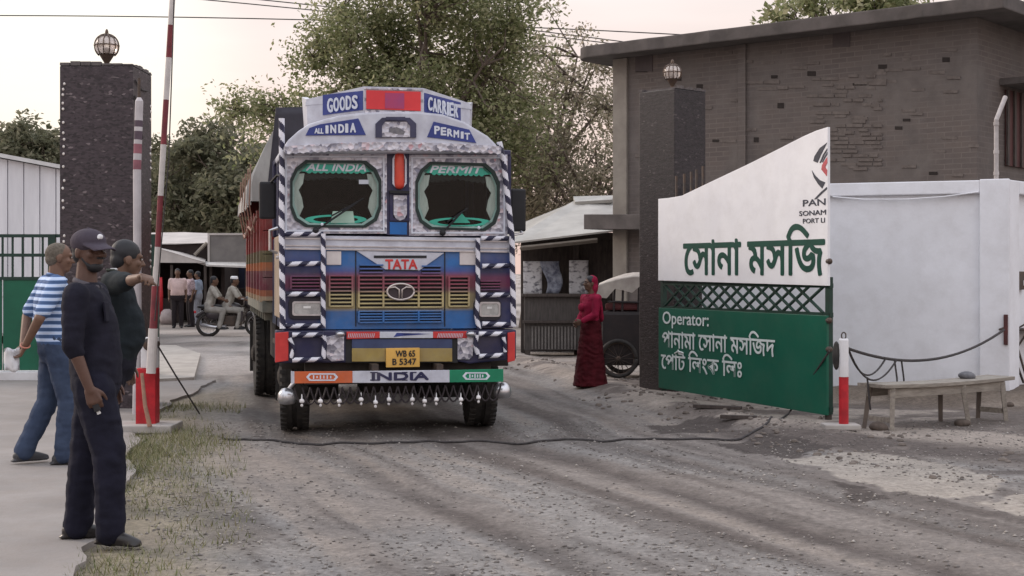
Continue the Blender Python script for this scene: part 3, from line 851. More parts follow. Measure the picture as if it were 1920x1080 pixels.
# roof slab with a rounded corner
pl = [(BL + .55, -.45), (BL + .55, 8.4), (-.55, 8.4)]
for k in range(9):
    a = math.pi + math.pi / 2 * k / 8
    pl.append((-.15 + .40 * math.cos(a), -.05 + .40 * math.sin(a)))
rb = []
for (xa, ya), (xb, yb_) in zip(pl, pl[1:] + pl[:1]):
    rb.append((xa, ya))
    if abs(xb - xa) > 2:
        for k in range(1, 24): rb.append((xa + (xb - xa) * k / 24, ya + (yb_ - ya) * k / 24 + random.uniform(-.02, .02)))
MB().prismz(rb, ZT + .003, ZT + .20).build('roof_slab', m_slab, bb, bevel=.02)
c0, c1 = BV(1152, 300)[0], BV(1178, 300)[0]
MB().box(((c0 + c1) / 2, .03, ZT / 2 - .003), (c1 - c0, .16, ZT)).build('corner_column', m_col_lit, bb, bevel=.01)
for xa, xb in ((1386, 1400),):
    u0, u1 = BV(xa, 200)[0], BV(xb, 200)[0]
    MB().box(((u0 + u1) / 2, -.01, ZT / 2 - .004), (u1 - u0, .06, ZT)).build('pilaster', m_bw, bb)
m_board = M('dark_board', (.07, .055, .055), (.05, .04, .04), scale=4)
for x0, y0, x1, y1 in ((1562, 48, 1594, 88), (1192, 98, 1224, 134)):
    MB().prism(BV.rect(x0, y0, x1, y1), -.012, .02).build('shutter', m_board, bb)

for x, y, w_, h_ in ((1272, 148, 12, 7), (1203, 133, 22, 5), (1312, 162, 12, 8), (1452, 144, 12, 6), (1522, 138, 16, 9), (1464, 198, 12, 10), (1418, 262, 9, 9), (1655, 125, 16, 8), (1774, 112, 14, 9), (1685, 240, 14, 6), (1750, 325, 16, 6), (1342, 264, 12, 5), (1612, 158, 26, 4), (1700, 225, 14, 5)):
    wallmb.prism(BV.rect(x - w_ / 2, y - h_ / 2, x + w_ / 2, y + h_ / 2), -.006, .02, 2)  # flat dark patches: the shade inside wall holes put into colour
mb = MB()
for y in range(160, 312, 8):
    x = 1512 + random.uniform(0, 26)
    while x < 1650:
        w_ = random.uniform(14, 34)
        if random.random() < .55: mb.prism(BV.rect(x, y + 1, min(x + w_ - 2, 1654), y + 6.5), -.012 * random.uniform(.5, 1.3), .01)
        x += w_
for a, c, y, sl2 in ((1400, 1560, 152, -.05), (1640, 1790, 130, -.07), (1420, 1640, 163, -.05)):
    x = a
    while x < c:
        w_ = random.uniform(16, 40); yy = y + (x - a) * sl2
        if random.random() < .75: mb.prism(BV.rect(x, yy, x + w_ - 1.5, yy + random.uniform(4, 7)), -.015 * random.uniform(.4, 1), .01)
        x += w_
for k in range(60):
    x = random.uniform(1185, 1820); y = random.uniform(90, 330)
    w_ = random.uniform(14, 30); mb.prism(BV.rect(x, y, x + w_, y + 5.5), -.012 * random.uniform(.3, 1.2), .01)
wallmb.add(mb.v, mb.f, 1); wallmb.build('wall', [m_bw, m_brk, m_hole_shade], bb)
r_ = BV.rect(1098, 402, 1205, 430, -.5)
MB().prism(r_, -.55, .1).build('ledge', m_slab, bb, bevel=.01)
# right face
RV = VP(*(BV.o + BV.u * BL), BA + math.pi / 2)
def rloc(px, py): u, z = RV(px, py); return u, z
(u0, z1_), (u1, z0_) = rloc(1884, 168), rloc(1935, 318)
def onright(u0, u1, z0, z1, d0, d1): # box standing on the right face of the building (local x = BL + depth)
    return ((BL + (d0 + d1) / 2, (u0 + u1) / 2, (z0 + z1) / 2), (abs(d1 - d0), abs(u1 - u0), abs(z1 - z0)))
wdw = MB().box(*onright(u0, u1, z0_, z1_, -.02, .03)).build('window', M('window_red', (.085, .03, .028), (.06, .02, .02), scale=3), bb)
mb = MB()
for k in range(5): mb.box(*onright(u0 + (u1 - u0) * k / 4 - .03, u0 + (u1 - u0) * k / 4 + .03, z0_, z1_, .031, .06))
mb.build('bar', MT['darkwood'], wdw)
MB().box(*onright(u0 - .2, u1 + .3, z1_ + .05, z1_ + .14, .003, .5)).build('ledge', m_slab, bb)
m_pipe = M('pipe_pale', (.42, .39, .38), (.33, .30, .29), scale=8)
dp = thing('drain_pipe', 'thin white drain pipe standing on the wall top beside the dark red window', 'pipe')
mb = MB(); mb.tube([P3(1868, 340, 17.2), P3(1868, 225, 17.2), P3(1885, 182, 17.4)], .028, 10)
mb.build('pipe', m_pipe, dp)
mb = MB()
for y in (232, 285, 325): p_ = P3(1868, y, 17.2); mb.lathe([(.034, -.02), (.034, .02)], p_, 'z', 10)
mb.build('joint', m_pipe, dp)
# ================================================================== THE GOODS TRUCK
TA = math.radians(12.5); TX, TY = (742 - CX) / F * 13.0, 13.0
T = VP(TX, TY, TA)
tk = thing('goods_truck', 'painted goods truck with striped tubes, twin windscreens and an orange-white-green bumper board', 'truck', (TX, TY, 0), TA)
def tp(name, mb, mat, par=None, bevel=0.0, smooth=False):
    return mb.build(name, mat, par or tk, bevel, smooth)
def PR(pts, v0, v1, mi=0, vv=None): # prism traced on the plane v0 of the truck
    return MB().prism(T.poly(pts, v0 if vv is None else vv), v0, v1, mi)
def RC(x0, y0, x1, y1): return [(x0, y0), (x1, y0), (x1, y1), (x0, y1)]

m_tw = M('truck_silver_white', (.58, .60, .67), (.45, .46, .53), scale=7, rough=.4, detail=6, dust=.24)
m_tn = M('truck_navy', (.020, .022, .075), (.014, .015, .05), scale=4, rough=.35, dust=.16)
m_tb = M('truck_blue', (.014, .14, .44), (.012, .11, .34), scale=4, rough=.35)
m_tsign = M('truck_sign_blue', (.035, .055, .24), (.025, .04, .18), scale=5, rough=.4)
m_lett = M('truck_letter', (.68, .72, .80), (.55, .58, .66), rough=.4)
m_tred = M('truck_red', (.60, .05, .045), (.45, .03, .03), scale=5, rough=.4)
m_tgrn = M('truck_tint_green', (.05, .42, .30), (.04, .33, .24), scale=4, rough=.35)
m_gask = M('gasket', (.012, .03, .026), (.01, .018, .018), rough=.5)
m_chrome = M('chrome', (.62, .62, .64), (.45, .45, .47), scale=10, rough=.28, metal=.85)
m_under = M('chassis', (.03, .026, .024), (.05, .042, .036), scale=8, rough=.9)
m_foil = bpy.data.materials.new('embossed_foil'); t, b = nodes_of(m_foil)
b.inputs['Metallic'].default_value = .55; b.inputs['Roughness'].default_value = .38
tcn = t.nodes.new('ShaderNodeTexCoord'); vo = t.nodes.new('ShaderNodeTexVoronoi'); vo.inputs['Scale'].default_value = 26; t.links.new(tcn.outputs['Object'], vo.inputs[0])
sp = t.nodes.new('ShaderNodeSeparateColor'); t.links.new(vo.outputs['Color'], sp.inputs[0])
rp = t.nodes.new('ShaderNodeValToRGB'); cr = rp.color_ramp; cr.elements[0].color = (.16, .16, .21, 1); cr.elements[1].color = (.70, .70, .76, 1)
for p_, c_ in ((.15, (.32, .32, .38)), (.55, (.50, .50, .56)), (.93, (.60, .59, .64)), (.965, (.45, .25, .28))):
    e = cr.elements.new(p_); e.color = (*c_, 1)
t.links.new(sp.outputs[0], rp.inputs[0]); t.links.new(rp.outputs[0], b.inputs['Base Color'])
bp = t.nodes.new('ShaderNodeBump'); bp.inputs['Strength'].default_value = .5; bp.inputs['Distance'].default_value = .01; t.links.new(vo.outputs['Distance'], bp.inputs['Height']); t.links.new(bp.outputs[0], b.inputs['Normal'])
# hand-painted bands that run across the front (painted colour, by height and by distance from the middle)
m_band = bpy.data.materials.new('painted_bands'); t, b = nodes_of(m_band); b.inputs['Roughness'].default_value = .4
tcn = t.nodes.new('ShaderNodeTexCoord'); sx_ = t.nodes.new('ShaderNodeSeparateXYZ'); t.links.new(tcn.outputs['Object'], sx_.inputs[0])
def zz(py): return T(742, py)[1]
zlo, zhi = zz(616), zz(466)
mr_ = t.nodes.new('ShaderNodeMapRange'); mr_.inputs[1].default_value = zlo; mr_.inputs[2].default_value = zhi; t.links.new(sx_.outputs[2], mr_.inputs[0])
def bandramp(lst):
    rp = t.nodes.new('ShaderNodeValToRGB'); cr = rp.color_ramp
    lst = sorted([((zz(py) - zlo) / (zhi - zlo), c) for py, c in lst])
    cr.elements[0].position = lst[0][0]; cr.elements[0].color = (*lst[0][1], 1)
    cr.elements[1].position = lst[-1][0]; cr.elements[1].color = (*lst[-1][1], 1)
    for p_, c_ in lst[1:-1]:
        e = cr.elements.new(p_); e.color = (*c_, 1)
    t.links.new(mr_.outputs[0], rp.inputs[0]); return rp
BLU = (.020, .125, .36); NAV = (.030, .036, .11); MAG = (.22, .048, .075); YEL = (.42, .35, .17)
r1 = bandramp([(616, BLU), (584, BLU), (577, YEL), (552, YEL), (544, (.22, .11, .11)), (536, MAG), (518, MAG), (508, (.05, .08, .27)), (496, BLU), (466, BLU)])
r2 = bandramp([(616, NAV), (575, NAV), (548, (.03, .022, .085)), (536, (.14, .026, .07)), (520, (.13, .03, .085)), (510, NAV), (492, (.03, .05, .17)), (466, (.05, .10, .26))])
ab = t.nodes.new('ShaderNodeMath'); ab.operation = 'SUBTRACT'; ab.inputs[1].default_value = T(750, 540)[0]; t.links.new(sx_.outputs[0], ab.inputs[0])
ab2 = t.nodes.new('ShaderNodeMath'); ab2.operation = 'ABSOLUTE'; t.links.new(ab.outputs[0], ab2.inputs[0])
mr3 = t.nodes.new('ShaderNodeMapRange'); mr3.inputs[1].default_value = .62; mr3.inputs[2].default_value = .76; t.links.new(ab2.outputs[0], mr3.inputs[0])
x3 = t.nodes.new('ShaderNodeMix'); x3.data_type = 'RGBA'; t.links.new(mr3.outputs[0], x3.inputs[0]); t.links.new(r1.outputs[0], x3.inputs[6]); t.links.new(r2.outputs[0], x3.inputs[7])
nzb = t.nodes.new('ShaderNodeTexNoise'); nzb.inputs['Scale'].default_value = 9; nzb.inputs['Detail'].default_value = 6; t.links.new(tcn.outputs['Object'], nzb.inputs[0])
mrb = t.nodes.new('ShaderNodeMapRange'); mrb.inputs[3].default_value = .65; mrb.inputs[4].default_value = 1.3; t.links.new(nzb.outputs[0], mrb.inputs[0])
vsb = t.nodes.new('ShaderNodeVectorMath'); vsb.operation = 'SCALE'; t.links.new(x3.outputs[2], vsb.inputs[0]); t.links.new(mrb.outputs[0], vsb.inputs['Scale'])
add_dust(t, b, tcn, vsb.outputs[0], .28)

xL = T(531, 540)[0]; xR = T(962, 540)[0]; xm = (xL + xR) / 2; hw = (xR - xL) / 2
zT, zB = T(742, 441)[1], T(742, 618)[1]          # lower cab
zW0, zW1 = T(742, 437)[1], T(742, 286)[1]        # windscreen band
# --- cab shell: lower box, floor, back wall, side walls with window openings, roof
cab = MB()
cab.box((xm, 1.0, (zT + zB) / 2), (2 * hw - .02, 1.9, zT - zB))
cab.box((xm, 1.93, (zW0 + zW1) / 2), (2 * hw - .02, .05, zW1 - zW0))
cab.box((xm, 1.0, zW1 + .02), (2 * hw - .02, 1.92, .05))
for sx in (-1, 1):
    for y0_, y1_ in ((.05, .16), (1.0, 1.1), (1.7, 1.9)):
        cab.box((xm + sx * (hw - .03), (y0_ + y1_) / 2, (zW0 + zW1) / 2), (.05, y1_ - y0_, zW1 - zW0))
tp('cab_body', cab, m_tn, bevel=.01)
m_lightblock = M('light_blocking_pane', (.012, .014, .015), (.01, .011, .012), rough=.12, spec=.5)  # opaque panes, added to block light through the cab sides
for sx in (-1, 1):
    for y0_, y1_ in ((.165, .995), (1.105, 1.695)):
        tp('side_light_block', MB().box((xm + sx * (hw - .035), (y0_ + y1_) / 2, (zW0 + zW1) / 2), (.012, y1_ - y0_, zW1 - zW0 - .01)), m_lightblock)
seat = MB(); 
for sx in (-.5, .5): seat.box((xm + sx, 1.5, zW0 - .0), (.55, .5, .2)); seat.box((xm + sx, 1.75, zW0 + .25), (.52, .14, .6))
seat.box((xm, 1.88, (zW0 + zW1) / 2), (1.9, .03, .6))  # black panel added behind the seats to darken the interior
tp('seat', seat, M('seat_cloth', (.022, .016, .016), (.012, .01, .01), scale=9, rough=.9), bevel=.03)
sw = MB(); sw.tube([(xm - .5 + .21 * math.cos(u), .55 + .10 * math.sin(u), zW0 + .12 + .16 * math.sin(u)) for u in np.linspace(0, 6.2832, 25)], .016, 6)
sw.tube([(xm - .5, .4, zW0 - .1), (xm - .5, .55, zW0 + .12)], .025, 8)
tp('steering_wheel', sw, MT['black'], smooth=True)
# --- front skin
fr = PR([(531, 466), (962, 472), (962, 615), (531, 618)], .0, .06)
tp('front_panel', fr, m_band)
tp('waist_band', PR([(527, 441), (964, 447), (964, 474), (527, 466)], -.012, .05), m_tw, bevel=.004)
mb = MB()
for ya, yb_, w_ in ((446, 452, 2), (459, 465, 2.2), (465, 471, 2.6)):
    mb.prism(T.poly([(535, ya - .0), (957, yb_), (957, yb_ + w_), (535, ya + w_)], -.02), -.024, -.012)
tp('waist_trim', mb, m_chrome)
# white wedge with the name above the grille
tp('badge_panel', PR([(668, 470), (833, 474), (785, 508), (725, 507)], -.016, .0), m_tw, bevel=.003)
tp('vent_slot', PR(RC(701, 479, 800, 484), -.02, -.01), MT['black'])
text('lettering', 'TATA', pbox(T, 723, 487, 782, 504, -.016), -.017, m_tred, tk, bold=.05)
mb = MB(); mb.prism(T.poly([(722, 505), (785, 506), (784, 508), (723, 507)], -.02), -.021, -.01)
tp('badge_underline', mb, MT['black'])
# grille: dark backing with slats in painted bands
def grille(x0, y0, x1, y1, rows, cols, name):
    g = MB().prism(T.rect(x0, y0, x1, y1, -.003), -.004, .02)
    go = tp(name, g, MT['black'])
    mb = MB()
    a, c = T(x0, y0)[0], T(x1, y0)[0]; z1_, z0_ = T((x0 + x1) / 2, y0)[1], T((x0 + x1) / 2, y1)[1]
    for k in range(rows + 1):
        z = z0_ + (z1_ - z0_) * k / rows
        mb.box(((a + c) / 2, -.02, z), (c - a, .035, .014))
    mb.build('slats', m_band, tk if False else go, bevel=.003)
    mb = MB()
    for cx_ in cols:
        u = T(cx_, (y0 + y1) / 2)[0]; mb.box((u, -.024, (z0_ + z1_) / 2), (.017, .038, z1_ - z0_))
    if cols: mb.build('grille_bar', m_band, go, bevel=.003)
    return go
grille(672, 517, 829, 576, 8, (672, 718, 784, 829), 'grille')
grille(616, 517, 661, 574, 8, (617, 660), 'grille')
grille(840, 519, 879, 574, 8, (841, 878), 'grille')
grille(672, 583, 828, 604, 4, (672, 718, 784, 828), 'grille')
grille(545, 518, 601, 543, 4, (545, 601), 'grille')
grille(900, 527, 938, 543, 3, (), 'grille')
grille(674, 497, 718, 511, 2, (), 'grille'); grille(790, 499, 826, 512, 2, (), 'grille')
mb = MB()
for x in (667, 834): mb.prism(T.rect(x - 1, 468, x + 1, 612, -.004), -.006, .0)
tp('panel_seam', mb, MT['black'])
# round badge
ux, uz = T(751, 547, -.04)
mb = MB(); mb.tube([(ux + .122 * math.cos(u), -.048, uz + .072 * math.sin(u)) for u in np.linspace(0, 6.2832, 41)], .0095, 8)
for s_ in (-1, 1):
    mb.tube([(ux + s_ * .012, -.05, uz - .06), (ux + s_ * .014, -.05, uz + .02), (ux + s_ * .05, -.05, uz + .042), (ux + s_ * .10, -.05, uz + .036)], .008, 6)
tp('badge', mb, M('badge_metal', (.62, .56, .52), (.5, .44, .42), rough=.3, metal=.6), smooth=True)
tp('badge_back', MB().lathe([(.001, -.002), (.118, -.002), (.118, .004)], (0, 0, 0), 'y', 32), M('badge_dark', (.05, .035, .04)), ).location = (ux, -.042, uz)
bpy.data.objects['badge_back'].scale = (1, 1, .59)
# corner indicator windows
for x0, x1 in ((612, 640), (862, 893)):
    tp('indicator', PR(RC(x0, 471, x1, 497), -.014, .0), M('indicator_white', (.66, .62, .60), (.55, .5, .5), rough=.3), bevel=.012)
# headlights, upper pair in dark surrounds
m_lens = M('headlamp_lens', (.52, .53, .52), (.30, .31, .31), scale=16, rough=.15, spec=.8, metal=.35)
def rrect(x0, y0, x1, y1, r=5):
    return [(x0 + r, y0), (x1 - r, y0), (x1 - r * .3, y0 + r * .3), (x1, y0 + r), (x1, y1 - r), (x1 - r * .3, y1 - r * .3), (x1 - r, y1), (x0 + r, y1), (x0 + r * .3, y1 - r * .3), (x0, y1 - r), (x0, y0 + r), (x0 + r * .3, y0 + r * .3)]
def headlight(x0, y0, x1, y1, sx0, sy0, sx1, sy1, name='headlight'):
    h = tp(name, PR(rrect(sx0, sy0, sx1, sy1, 9), -.02, .0), M('lamp_surround', (.025, .022, .035), rough=.4), bevel=.006)
    tp('lamp_rim', MB().ring(T.poly(rrect(x0 - 3, y0 - 3, x1 + 3, y1 + 3, 4), -.035), T.poly(rrect(x0, y0, x1, y1, 4), -.035), -.04, -.02), m_chrome, h)
    tp('lens', PR(rrect(x0, y0, x1, y1, 4), -.034, -.02), m_lens, h)
    w_ = x1 - x0
    tp('bulb', PR(RC(x0 + .35 * w_, y0 + 6, x0 + .62 * w_, y0 + 10), -.037, -.034), M('bulb_glass', (.8, .8, .78), rough=.1), h)
headlight(551, 568, 602, 589, 541, 558, 611, 599)
headlight(902, 569, 935, 591, 888, 560, 940, 601)
# --- bumper
bm_ = PR([(517, 620), (968, 618), (968, 673), (880, 682), (860, 678), (640, 680), (517, 681)], -.06, .12)
tp('bumper', bm_, m_tn, bevel=.012)
for x0, x1 in ((516, 541), (952, 966)):
    tp('reflector', PR([(x0, 624), (x1, 622), (x1, 676), (x0, 680)], -.085, -.06), m_tred, bevel=.006)
headlight(557, 643, 603, 664, 549, 634, 609, 671)
headlight(898, 641, 934, 664, 891, 632, 944, 668)
for pts in ([(612, 632), (645, 624), (645, 676), (622, 678), (612, 670)], [(858, 626), (892, 624), (886, 668), (880, 674), (858, 674)]):
    tp('bumper_plate', PR(pts, -.078, -.06), m_foil, bevel=.003)
m_bump = M('bumper_yellow', (.36, .27, .08), (.28, .20, .06), scale=6, rough=.5, dust=.4)
tp('bumper_opening', PR(RC(648, 634, 858, 680), -.066, -.058), MT['black'])
tp('bumper_band', PR(RC(660, 653, 848, 678), -.082, -.062), m_bump, bevel=.003)
tp('bumper_band', PR(RC(660, 636, 848, 653), -.08, -.062), M('bumper_slate', (.05, .07, .15), (.04, .05, .11)), bevel=.003)
tp('bumper_strip', PR([(650, 622), (712, 622), (712, 634), (650, 636)], -.09, -.06), m_tred, bevel=.004)
tp('bumper_strip', PR([(712, 622), (812, 622), (812, 634), (712, 634)], -.09, -.06), m_tw, bevel=.004)
tp('bumper_strip', PR([(812, 622), (876, 621), (876, 634), (812, 634)], -.09, -.06), m_tred, bevel=.004)
text('lettering', 'ZZZZZZ', pbox(T, 654, 626, 696, 632, -.09), -.091, m_lett, tk) if False else None
mb = MB()
for k in range(16):
    for xa in (652 + k * 3.4, 820 + k * 3.0):
        if (xa > 700 and xa < 815): continue
        mb.prism(T.poly([(xa, 633), (xa + 1.2, 633), (xa + 3.2, 625), (xa + 2, 625)], -.09), -.0925, -.0895)
tp('strip_pattern', mb, m_tw)
text('lettering', 'f', (0, .01, 0, .01), 0, m_tn, tk) if False else None
mb = MB(); mb.prism(T.poly([(738, 632), (744, 624), (806, 626), (752, 630)], -.09), -.0925, -.0895); mb.prism(T.poly([(748, 625), (790, 625), (760, 628)], -.09), -.0925, -.0895)
tp('strip_flash', mb, m_tsign)
for x in (638, 882):
    u, z = T(x, 626, -.1)
    tp('bumper_knob', MB().ell((u, -.1, z), (.045, .05, .03), 12, 8), m_chrome, smooth=True)
# number plate
npl = tp('number_plate', PR([(724, 653), (787, 652), (787, 688), (724, 689)], -.11, -.085), M('plate_yellow', (.72, .42, .10), (.62, .36, .08), rough=.5), bevel=.003)
text('lettering', 'WB 65', pbox(T, 742, 657, 778, 669, -.11), -.112, MT['black'], npl, bold=.03)
text('lettering', 'B 5347', pbox(T, 736, 672, 780, 684, -.11), -.112, MT['black'], npl, bold=.03)
# under-run board in three colours with its lettering
bd = tp('bumper_board', PR([(551, 697), (661, 696), (661, 718), (551, 719)], -.26, -.23), M('board_orange', (.62, .13, .035), (.5, .10, .03), scale=5, dust=.35), bevel=.003)
bd2 = tp('bumper_board', PR([(661, 696), (843, 694), (843, 717), (661, 718)], -.26, -.23), m_tw, bevel=.003)
bd3 = tp('bumper_board', PR([(843, 694), (944, 692), (944, 716), (843, 717)], -.26, -.23), M('board_green', (.015, .24, .12), (.01, .18, .09), scale=5), bevel=.003)
text('lettering', 'INDIA', pbox(T, 698, 698, 803, 713, -.26), -.261, m_tn, bd2, bold=.09)
mb = MB()
for x0, x1 in ((694, 708), (753, 764), (770, 781)):
    for y in (697.2, 711.5): mb.prism(T.rect(x0, y, x1, y + 2.2, -.26), -.2635, -.26)
tp('serif', mb, m_tn, bd2)
for (a, c, bdd) in ((574, 634, bd), (867, 919, bd3)):
    ym = 707 if a < 700 else 705
    hexa = [(a, ym), (a + 6, ym - 7), (c - 6, ym - 7), (c, ym), (c - 6, ym + 7), (a + 6, ym + 7)]
    hexi = [(a + 5, ym), (a + 9, ym - 4.6), (c - 9, ym - 4.6), (c - 5, ym), (c - 9, ym + 4.6), (a + 9, ym + 4.6)]
    tp('emblem', MB().ring(T.poly(hexa, -.26), T.poly(hexi, -.26), -.263, -.26), m_lett, bdd)
    mb = MB()
    for k in range(6):
        xx = a + 14 + (c - a - 28) * k / 5; hh = (3.4, 2.2, 3.6, 3.0, 3.4, 2.4)[k]
        mb.prism(T.rect(xx - 1.2, ym - hh, xx + 1.2, ym + hh, -.26), -.262, -.2595)
    tp('emblem_strokes', mb, m_lett, bdd)
tp('board_end', PR([(546, 696), (552, 697), (552, 719), (546, 719)], -.265, -.225), m_tw)
for x in (700, 820):
    u, z = T(x, 690, -.1); tp('board_bracket', MB().box((u, -.1, z - .02), (.06, .28, .12)), MT['darkmetal'])
# hanging chains and little bells
zc = T(742, 722, -.24)[1]
xs = [552 + k * 29.8 for k in range(14)]
mb = MB()
for a, c in zip(xs, xs[1:]):
    u0, u1 = T(a, 720, -.24)[0], T(c, 720, -.24)[0]
    for off in (0, .5):
        if off and c == xs[-1]: continue
        sh = (u1 - u0) * off
        mb.tube([(u0 + sh + (u1 - u0) * t_, -.24 - .01 * off, zc - .145 * 4 * t_ * (1 - t_) - .01) for t_ in np.linspace(0, 1, 11)], .008, 6)
tp('chain_fringe', mb, M('chain', (.055, .046, .05), (.03, .025, .028), scale=60, rough=.5, metal=.5))
for x, y in ((566, 757), (601, 757), (636, 757), (677, 754), (704, 759), (729, 754), (773, 754), (796, 757), (818, 754), (864, 754), (897, 750)):
    u, z = T(x, y - 4, -.24)
    be = MB().lathe([(.004, .075), (.006, .035), (.018, .03), (.024, .012), (.020, 0), (.006, -.004)], (u, -.24, z - .01), 'z', 10)
    be.ell((u, -.24, z - .032), (.013, .013, .016), 8, 6)
    tp('bell', be, M('bell_white', (.80, .78, .78), (.6, .58, .58), rough=.25) if 'mbell' not in globals() else mbell, smooth=True)
# --- striped tube frames
mS = [M('tube_white', (.74, .74, .80), (.62, .62, .68), rough=.45), M('tube_navy', (.022, .022, .055), (.015, .015, .04), rough=.45)]
def stripe(pts, v, pitch=.155, r=.022, name='striped_tube'):
    P = []
    for x, y in pts:
        u, z = T(x, y, v); P.append((u, v, z))
    return tp(name, MB().tube(P, r, 12, stripe=pitch), mS)
stripe([(528, 222), (529, 330), (528, 430), (530, 616)], -.075, r=.026)
stripe([(606, 438), (606, 616)], -.06); stripe([(606, 439), (528, 439)], -.045); stripe([(602, 494), (534, 495)], -.045)
stripe([(602, 552), (534, 551)], -.045); stripe([(606, 611), (530, 611)], -.045)
stripe([(548, 628), (607, 628)], -.10); stripe([(607, 630), (609, 645), (606, 672)], -.10); stripe([(604, 674), (548, 675)], -.10); stripe([(543, 634), (551, 654), (545, 671)], -.10, r=.018)
stripe([(936, 266), (944, 300), (953, 380), (960, 445), (963, 612)], -.075, r=.026)
stripe([(896, 446), (896, 560), (893, 590), (898, 617)], -.06); stripe([(902, 447), (958, 447)], -.045); stripe([(904, 499), (958, 498)], -.045)
stripe([(900, 553), (958, 553)], -.045); stripe([(904, 607), (962, 609)], -.045)
stripe([(898, 626), (948, 626)], -.10); stripe([(894, 628), (891, 645), (896, 664)], -.10); stripe([(898, 668), (944, 666)], -.10); stripe([(944, 632), (948, 660)], -.10, r=.018)
# --- windscreens
m_glass = bpy.data.materials.new('windscreen_glass'); t, b = nodes_of(m_glass)
o_ = t.nodes['Material Output']; tr = t.nodes.new('ShaderNodeBsdfTransparent'); tr.inputs[0].default_value = (.88, .92, .90, 1)
gl = t.nodes.new('ShaderNodeBsdfGlossy'); gl.inputs['Roughness'].default_value = .02; fz = t.nodes.new('ShaderNodeFresnel'); fz.inputs[0].default_value = 1.27
ms = t.nodes.new('ShaderNodeMixShader'); t.links.new(fz.outputs[0], ms.inputs[0]); t.links.new(tr.outputs[0], ms.inputs[1]); t.links.new(gl.outputs[0], ms.inputs[2]); t.links.new(ms.outputs[0], o_.inputs[0])
def wpane(x0, y0, x1, y1, sk):          # octagonal, sk drops the right-hand side a little
    a, c = .17 * (x1 - x0), .26 * (y1 - y0)
    p = [(x0 + a, y0), (x1 - a, y0 + sk), (x1 - a * .35, y0 + c * .45 + sk), (x1, y0 + c * 1.1 + sk), (x1, y1 - c * 1.1 + sk), (x1 - a * .3, y1 - c * .4 + sk), (x1 - a, y1 + sk), (x0 + a, y1), (x0 + a * .3, y1 - c * .4), (x0, y1 - c * 1.1), (x0, y0 + c * 1.1), (x0 + a * .35, y0 + c * .45)]
    return p
def shrink(p, k):
    cx_ = sum(x for x, y in p) / len(p); cy_ = sum(y for x, y in p) / len(p)
    return [(x + (k if x < cx_ else -k) * min(1, abs(x - cx_) / 30), y + (k if y < cy_ else -k) * min(1, abs(y - cy_) / 22)) for x, y in p]
def onrect(p, x0, y0, x1, y1):          # matching ring of points on the rectangle round a pane
    q = []
    cx_ = sum(x for x, y in p) / len(p); cy_ = sum(y for x, y in p) / len(p)
    for x, y in p:
        dx, dy = x - cx_, y - cy_
        k = min((x1 - cx_) / dx if dx > 0 else (x0 - cx_) / dx if dx < 0 else 9e9, (y1 - cy_) / dy if dy > 0 else (y0 - cy_) / dy if dy < 0 else 9e9)
        q.append((cx_ + dx * k, cy_ + dy * k))
    # snap the corner points
    for (qx, qy) in ((x0, y0), (x1, y0), (x1, y1), (x0, y1)):
        j = min(range(len(q)), key=lambda i: (q[i][0] - qx) ** 2 + (q[i][1] - qy) ** 2); q[j] = (qx, qy)
    return q
m_mint = M('border_mint', (.34, .50, .46), (.24, .38, .34), scale=8, rough=.4)
m_cur = M('curtain_white', (.78, .80, .80), (.62, .64, .64), scale=9, rough=.8, stretch=(6, 1, 1))
m_vis = M('visor_green', (.06, .46, .34), (.045, .37, .27), scale=5, rough=.4)
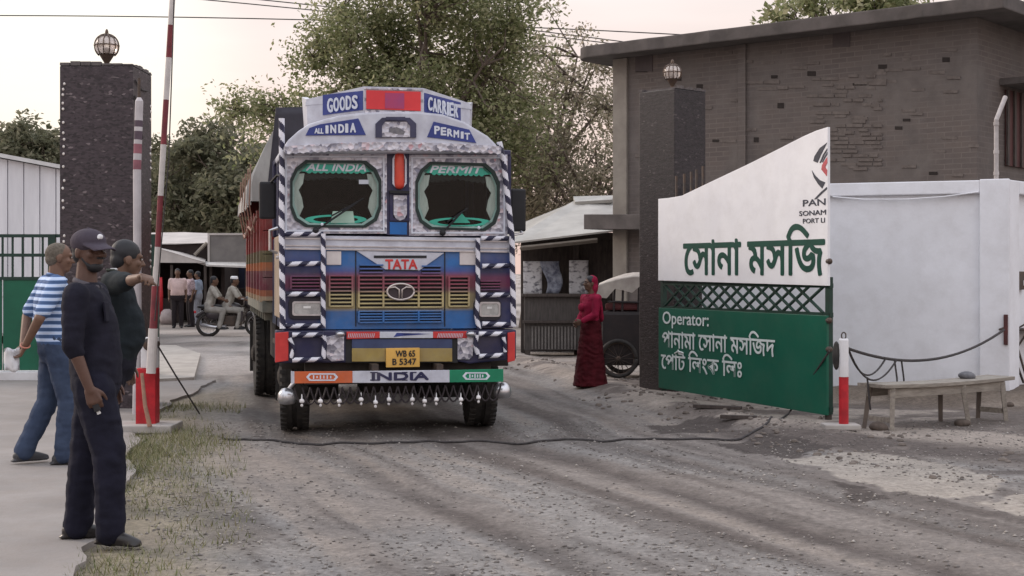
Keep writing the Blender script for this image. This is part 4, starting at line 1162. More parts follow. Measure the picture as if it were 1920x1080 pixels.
for (x0, y0, x1, y1, sk, R0, word, tx) in ((544, 300, 715, 426, 1, (531, 288, 725, 438), 'ALL INDIA', (574, 686)), (779, 303, 937, 430, 3, (767, 290, 951, 442), 'PERMIT', (806, 906))):
    p = wpane(x0, y0, x1, y1, sk)
    fo = tp('windscreen_surround', MB().ring(T.poly(onrect(p, *R0), -.0), T.poly(p, -.0), -.01, .06), m_foil)
    tp('frame_studs', MB().ring(T.poly(shrink(onrect(p, *R0), 4), -.02), T.poly(shrink(onrect(p, *R0), 7), -.02), -.024, -.008), m_lett, fo)
    ws = tp('windscreen', PR(shrink(p, 4), .02, .026), m_glass)
    tp('gasket', MB().ring(T.poly(p, -.02), T.poly(shrink(p, 4.5), -.02), -.03, .04), m_gask, ws)
    tp('tint_border', MB().ring(T.poly(shrink(p, 4), .012), T.poly(shrink(p, 8), .012), .012, .018), m_mint, ws)
    # tinted strip with scalloped lower edge and the words
    xa, xb = x0 + 16, x1 - 15; yt, yb_ = y0 + 7, y0 + 20
    st = [(xa + 10, yt), (xb - 10, yt + sk), (xb + 2, yt + 9 + sk), (xb + 4, yb_ + sk)]
    nsc = 10
    for k in range(nsc * 4 + 1):
        u = 1 - k / (nsc * 4); xx = xa + 14 + (xb - xa - 28) * u
        st.append((xx, yb_ + 2 + 3.2 * abs(math.sin(u * nsc * math.pi)) + sk * u))
    st += [(xa - 4, yb_), (xa - 2, yt + 9)]
    tp('sun_strip', PR(st, .012, .018), m_vis, ws)
    text('lettering', word, pbox(T, tx[0], y0 + 8 + sk * .5, tx[1], y0 + 19 + sk * .5, .012), .011, m_lett, ws, shear=.25, bold=.05)
    # curtains drawn to the sides
    for sgn, xe in ((1, x0 + 8), (-1, x1 - 8)):
        dd = sk if sgn < 0 else 0
        cpts = [(xe, yb_ + 6 + dd), (xe + sgn * 19, yb_ + 5 + dd), (xe + sgn * 16, yb_ + 24 + dd), (xe + sgn * 8, yb_ + 36 + dd), (xe + sgn * 14, yb_ + 50 + dd), (xe + sgn * 17, yb_ + 68 + dd), (xe + sgn * 9, yb_ + 86 + dd), (xe, yb_ + 78 + dd)]
        tp('curtain', PR(cpts, .034, .045), m_cur, ws)
    # fringe hanging in the top of the opening
    fp = [(xa, yb_ + 4), (xb, yb_ + 4 + sk)] + [(xb - (xb - xa) * k / 24, yb_ + 10 + 4 * (k % 2) + 6 * abs(math.cos(math.pi * k / 24)) + sk * (1 - k / 24)) for k in range(25)]
    tp('fringe', PR(fp, .05, .06), MT['black'], ws)
    # oval transfers along the bottom
    xc, yc = (x0 + x1) / 2 + (0 if x0 < 700 else 4), y1 - 15 + sk * .5
    el = lambda a, c: [(xc + a * math.cos(u), yc + c * math.sin(u)) for u in np.linspace(0, 6.2832, 29)[:-1]]
    tp('transfer', MB().ring(T.poly(el(58, 9), .012), T.poly(el(42, 5.5), .012), .012, .017), m_vis, ws)
    if x0 < 700:
        tp('sticker', PR([(624, 396), (662, 396), (665, 418), (620, 418)], .010, .015), M('sticker_mint', (.42, .60, .50), (.34, .5, .42)), ws)
        tp('sticker', PR([(673, 337), (691, 337), (691, 345), (673, 345)], .010, .015), m_lett, ws)
    else:
        tp('sticker', PR([(866, 400), (882, 418), (850, 418)], .010, .015), m_tgrn, ws)
    # wiper
    wxa, wya, wxb, wyb = (592, 432, 672, 378) if x0 < 700 else (830, 436, 868, 396)
    (ua, za), (ub, zb) = T(wxa, wya, -.05), T(wxb, wyb, -.05)
    wi = MB().tube([(ua, -.045, za), (ub, -.035, zb)], .009, 6); wi.tube([((ua + ub) / 2 - .05, -.04, (za + zb) / 2), (ub + .05, -.032, zb + .03)], .007, 6); wi.ell((ua, -.05, za), (.03, .03, .03), 10, 6)
    tp('wiper', wi, MT['black'])
    tp('wiper_pivot', MB().ell((T(604 if x0 < 700 else 898, 421 if x0 < 700 else 427, -.04)[0], -.04, T(604 if x0 < 700 else 898, 421 if x0 < 700 else 427, -.04)[1]), (.016, .016, .016), 10, 8), m_lett, smooth=True)
# centre post between the windscreens with the bullet lamp and framed plate
tp('centre_post', PR([(725, 286), (767, 288), (767, 444), (725, 440)], -.006, .06), m_tn)
tp('post_lower', PR([(731, 416), (763, 417), (763, 440), (731, 439)], -.014, -.006), m_tb)
bl_ = [(739, 299), (743, 290), (749, 287), (755, 290), (759, 300), (759, 343), (755, 349), (743, 349), (739, 343)]
lp = tp('marker_lamp', MB().ring(T.poly([(x + (x - 749) * .32, y + (y - 318) * .06) for x, y in bl_], -.02), T.poly(bl_, -.02), -.03, -.006), m_lett)
lensb = MB(); (ua, za), (ub, zb) = T(749, 293, -.03), T(749, 345, -.03); lensb.cap((ua, -.02, za), .045, (ub, -.02, zb), .048, 14)
tp('lens', lensb, M('marker_red', (.72, .09, .05), (.6, .06, .04), rough=.3), lp, smooth=True)
pf = tp('post_plate', MB().ring(T.poly(RC(731, 359, 768, 414), -.02), T.poly([(737, 365), (763, 365), (763, 409), (737, 409)], -.02), -.024, -.006), m_tn)
tp('plate_face', PR([(738, 366), (763, 366), (763, 402), (758, 411), (750, 414), (743, 411), (738, 402)], -.028, -.008), m_foil, pf, bevel=.003)
tp('plate_hood', PR([(731, 357), (768, 358), (768, 363), (731, 362)], -.06, -.006), MT['black'], pf)
# strip above the windscreens
tp('header_strip', PR([(531, 282), (951, 284), (951, 290), (531, 288)], -.004, .06), m_tn)
# --- roof visor with its two signs (a rounded dome standing proud of the cab)
dome = [(533, 286), (532, 276), (541, 262), (560, 245), (580, 232), (610, 223), (640, 216), (680, 211), (720, 209), (780, 209), (830, 214), (870, 228), (895, 243), (915, 255), (930, 270), (940, 286)]
vz = tp('roof_visor', PR(dome, -.16, 1.2), m_tw, bevel=.02)
fr_ = [(535, 287)] + [(535 + 405 * k / 60, 281 - 3 * abs(math.sin(k * 1.1)) - 7 * math.sin(math.pi * k / 60)) for k in range(61)] + [(940, 288)]
low = [(940, 288)] + [(940 - 405 * k / 60, 288 + 2.4 * (k % 2) - 7 * math.sin(math.pi * k / 60)) for k in range(61)] + [(535, 287)]
tp('visor_fringe', PR([(533, 274)] + [(535 + 403 * k / 30, 274 - 8 * math.sin(math.pi * k / 30)) for k in range(31)] + [(940, 276)] + [(940 - 405 * k / 60, 287 + 2.6 * (k % 2) - 7 * math.sin(math.pi * k / 60)) for k in range(61)], -.185, -.16), m_foil, vz)
for pts, word, bx in (([(573, 254), (580, 240), (600, 233), (672, 222), (686, 253)], 'ALL INDIA', (590, 232, 668, 252)), ([(813, 228), (880, 243), (893, 268), (801, 257)], 'PERMIT', (812, 236, 884, 262))):
    sg = tp('visor_sign', PR(pts, -.168, -.158), m_tsign, vz)
    if word == 'PERMIT':
        for i, ch in enumerate(word):
            x = 815 + (0, 12, 24, 36, 49.5, 56.5)[i]; y = 237 + i * 2.6
            text('lettering', ch, pbox(T, x, y + (0 if ch != 'I' else 0), x + (9 if ch != 'I' else 4), y + 14 - i * .5, -.168), -.169, m_lett, sg, bold=.06)
    else:
        text('lettering', 'ALL', pbox(T, 590, 241, 606, 250, -.168), -.169, m_lett, sg, bold=.05)
        for i, ch in enumerate('INDIA'):
            x = 611 + i * 12 + (0, -3, 0, 1, -2)[i]; text('lettering', ch, pbox(T, x, 236 - i * 1.1, x + (4 if ch == 'I' else 9.5), 249.5 - i * .5, -.168), -.169, m_lett, sg, bold=.06)
oc = [(716, 221), (768, 221), (780, 232), (780, 258), (704, 258), (704, 232)]
em = tp('visor_emblem', MB().ring(T.poly(oc, -.165), T.poly([(722, 228), (762, 228), (769, 236), (769, 258), (716, 258), (716, 236)], -.165), -.18, -.158), M('emblem_dark', (.06, .06, .11), (.04, .04, .07)), vz)
tp('emblem_face', PR([(722, 228), (762, 228), (769, 236), (769, 257), (716, 257), (716, 236)], -.168, -.158), m_foil, em)
tp('emblem_picture', PR([(731, 241), (744, 238), (754, 243), (760, 247), (757, 252), (738, 250), (730, 247)], -.172, -.168), M('picture_grey', (.12, .12, .14), (.2, .19, .2), scale=30), em)
tp('emblem_bar', PR([(724, 219), (760, 219), (760, 225), (724, 225)], -.186, -.165), M('emblem_dark', (.06, .06, .11)), em)
# --- facetted head board above
def facet(pA, pB, v0, v1, th=.05):   # quad between two vertical edges, at depths v0 and v1
    (a0, z0), (a1, z1) = T(*pA[0], v0), T(*pA[1], v0); (b0, y0), (b1, y1) = T(*pB[0], v1), T(*pB[1], v1)
    d = Vector((b0 - a0, v1 - v0)).normalized(); nrm = Vector((d.y, -d.x)) * -1
    if nrm.y < 0: nrm = -nrm
    f = [(a0, v0, z0), (b0, v1, y0), (b1, v1, y1), (a1, v0, z1)]
    bk = [(x + nrm.x * th, y + nrm.y * th, z) for x, y, z in f]
    return MB().add(f + bk, [(0, 1, 2, 3), (7, 6, 5, 4), (0, 4, 5, 1), (1, 5, 6, 2), (2, 6, 7, 3), (3, 7, 4, 0)])
vC, vE = -.12, .30
hb = tp('head_board', facet(((683, 162), (683, 216)), ((794, 165), (794, 218)), vC, vC), m_tw)
hbl = tp('head_board', facet(((574, 186), (577, 240)), ((683, 162), (683, 217)), vE, vC), m_tw)
hbr = tp('head_board', facet(((794, 165), (794, 218)), ((882, 194), (880, 246)), vC, vE), m_tw)
tp('head_board_end', facet(((566, 182), (570, 240)), ((574, 186), (577, 240)), .75, vE), m_tw)
tp('head_board_end', facet(((882, 194), (880, 246)), ((886, 192), (884, 244)), vE, .75), m_tw)
tp('head_board_top', MB().prismz([(T(573, 178, vE)[0], vE), (T(683, 160, vC)[0], vC), (T(794, 160, vC)[0], vC), (T(884, 180, vE)[0], vE), (T(884, 180, .7)[0], .75), (T(573, 180, .7)[0], .75)], T(740, 164, vC)[1] - .13, T(740, 164, vC)[1] - .10), m_tw)
def onfacet(name, pA, pB, quad, mat, par, lift):
    # quad in fractions of the facet (u along, w down)
    return None
m_pv = M('head_red', (.70, .045, .05), (.58, .035, .045), scale=3, rough=.4)
rp_ = tp('red_sign', facet(((687, 169), (687, 204)), ((789, 172), (789, 208)), vC - .015, vC - .015, .015), m_pv, hb)
tp('sign_tint', facet(((722, 174), (722, 203)), ((758, 175), (758, 204)), vC - .018, vC - .018, .003), M('faded_violet', (.33, .06, .17), (.45, .05, .11), scale=5), hb)
mb = MB()
for x0, x1, ya, yb_ in ((683, 793, 164, 167), (684, 793, 206, 212)): mb.add(facet(((x0, ya), (x0, yb_)), ((x1, ya + 3), (x1, yb_ + 3)), vC - .012, vC - .012, .012).v, facet(((x0, ya), (x0, yb_)), ((x1, ya + 3), (x1, yb_ + 3)), vC - .012, vC - .012, .012).f)
tp('board_trim', mb, m_foil, hb)
def dep(x):  # depth of the facets under an image column, a hair in front
    if x < 683: return vC + (683 - x) / (683 - 574) * (vE - vC)
    return vC + (x - 794) / (882 - 794) * (vE - vC)
def facetq(x0, yA0, yA1, x1, yB0, yB1, lift, th):
    return facet(((x0, yA0), (x0, yA1)), ((x1, yB0), (x1, yB1)), dep(x0) - lift, dep(x1) - lift, th)
tp('board_sign', facetq(605, 178, 216, 680, 170, 206, .008, .006), m_tsign, hbl)
tp('board_sign', facetq(796, 174, 210, 864, 192, 228, .008, .006), m_tsign, hbr)
def facet_text(word, x0, x1, top_, bot_, par):
    wd_ = [.5 if ch == 'I' else 1.0 for ch in word]; w_ = (x1 - x0) / sum(wd_)
    for i, ch in enumerate(word):
        xa = x0 + sum(wd_[:i]) * w_; xb = xa + w_ * (.80 if ch != 'I' else .28)
        u = (xa - x0) / (x1 - x0)
        yt = top_[0] + (top_[1] - top_[0]) * u; yb_ = bot_[0] + (bot_[1] - bot_[0]) * u
        v_ = min(dep(xa), dep(xb)) - .012
        text('lettering', ch, pbox(T, xa, yt, xb, yb_, v_), v_, m_lett, par, bold=.035, ext=.012)
facet_text('GOODS', 614, 672, (185, 178), (210, 202), hbl)
facet_text('CARRIER', 803, 860, (183, 198), (207, 222), hbr)
# --- mirrors, side fittings
mi = tp('mirror', MB().box((xR + .10, .25, T(970, 392)[1]), (.15, .06, .40)), MT['black'], bevel=.02)
tp('mirror_arm', MB().tube([(xR + .1, .25, T(970, 426)[1]), (xR + .14, .22, T(970, 436)[1]), (xR + .02, .12, T(970, 440)[1])], .012, 6), m_chrome, mi)
mi = tp('mirror', MB().box((xL - .12, .35, T(500, 372)[1]), (.15, .07, .34)), MT['black'], bevel=.02)
tp('mirror_arm', MB().tube([(xL - .1, .35, T(500, 340)[1]), (xL - .04, .2, T(500, 325)[1]), (xL + .02, .1, T(500, 330)[1])], .013, 6), MT['black'], mi)
tp('hand_rail', MB().tube([(xL - .03, .3, T(500, 425)[1]), (xL - .10, .3, T(500, 430)[1]), (xL - .10, .3, T(500, 468)[1]), (xL - .03, .3, T(500, 474)[1])], .014, 8), m_chrome)
for sx in (-1, 1):
    d_ = tp('cab_door', MB().box((xm + sx * (hw + .002), .62, (zT + zB) / 2 + .05), (.03, 1.0, zT - zB - .1)), M('door_tan', (.34, .27, .20), (.25, .19, .14), scale=5) if sx < 0 else m_tn, bevel=.008)
    tp('door_handle', MB().box((xm + sx * (hw + .03), .3, zT - .2), (.03, .14, .03)), m_chrome, d_, bevel=.008)
    tp('step', MB().box((xm + sx * (hw - .05), .55, zB - .12), (.2, .5, .04)), MT['darkmetal'])
# --- chassis and wheels
ch = MB()
for sx in (-.42, .42): ch.box((xm + sx, 3.2, .86), (.09, 6.4, .2))
for y in (.3, 2.2, 3.4, 5.2, 6.0): ch.box((xm, y, .86), (.8, .1, .16))
ch.box((xm, .8, .55), (1.5, .14, .14)); ch.box((xm, 4.75, .52), (1.5, .16, .16)); ch.ell((xm, 4.75, .52), (.24, .26, .26)); ch.box((xm, .9, .82), (1.0, 1.4, .35)); ch.tube([(xm, 1.6, .75), (xm, 4.7, .55)], .05)
ch.box((xm - .75, 2.6, .8), (.5, .9, .45)); ch.box((xm, .1, .58), (1.7, .10, .22))
ch.box((xm, 1.0, .48), (.5, .5, .3)); ch.box((xm + .55, 2.4, .62), (.6, 1.0, .5)); ch.tube([(xm - .8, .8, .5), (xm + .8, .8, .5)], .06)
tp('chassis', ch, m_under, bevel=.01)
for sx in (-1, 1):  # rubber flaps added to stop sky light leaking under the truck
    tp('light_stop_flap', MB().box((xm + sx * .72, 1.48, .52), (.62, .012, .62)), MT['rubber'])
    tp('light_stop_flap', MB().box((xm + sx * .80, 5.42, .55), (.66, .012, .62)), MT['rubber'])
sp_w = MB().lathe([(.28, -.12), (.46, -.12), (.5, -.06), (.5, .06), (.46, .12), (.28, .12)], (xm, 2.9, .58), 'z', 32)
tp('spare_tyre', sp_w, MT['rubber'])
def wheel(x, y, r, w_, side, steer=0.0, dual=False):
    hw_ = w_ / 2
    prof = [(r * .56, -hw_ * .8), (r * .70, -hw_), (r * .90, -hw_ * .97), (r * .975, -hw_ * .82), (r, -hw_ * .6), (r, -hw_ * .16), (r * .965, -hw_ * .13), (r * .965, hw_ * .13), (r, hw_ * .16), (r, hw_ * .6), (r * .975, hw_ * .82), (r * .90, hw_ * .97), (r * .70, hw_), (r * .56, hw_ * .8)]
    wo = MB().lathe([(r * .3, -hw_ * .3)] + [(r * .58, -hw_ * .62), (r * .58, hw_ * .62)] + [(r * .3, hw_ * .3)], (0, 0, 0), 'x', 28).build('wheel', M('rim_paint', (.22, .18, .15), (.12, .1, .09), scale=10), tk)
    wo.location = (x, y, r); wo.rotation_euler = (0, 0, steer)
    ty = MB().lathe(prof, (0, 0, 0), 'x', 44)
    for k in range(44):
        a = 2 * math.pi * k / 44
        for s_ in (-1, 1):
            ty.box((s_ * hw_ * .74, (r * .985) * math.cos(a), (r * .985) * math.sin(a)), (hw_ * .42, .035, .03), rx=a - math.pi / 2)
    ty.build('tyre', MT['rubber'], wo)
    MB().lathe([(.12, 0), (.12, side * .05), (.09, side * .10), (.03, side * .12)], (side * hw_ * .35, 0, 0), 'x', 16).build('hub', m_under, wo)
    return wo
xw = hw - .16
wheel(xm - xw, .80, .50, .27, -1, math.radians(-5)); wheel(xm + xw, .80, .50, .27, 1, math.radians(-5))
for sx in (-1, 1):
    for k in (0, 1): wheel(xm + sx * (.98 - k * .31), 4.75, .50, .25, sx)
# chrome caps that stand out beside the bumper board
for x, y, sx in ((538, 744, -1), (942, 733, 1)):
    u, z = T(x, y, .05)
    hc = MB().lathe([(.02, -.07), (.07, -.06), (.085, -.02), (.08, .03), (.05, .07), (.02, .08)], (u, .05, z), 'z', 16)
    hc.tube([(u, .05, z + .05), (u - sx * .12, .12, z + .18), (u - sx * .25, .2, z + .2)], .018, 8)
    tp('bumper_cap', hc, m_chrome, smooth=True)
# mud guards
for sx in (-1, 1):
    mg_ = MB()
    arc = [(.80 + .60 * math.cos(u), .52 + .60 * math.sin(u)) for u in np.linspace(.1, 3.0, 14)]
    for (ya, za), (yb_, zb) in zip(arc, arc[1:]):
        mg_.add([(xm + sx * (hw - .34), ya, za), (xm + sx * (hw - .0), ya, za), (xm + sx * (hw - .0), yb_, zb), (xm + sx * (hw - .34), yb_, zb), (xm + sx * (hw - .34), ya * 1.0, za + .02), (xm + sx * hw, ya, za + .02), (xm + sx * hw, yb_, zb + .02), (xm + sx * (hw - .34), yb_, zb + .02)],
                [(0, 1, 2, 3), (7, 6, 5, 4), (0, 4, 5, 1), (1, 5, 6, 2), (2, 6, 7, 3), (3, 7, 4, 0)])
    tp('mudguard', mg_, m_under)
# --- cargo body: planked sides painted in bands, tarpaulin above
m_body = bpy.data.materials.new('body_bands'); t, b = nodes_of(m_body); b.inputs['Roughness'].default_value = .5
tcn = t.nodes.new('ShaderNodeTexCoord'); sx_ = t.nodes.new('ShaderNodeSeparateXYZ'); t.links.new(tcn.outputs['Object'], sx_.inputs[0])
mr_ = t.nodes.new('ShaderNodeMapRange'); mr_.inputs[1].default_value = 1.15; mr_.inputs[2].default_value = 2.4; t.links.new(sx_.outputs[2], mr_.inputs[0])
rp = t.nodes.new('ShaderNodeValToRGB'); cr = rp.color_ramp; cr.interpolation = 'CONSTANT'
cr.elements[0].position = 0; cr.elements[0].color = (.40, .30, .20, 1); cr.elements[1].position = .78; cr.elements[1].color = (.30, .035, .03, 1)
for p_, c_ in ((.06, (.34, .12, .06)), (.11, (.16, .03, .05)), (.27, (.42, .13, .04)), (.34, (.14, .12, .06)), (.44, (.24, .028, .026)), (.72, (.26, .035, .03))):
    e = cr.elements.new(p_); e.color = (*c_, 1)
t.links.new(mr_.outputs[0], rp.inputs[0])
nzb = t.nodes.new('ShaderNodeTexNoise'); nzb.inputs['Scale'].default_value = 7; nzb.inputs['Detail'].default_value = 7; t.links.new(tcn.outputs['Object'], nzb.inputs[0])
mrb = t.nodes.new('ShaderNodeMapRange'); mrb.inputs[3].default_value = .55; mrb.inputs[4].default_value = 1.4; t.links.new(nzb.outputs[0], mrb.inputs[0])
vsb = t.nodes.new('ShaderNodeVectorMath'); vsb.operation = 'SCALE'; t.links.new(rp.outputs[0], vsb.inputs[0]); t.links.new(mrb.outputs[0], vsb.inputs['Scale']); add_dust(t, b, tcn, vsb.outputs[0], .45)
cb = MB(); y0_, y1_, chw = 2.12, 6.1, 1.10
for sx in (-1, 1):
    for k in range(4): cb.box((xm + sx * chw, (y0_ + y1_) / 2, 1.30 + k * .242), (.05, y1_ - y0_, .236))
    for k in range(6): cb.box((xm + sx * (chw + .035), y0_ + .1 + (y1_ - y0_ - .2) * k / 5, 1.66), (.04, .10, .98))
for k in range(5): cb.box((xm, y0_, 1.30 + k * .242), (2 * chw, .05, .236)); cb.box((xm, y1_, 1.30 + k * .242), (2 * chw, .05, .236))
tp('cargo_body', cb, m_body, bevel=.006)
fl = MB(); fl.box((xm, (y0_ + y1_) / 2, 1.12), (2 * chw + .06, y1_ - y0_, .12))
for k in range(9): fl.box((xm, y0_ + .2 + k * .46, 1.02), (2 * chw, .07, .09))
tp('cargo_floor', fl, M('floor_beam', (.22, .20, .16), (.12, .13, .11), scale=6), bevel=.006)
# tarpaulin: grid draped over the load
nu, nv_ = 44, 40; tv, tf = [], []
for j in range(nv_ + 1):
    y = 2.04 + (y1_ + .06 - 2.04) * j / nv_
    ztop = 3.13 - .18 * (j / nv_)
    for i in range(nu + 1):
        s_ = -1 + 2 * i / nu; a = abs(s_)
        if a < .5:
            x = s_ / .5 * .90; z = ztop + .05 * math.cos(s_ * math.pi) + .03 * mnoise.noise(Vector((x * 2, y * 2, 0)))
        else:
            u = (a - .5) / .5; x = math.copysign(.90 + .33 * min(1, u * 1.3) ** .8, s_); z = ztop - u * (ztop - 2.20)
            fold = mnoise.noise(Vector((y * 4.5, u * 1.2, 3 + (s_ > 0)))) * .06 * (.3 + u)
            x += math.copysign(fold, s_); z += .04 * mnoise.noise(Vector((y * 3, 7, 0))) * u
        tv.append((xm + x, y, z))
for j in range(nv_):
    for i in range(nu): q = j * (nu + 1) + i; tf.append((q, q + 1, q + nu + 2, q + nu + 1))
base_ = len(tv); row = list(range(nu + 1)); tv.append((xm, 2.04, 2.3)); 
for i in range(nu): tf.append((i + 1, i, base_))
tf.append((0, nu, base_))
tv.append((xm, y1_ + .06, 2.3)); 
for i in range(nu): tf.append((nv_ * (nu + 1) + i, nv_ * (nu + 1) + i + 1, base_ + 1))
m_tarp = M('tarpaulin', (.40, .39, .37), (.20, .195, .19), scale=2.2, rough=.55, bump=.15, bscale=18, stretch=(1, 2.5, .5))
ta = MB().add(tv, tf).build('tarpaulin', [m_tarp], tk, smooth=True)
# dark sheet lashed over its front
nv2 = []; nf2 = []
for j in range(13):
    for i in range(21):
        u = -1 + i / 10; z = 2.2 + (3.16 - 2.2) * j / 12 + .03 * math.cos(u * 1.5)
        nv2.append((xm + u * (1.10 - .10 * j / 12), 1.99 + .03 * mnoise.noise(Vector((u * 3, z * 3, 5))), z))
for j in range(12):
    for i in range(20): q = j * 21 + i; nf2.append((q, q + 1, q + 22, q + 21))
o = MB().add(nv2, nf2).build('front_sheet', M('navy_sheet', (.022, .020, .030), (.035, .032, .045), scale=4, rough=.55), ta, smooth=True)
sm_ = o.modifiers.new('s', 'SOLIDIFY'); sm_.thickness = .02
mb = MB()
for y in (2.3, 3.0, 3.8, 4.6, 5.4):
    mb.tube([(xm - 1.24, y, 2.6), (xm - 1.25, y + .15, 2.2), (xm - 1.19, y + .3, 1.9)], .008, 6)
mb.tube([(xm - 1.19, 2.2, 2.05), (xm - 1.2, 3, 1.93), (xm - 1.2, 4, 2.0), (xm - 1.2, 5.0, 1.9), (xm - 1.19, 6.0, 1.97)], .014, 6)
tp('lashing_rope', mb, M('pale_rope', (.42, .27, .22), (.3, .18, .14)))
# ================================================================== PEOPLE
def rot(v, yaw=0, pitch=0, roll=0):
    return Matrix.Rotation(yaw, 3, 'Z') @ Matrix.Rotation(pitch, 3, 'X') @ Matrix.Rotation(roll, 3, 'Y') @ Vector(v)
STAND = dict(pelvis=(0, 0, .95), chest=(0, -.01, 1.28), neck=(0, .01, 1.46), head=(0, -.015, 1.617),
             shR=(-.185, .0, 1.39), elR=(-.235, .03, 1.13), wrR=(-.245, -.04, .885),
             shL=(.185, .0, 1.39), elL=(.235, .03, 1.13), wrL=(.245, -.04, .885),
             hipR=(-.09, 0, .92), knR=(-.10, -.02, .50), anR=(-.105, .02, .085),
             hipL=(.09, 0, .92), knL=(.10, -.02, .50), anL=(.105, .02, .085),
             toeR=-.15, toeL=.15, hy=0.0, hp=0.0, curl=.55)
def hand(mb, wr, el, side, curl, palm=None, fine=True):
    wr = Vector(wr); d = (wr - Vector(el)).normalized()
    n = Vector(palm) if palm else Vector((-side, 0, 0))          # palm faces the thigh
    n = (n - d * n.dot(d)).normalized(); s_ = d.cross(n)         # across the palm, towards the thumb
    fwd = Vector((0, -1, 0))
    if s_.dot(fwd) < 0 and abs(s_.dot(fwd)) > .2: s_ = -s_
    mb.cap(wr - d * .02, .026, wr + d * .02, .025)
    lens = (.074, .082, .076, .058)
    for i in range(4):
        o = (.5 - i / 3.0) * .062
        k = wr + d * (.088 - abs(i - 1.2) * .004) + s_ * o
        mb.cap(wr + d * .015 + s_ * o * .55, .0165, k, .0135)
        p = k; ang = curl * (.5 + .12 * i)
        for j, f_ in enumerate((.46, .30, .24)):
            q = p + (d * math.cos(ang) + n * math.sin(ang)) * lens[i] * f_
            mb.cap(p, .0098 - .0008 * j, q, .0092 - .0010 * j, seg=8)
            p = q; ang += curl * (.75 - .1 * j)
    b0 = wr + d * .025 + s_ * .026 + n * .004
    b1 = b0 + (d * .62 + s_ * .62 + n * .30).normalized() * .042
    b2 = b1 + (d * .85 + s_ * .22 + n * .42).normalized() * .034
    b3 = b2 + (d * .95 - s_ * .05 + n * .35).normalized() * .026
    mb.cap(b0, .0175, b1, .0125); mb.cap(b1, .0115, b2, .0105); mb.cap(b2, .0102, b3, .0085)
    return wr + d * .075 + n * .02, d, n, s_
def arm_dir(J, s): return Vector(J['wr' + s]) - Vector(J['el' + s])
SKIN = {}
def skin(c):
    if c not in SKIN: SKIN[c] = M('skin', c, tuple(x * .8 for x in c), scale=14, rough=.55, spec=.35)
    return SKIN[c]
CLOTH = {}
def cloth(name, c, c2=None, **k):
    if name not in CLOTH: CLOTH[name] = M(name, c, c2 or tuple(x * .75 for x in c), scale=k.pop('scale', 7), rough=.85, bump=.12, bscale=60, spec=.15, **k)
    return CLOTH[name]
def torso(mb, J, g=1.0, belly=0.0, hem=None, top_pad=0.0):
    """one lofted trunk from the hips to the base of the neck"""
    P, C, N = Vector(J['pelvis']), Vector(J['chest']), Vector(J['neck'])
    def at(t): return P.lerp(C, t) if t <= 1 else C.lerp(N, t - 1)
    R = [(-.32, .135, .10), (-.2, .162, .118), (0, .168, .122), (.25, .158, .112 + belly * .8), (.5, .150, .106 + belly), (.8, .160, .112 + belly * .5), (1.0, .176, .116), (1.25, .188, .108), (1.5, .182, .092), (1.68, .135, .078), (1.85, .075, .066), (1.98, .058, .058)]
    rings = []
    for t_, rx, ry in R:
        if hem is not None and t_ < hem: continue
        c = at(max(t_, -.4)) if t_ >= 0 else P + (P - C) * (-t_) * 1.0
        rings.append((c.x, c.y - belly * .35 * (1 if .1 < t_ < .9 else 0), c.z, rx * g + top_pad, ry * g + top_pad))
    mb.loft(rings, 22)
    return rings
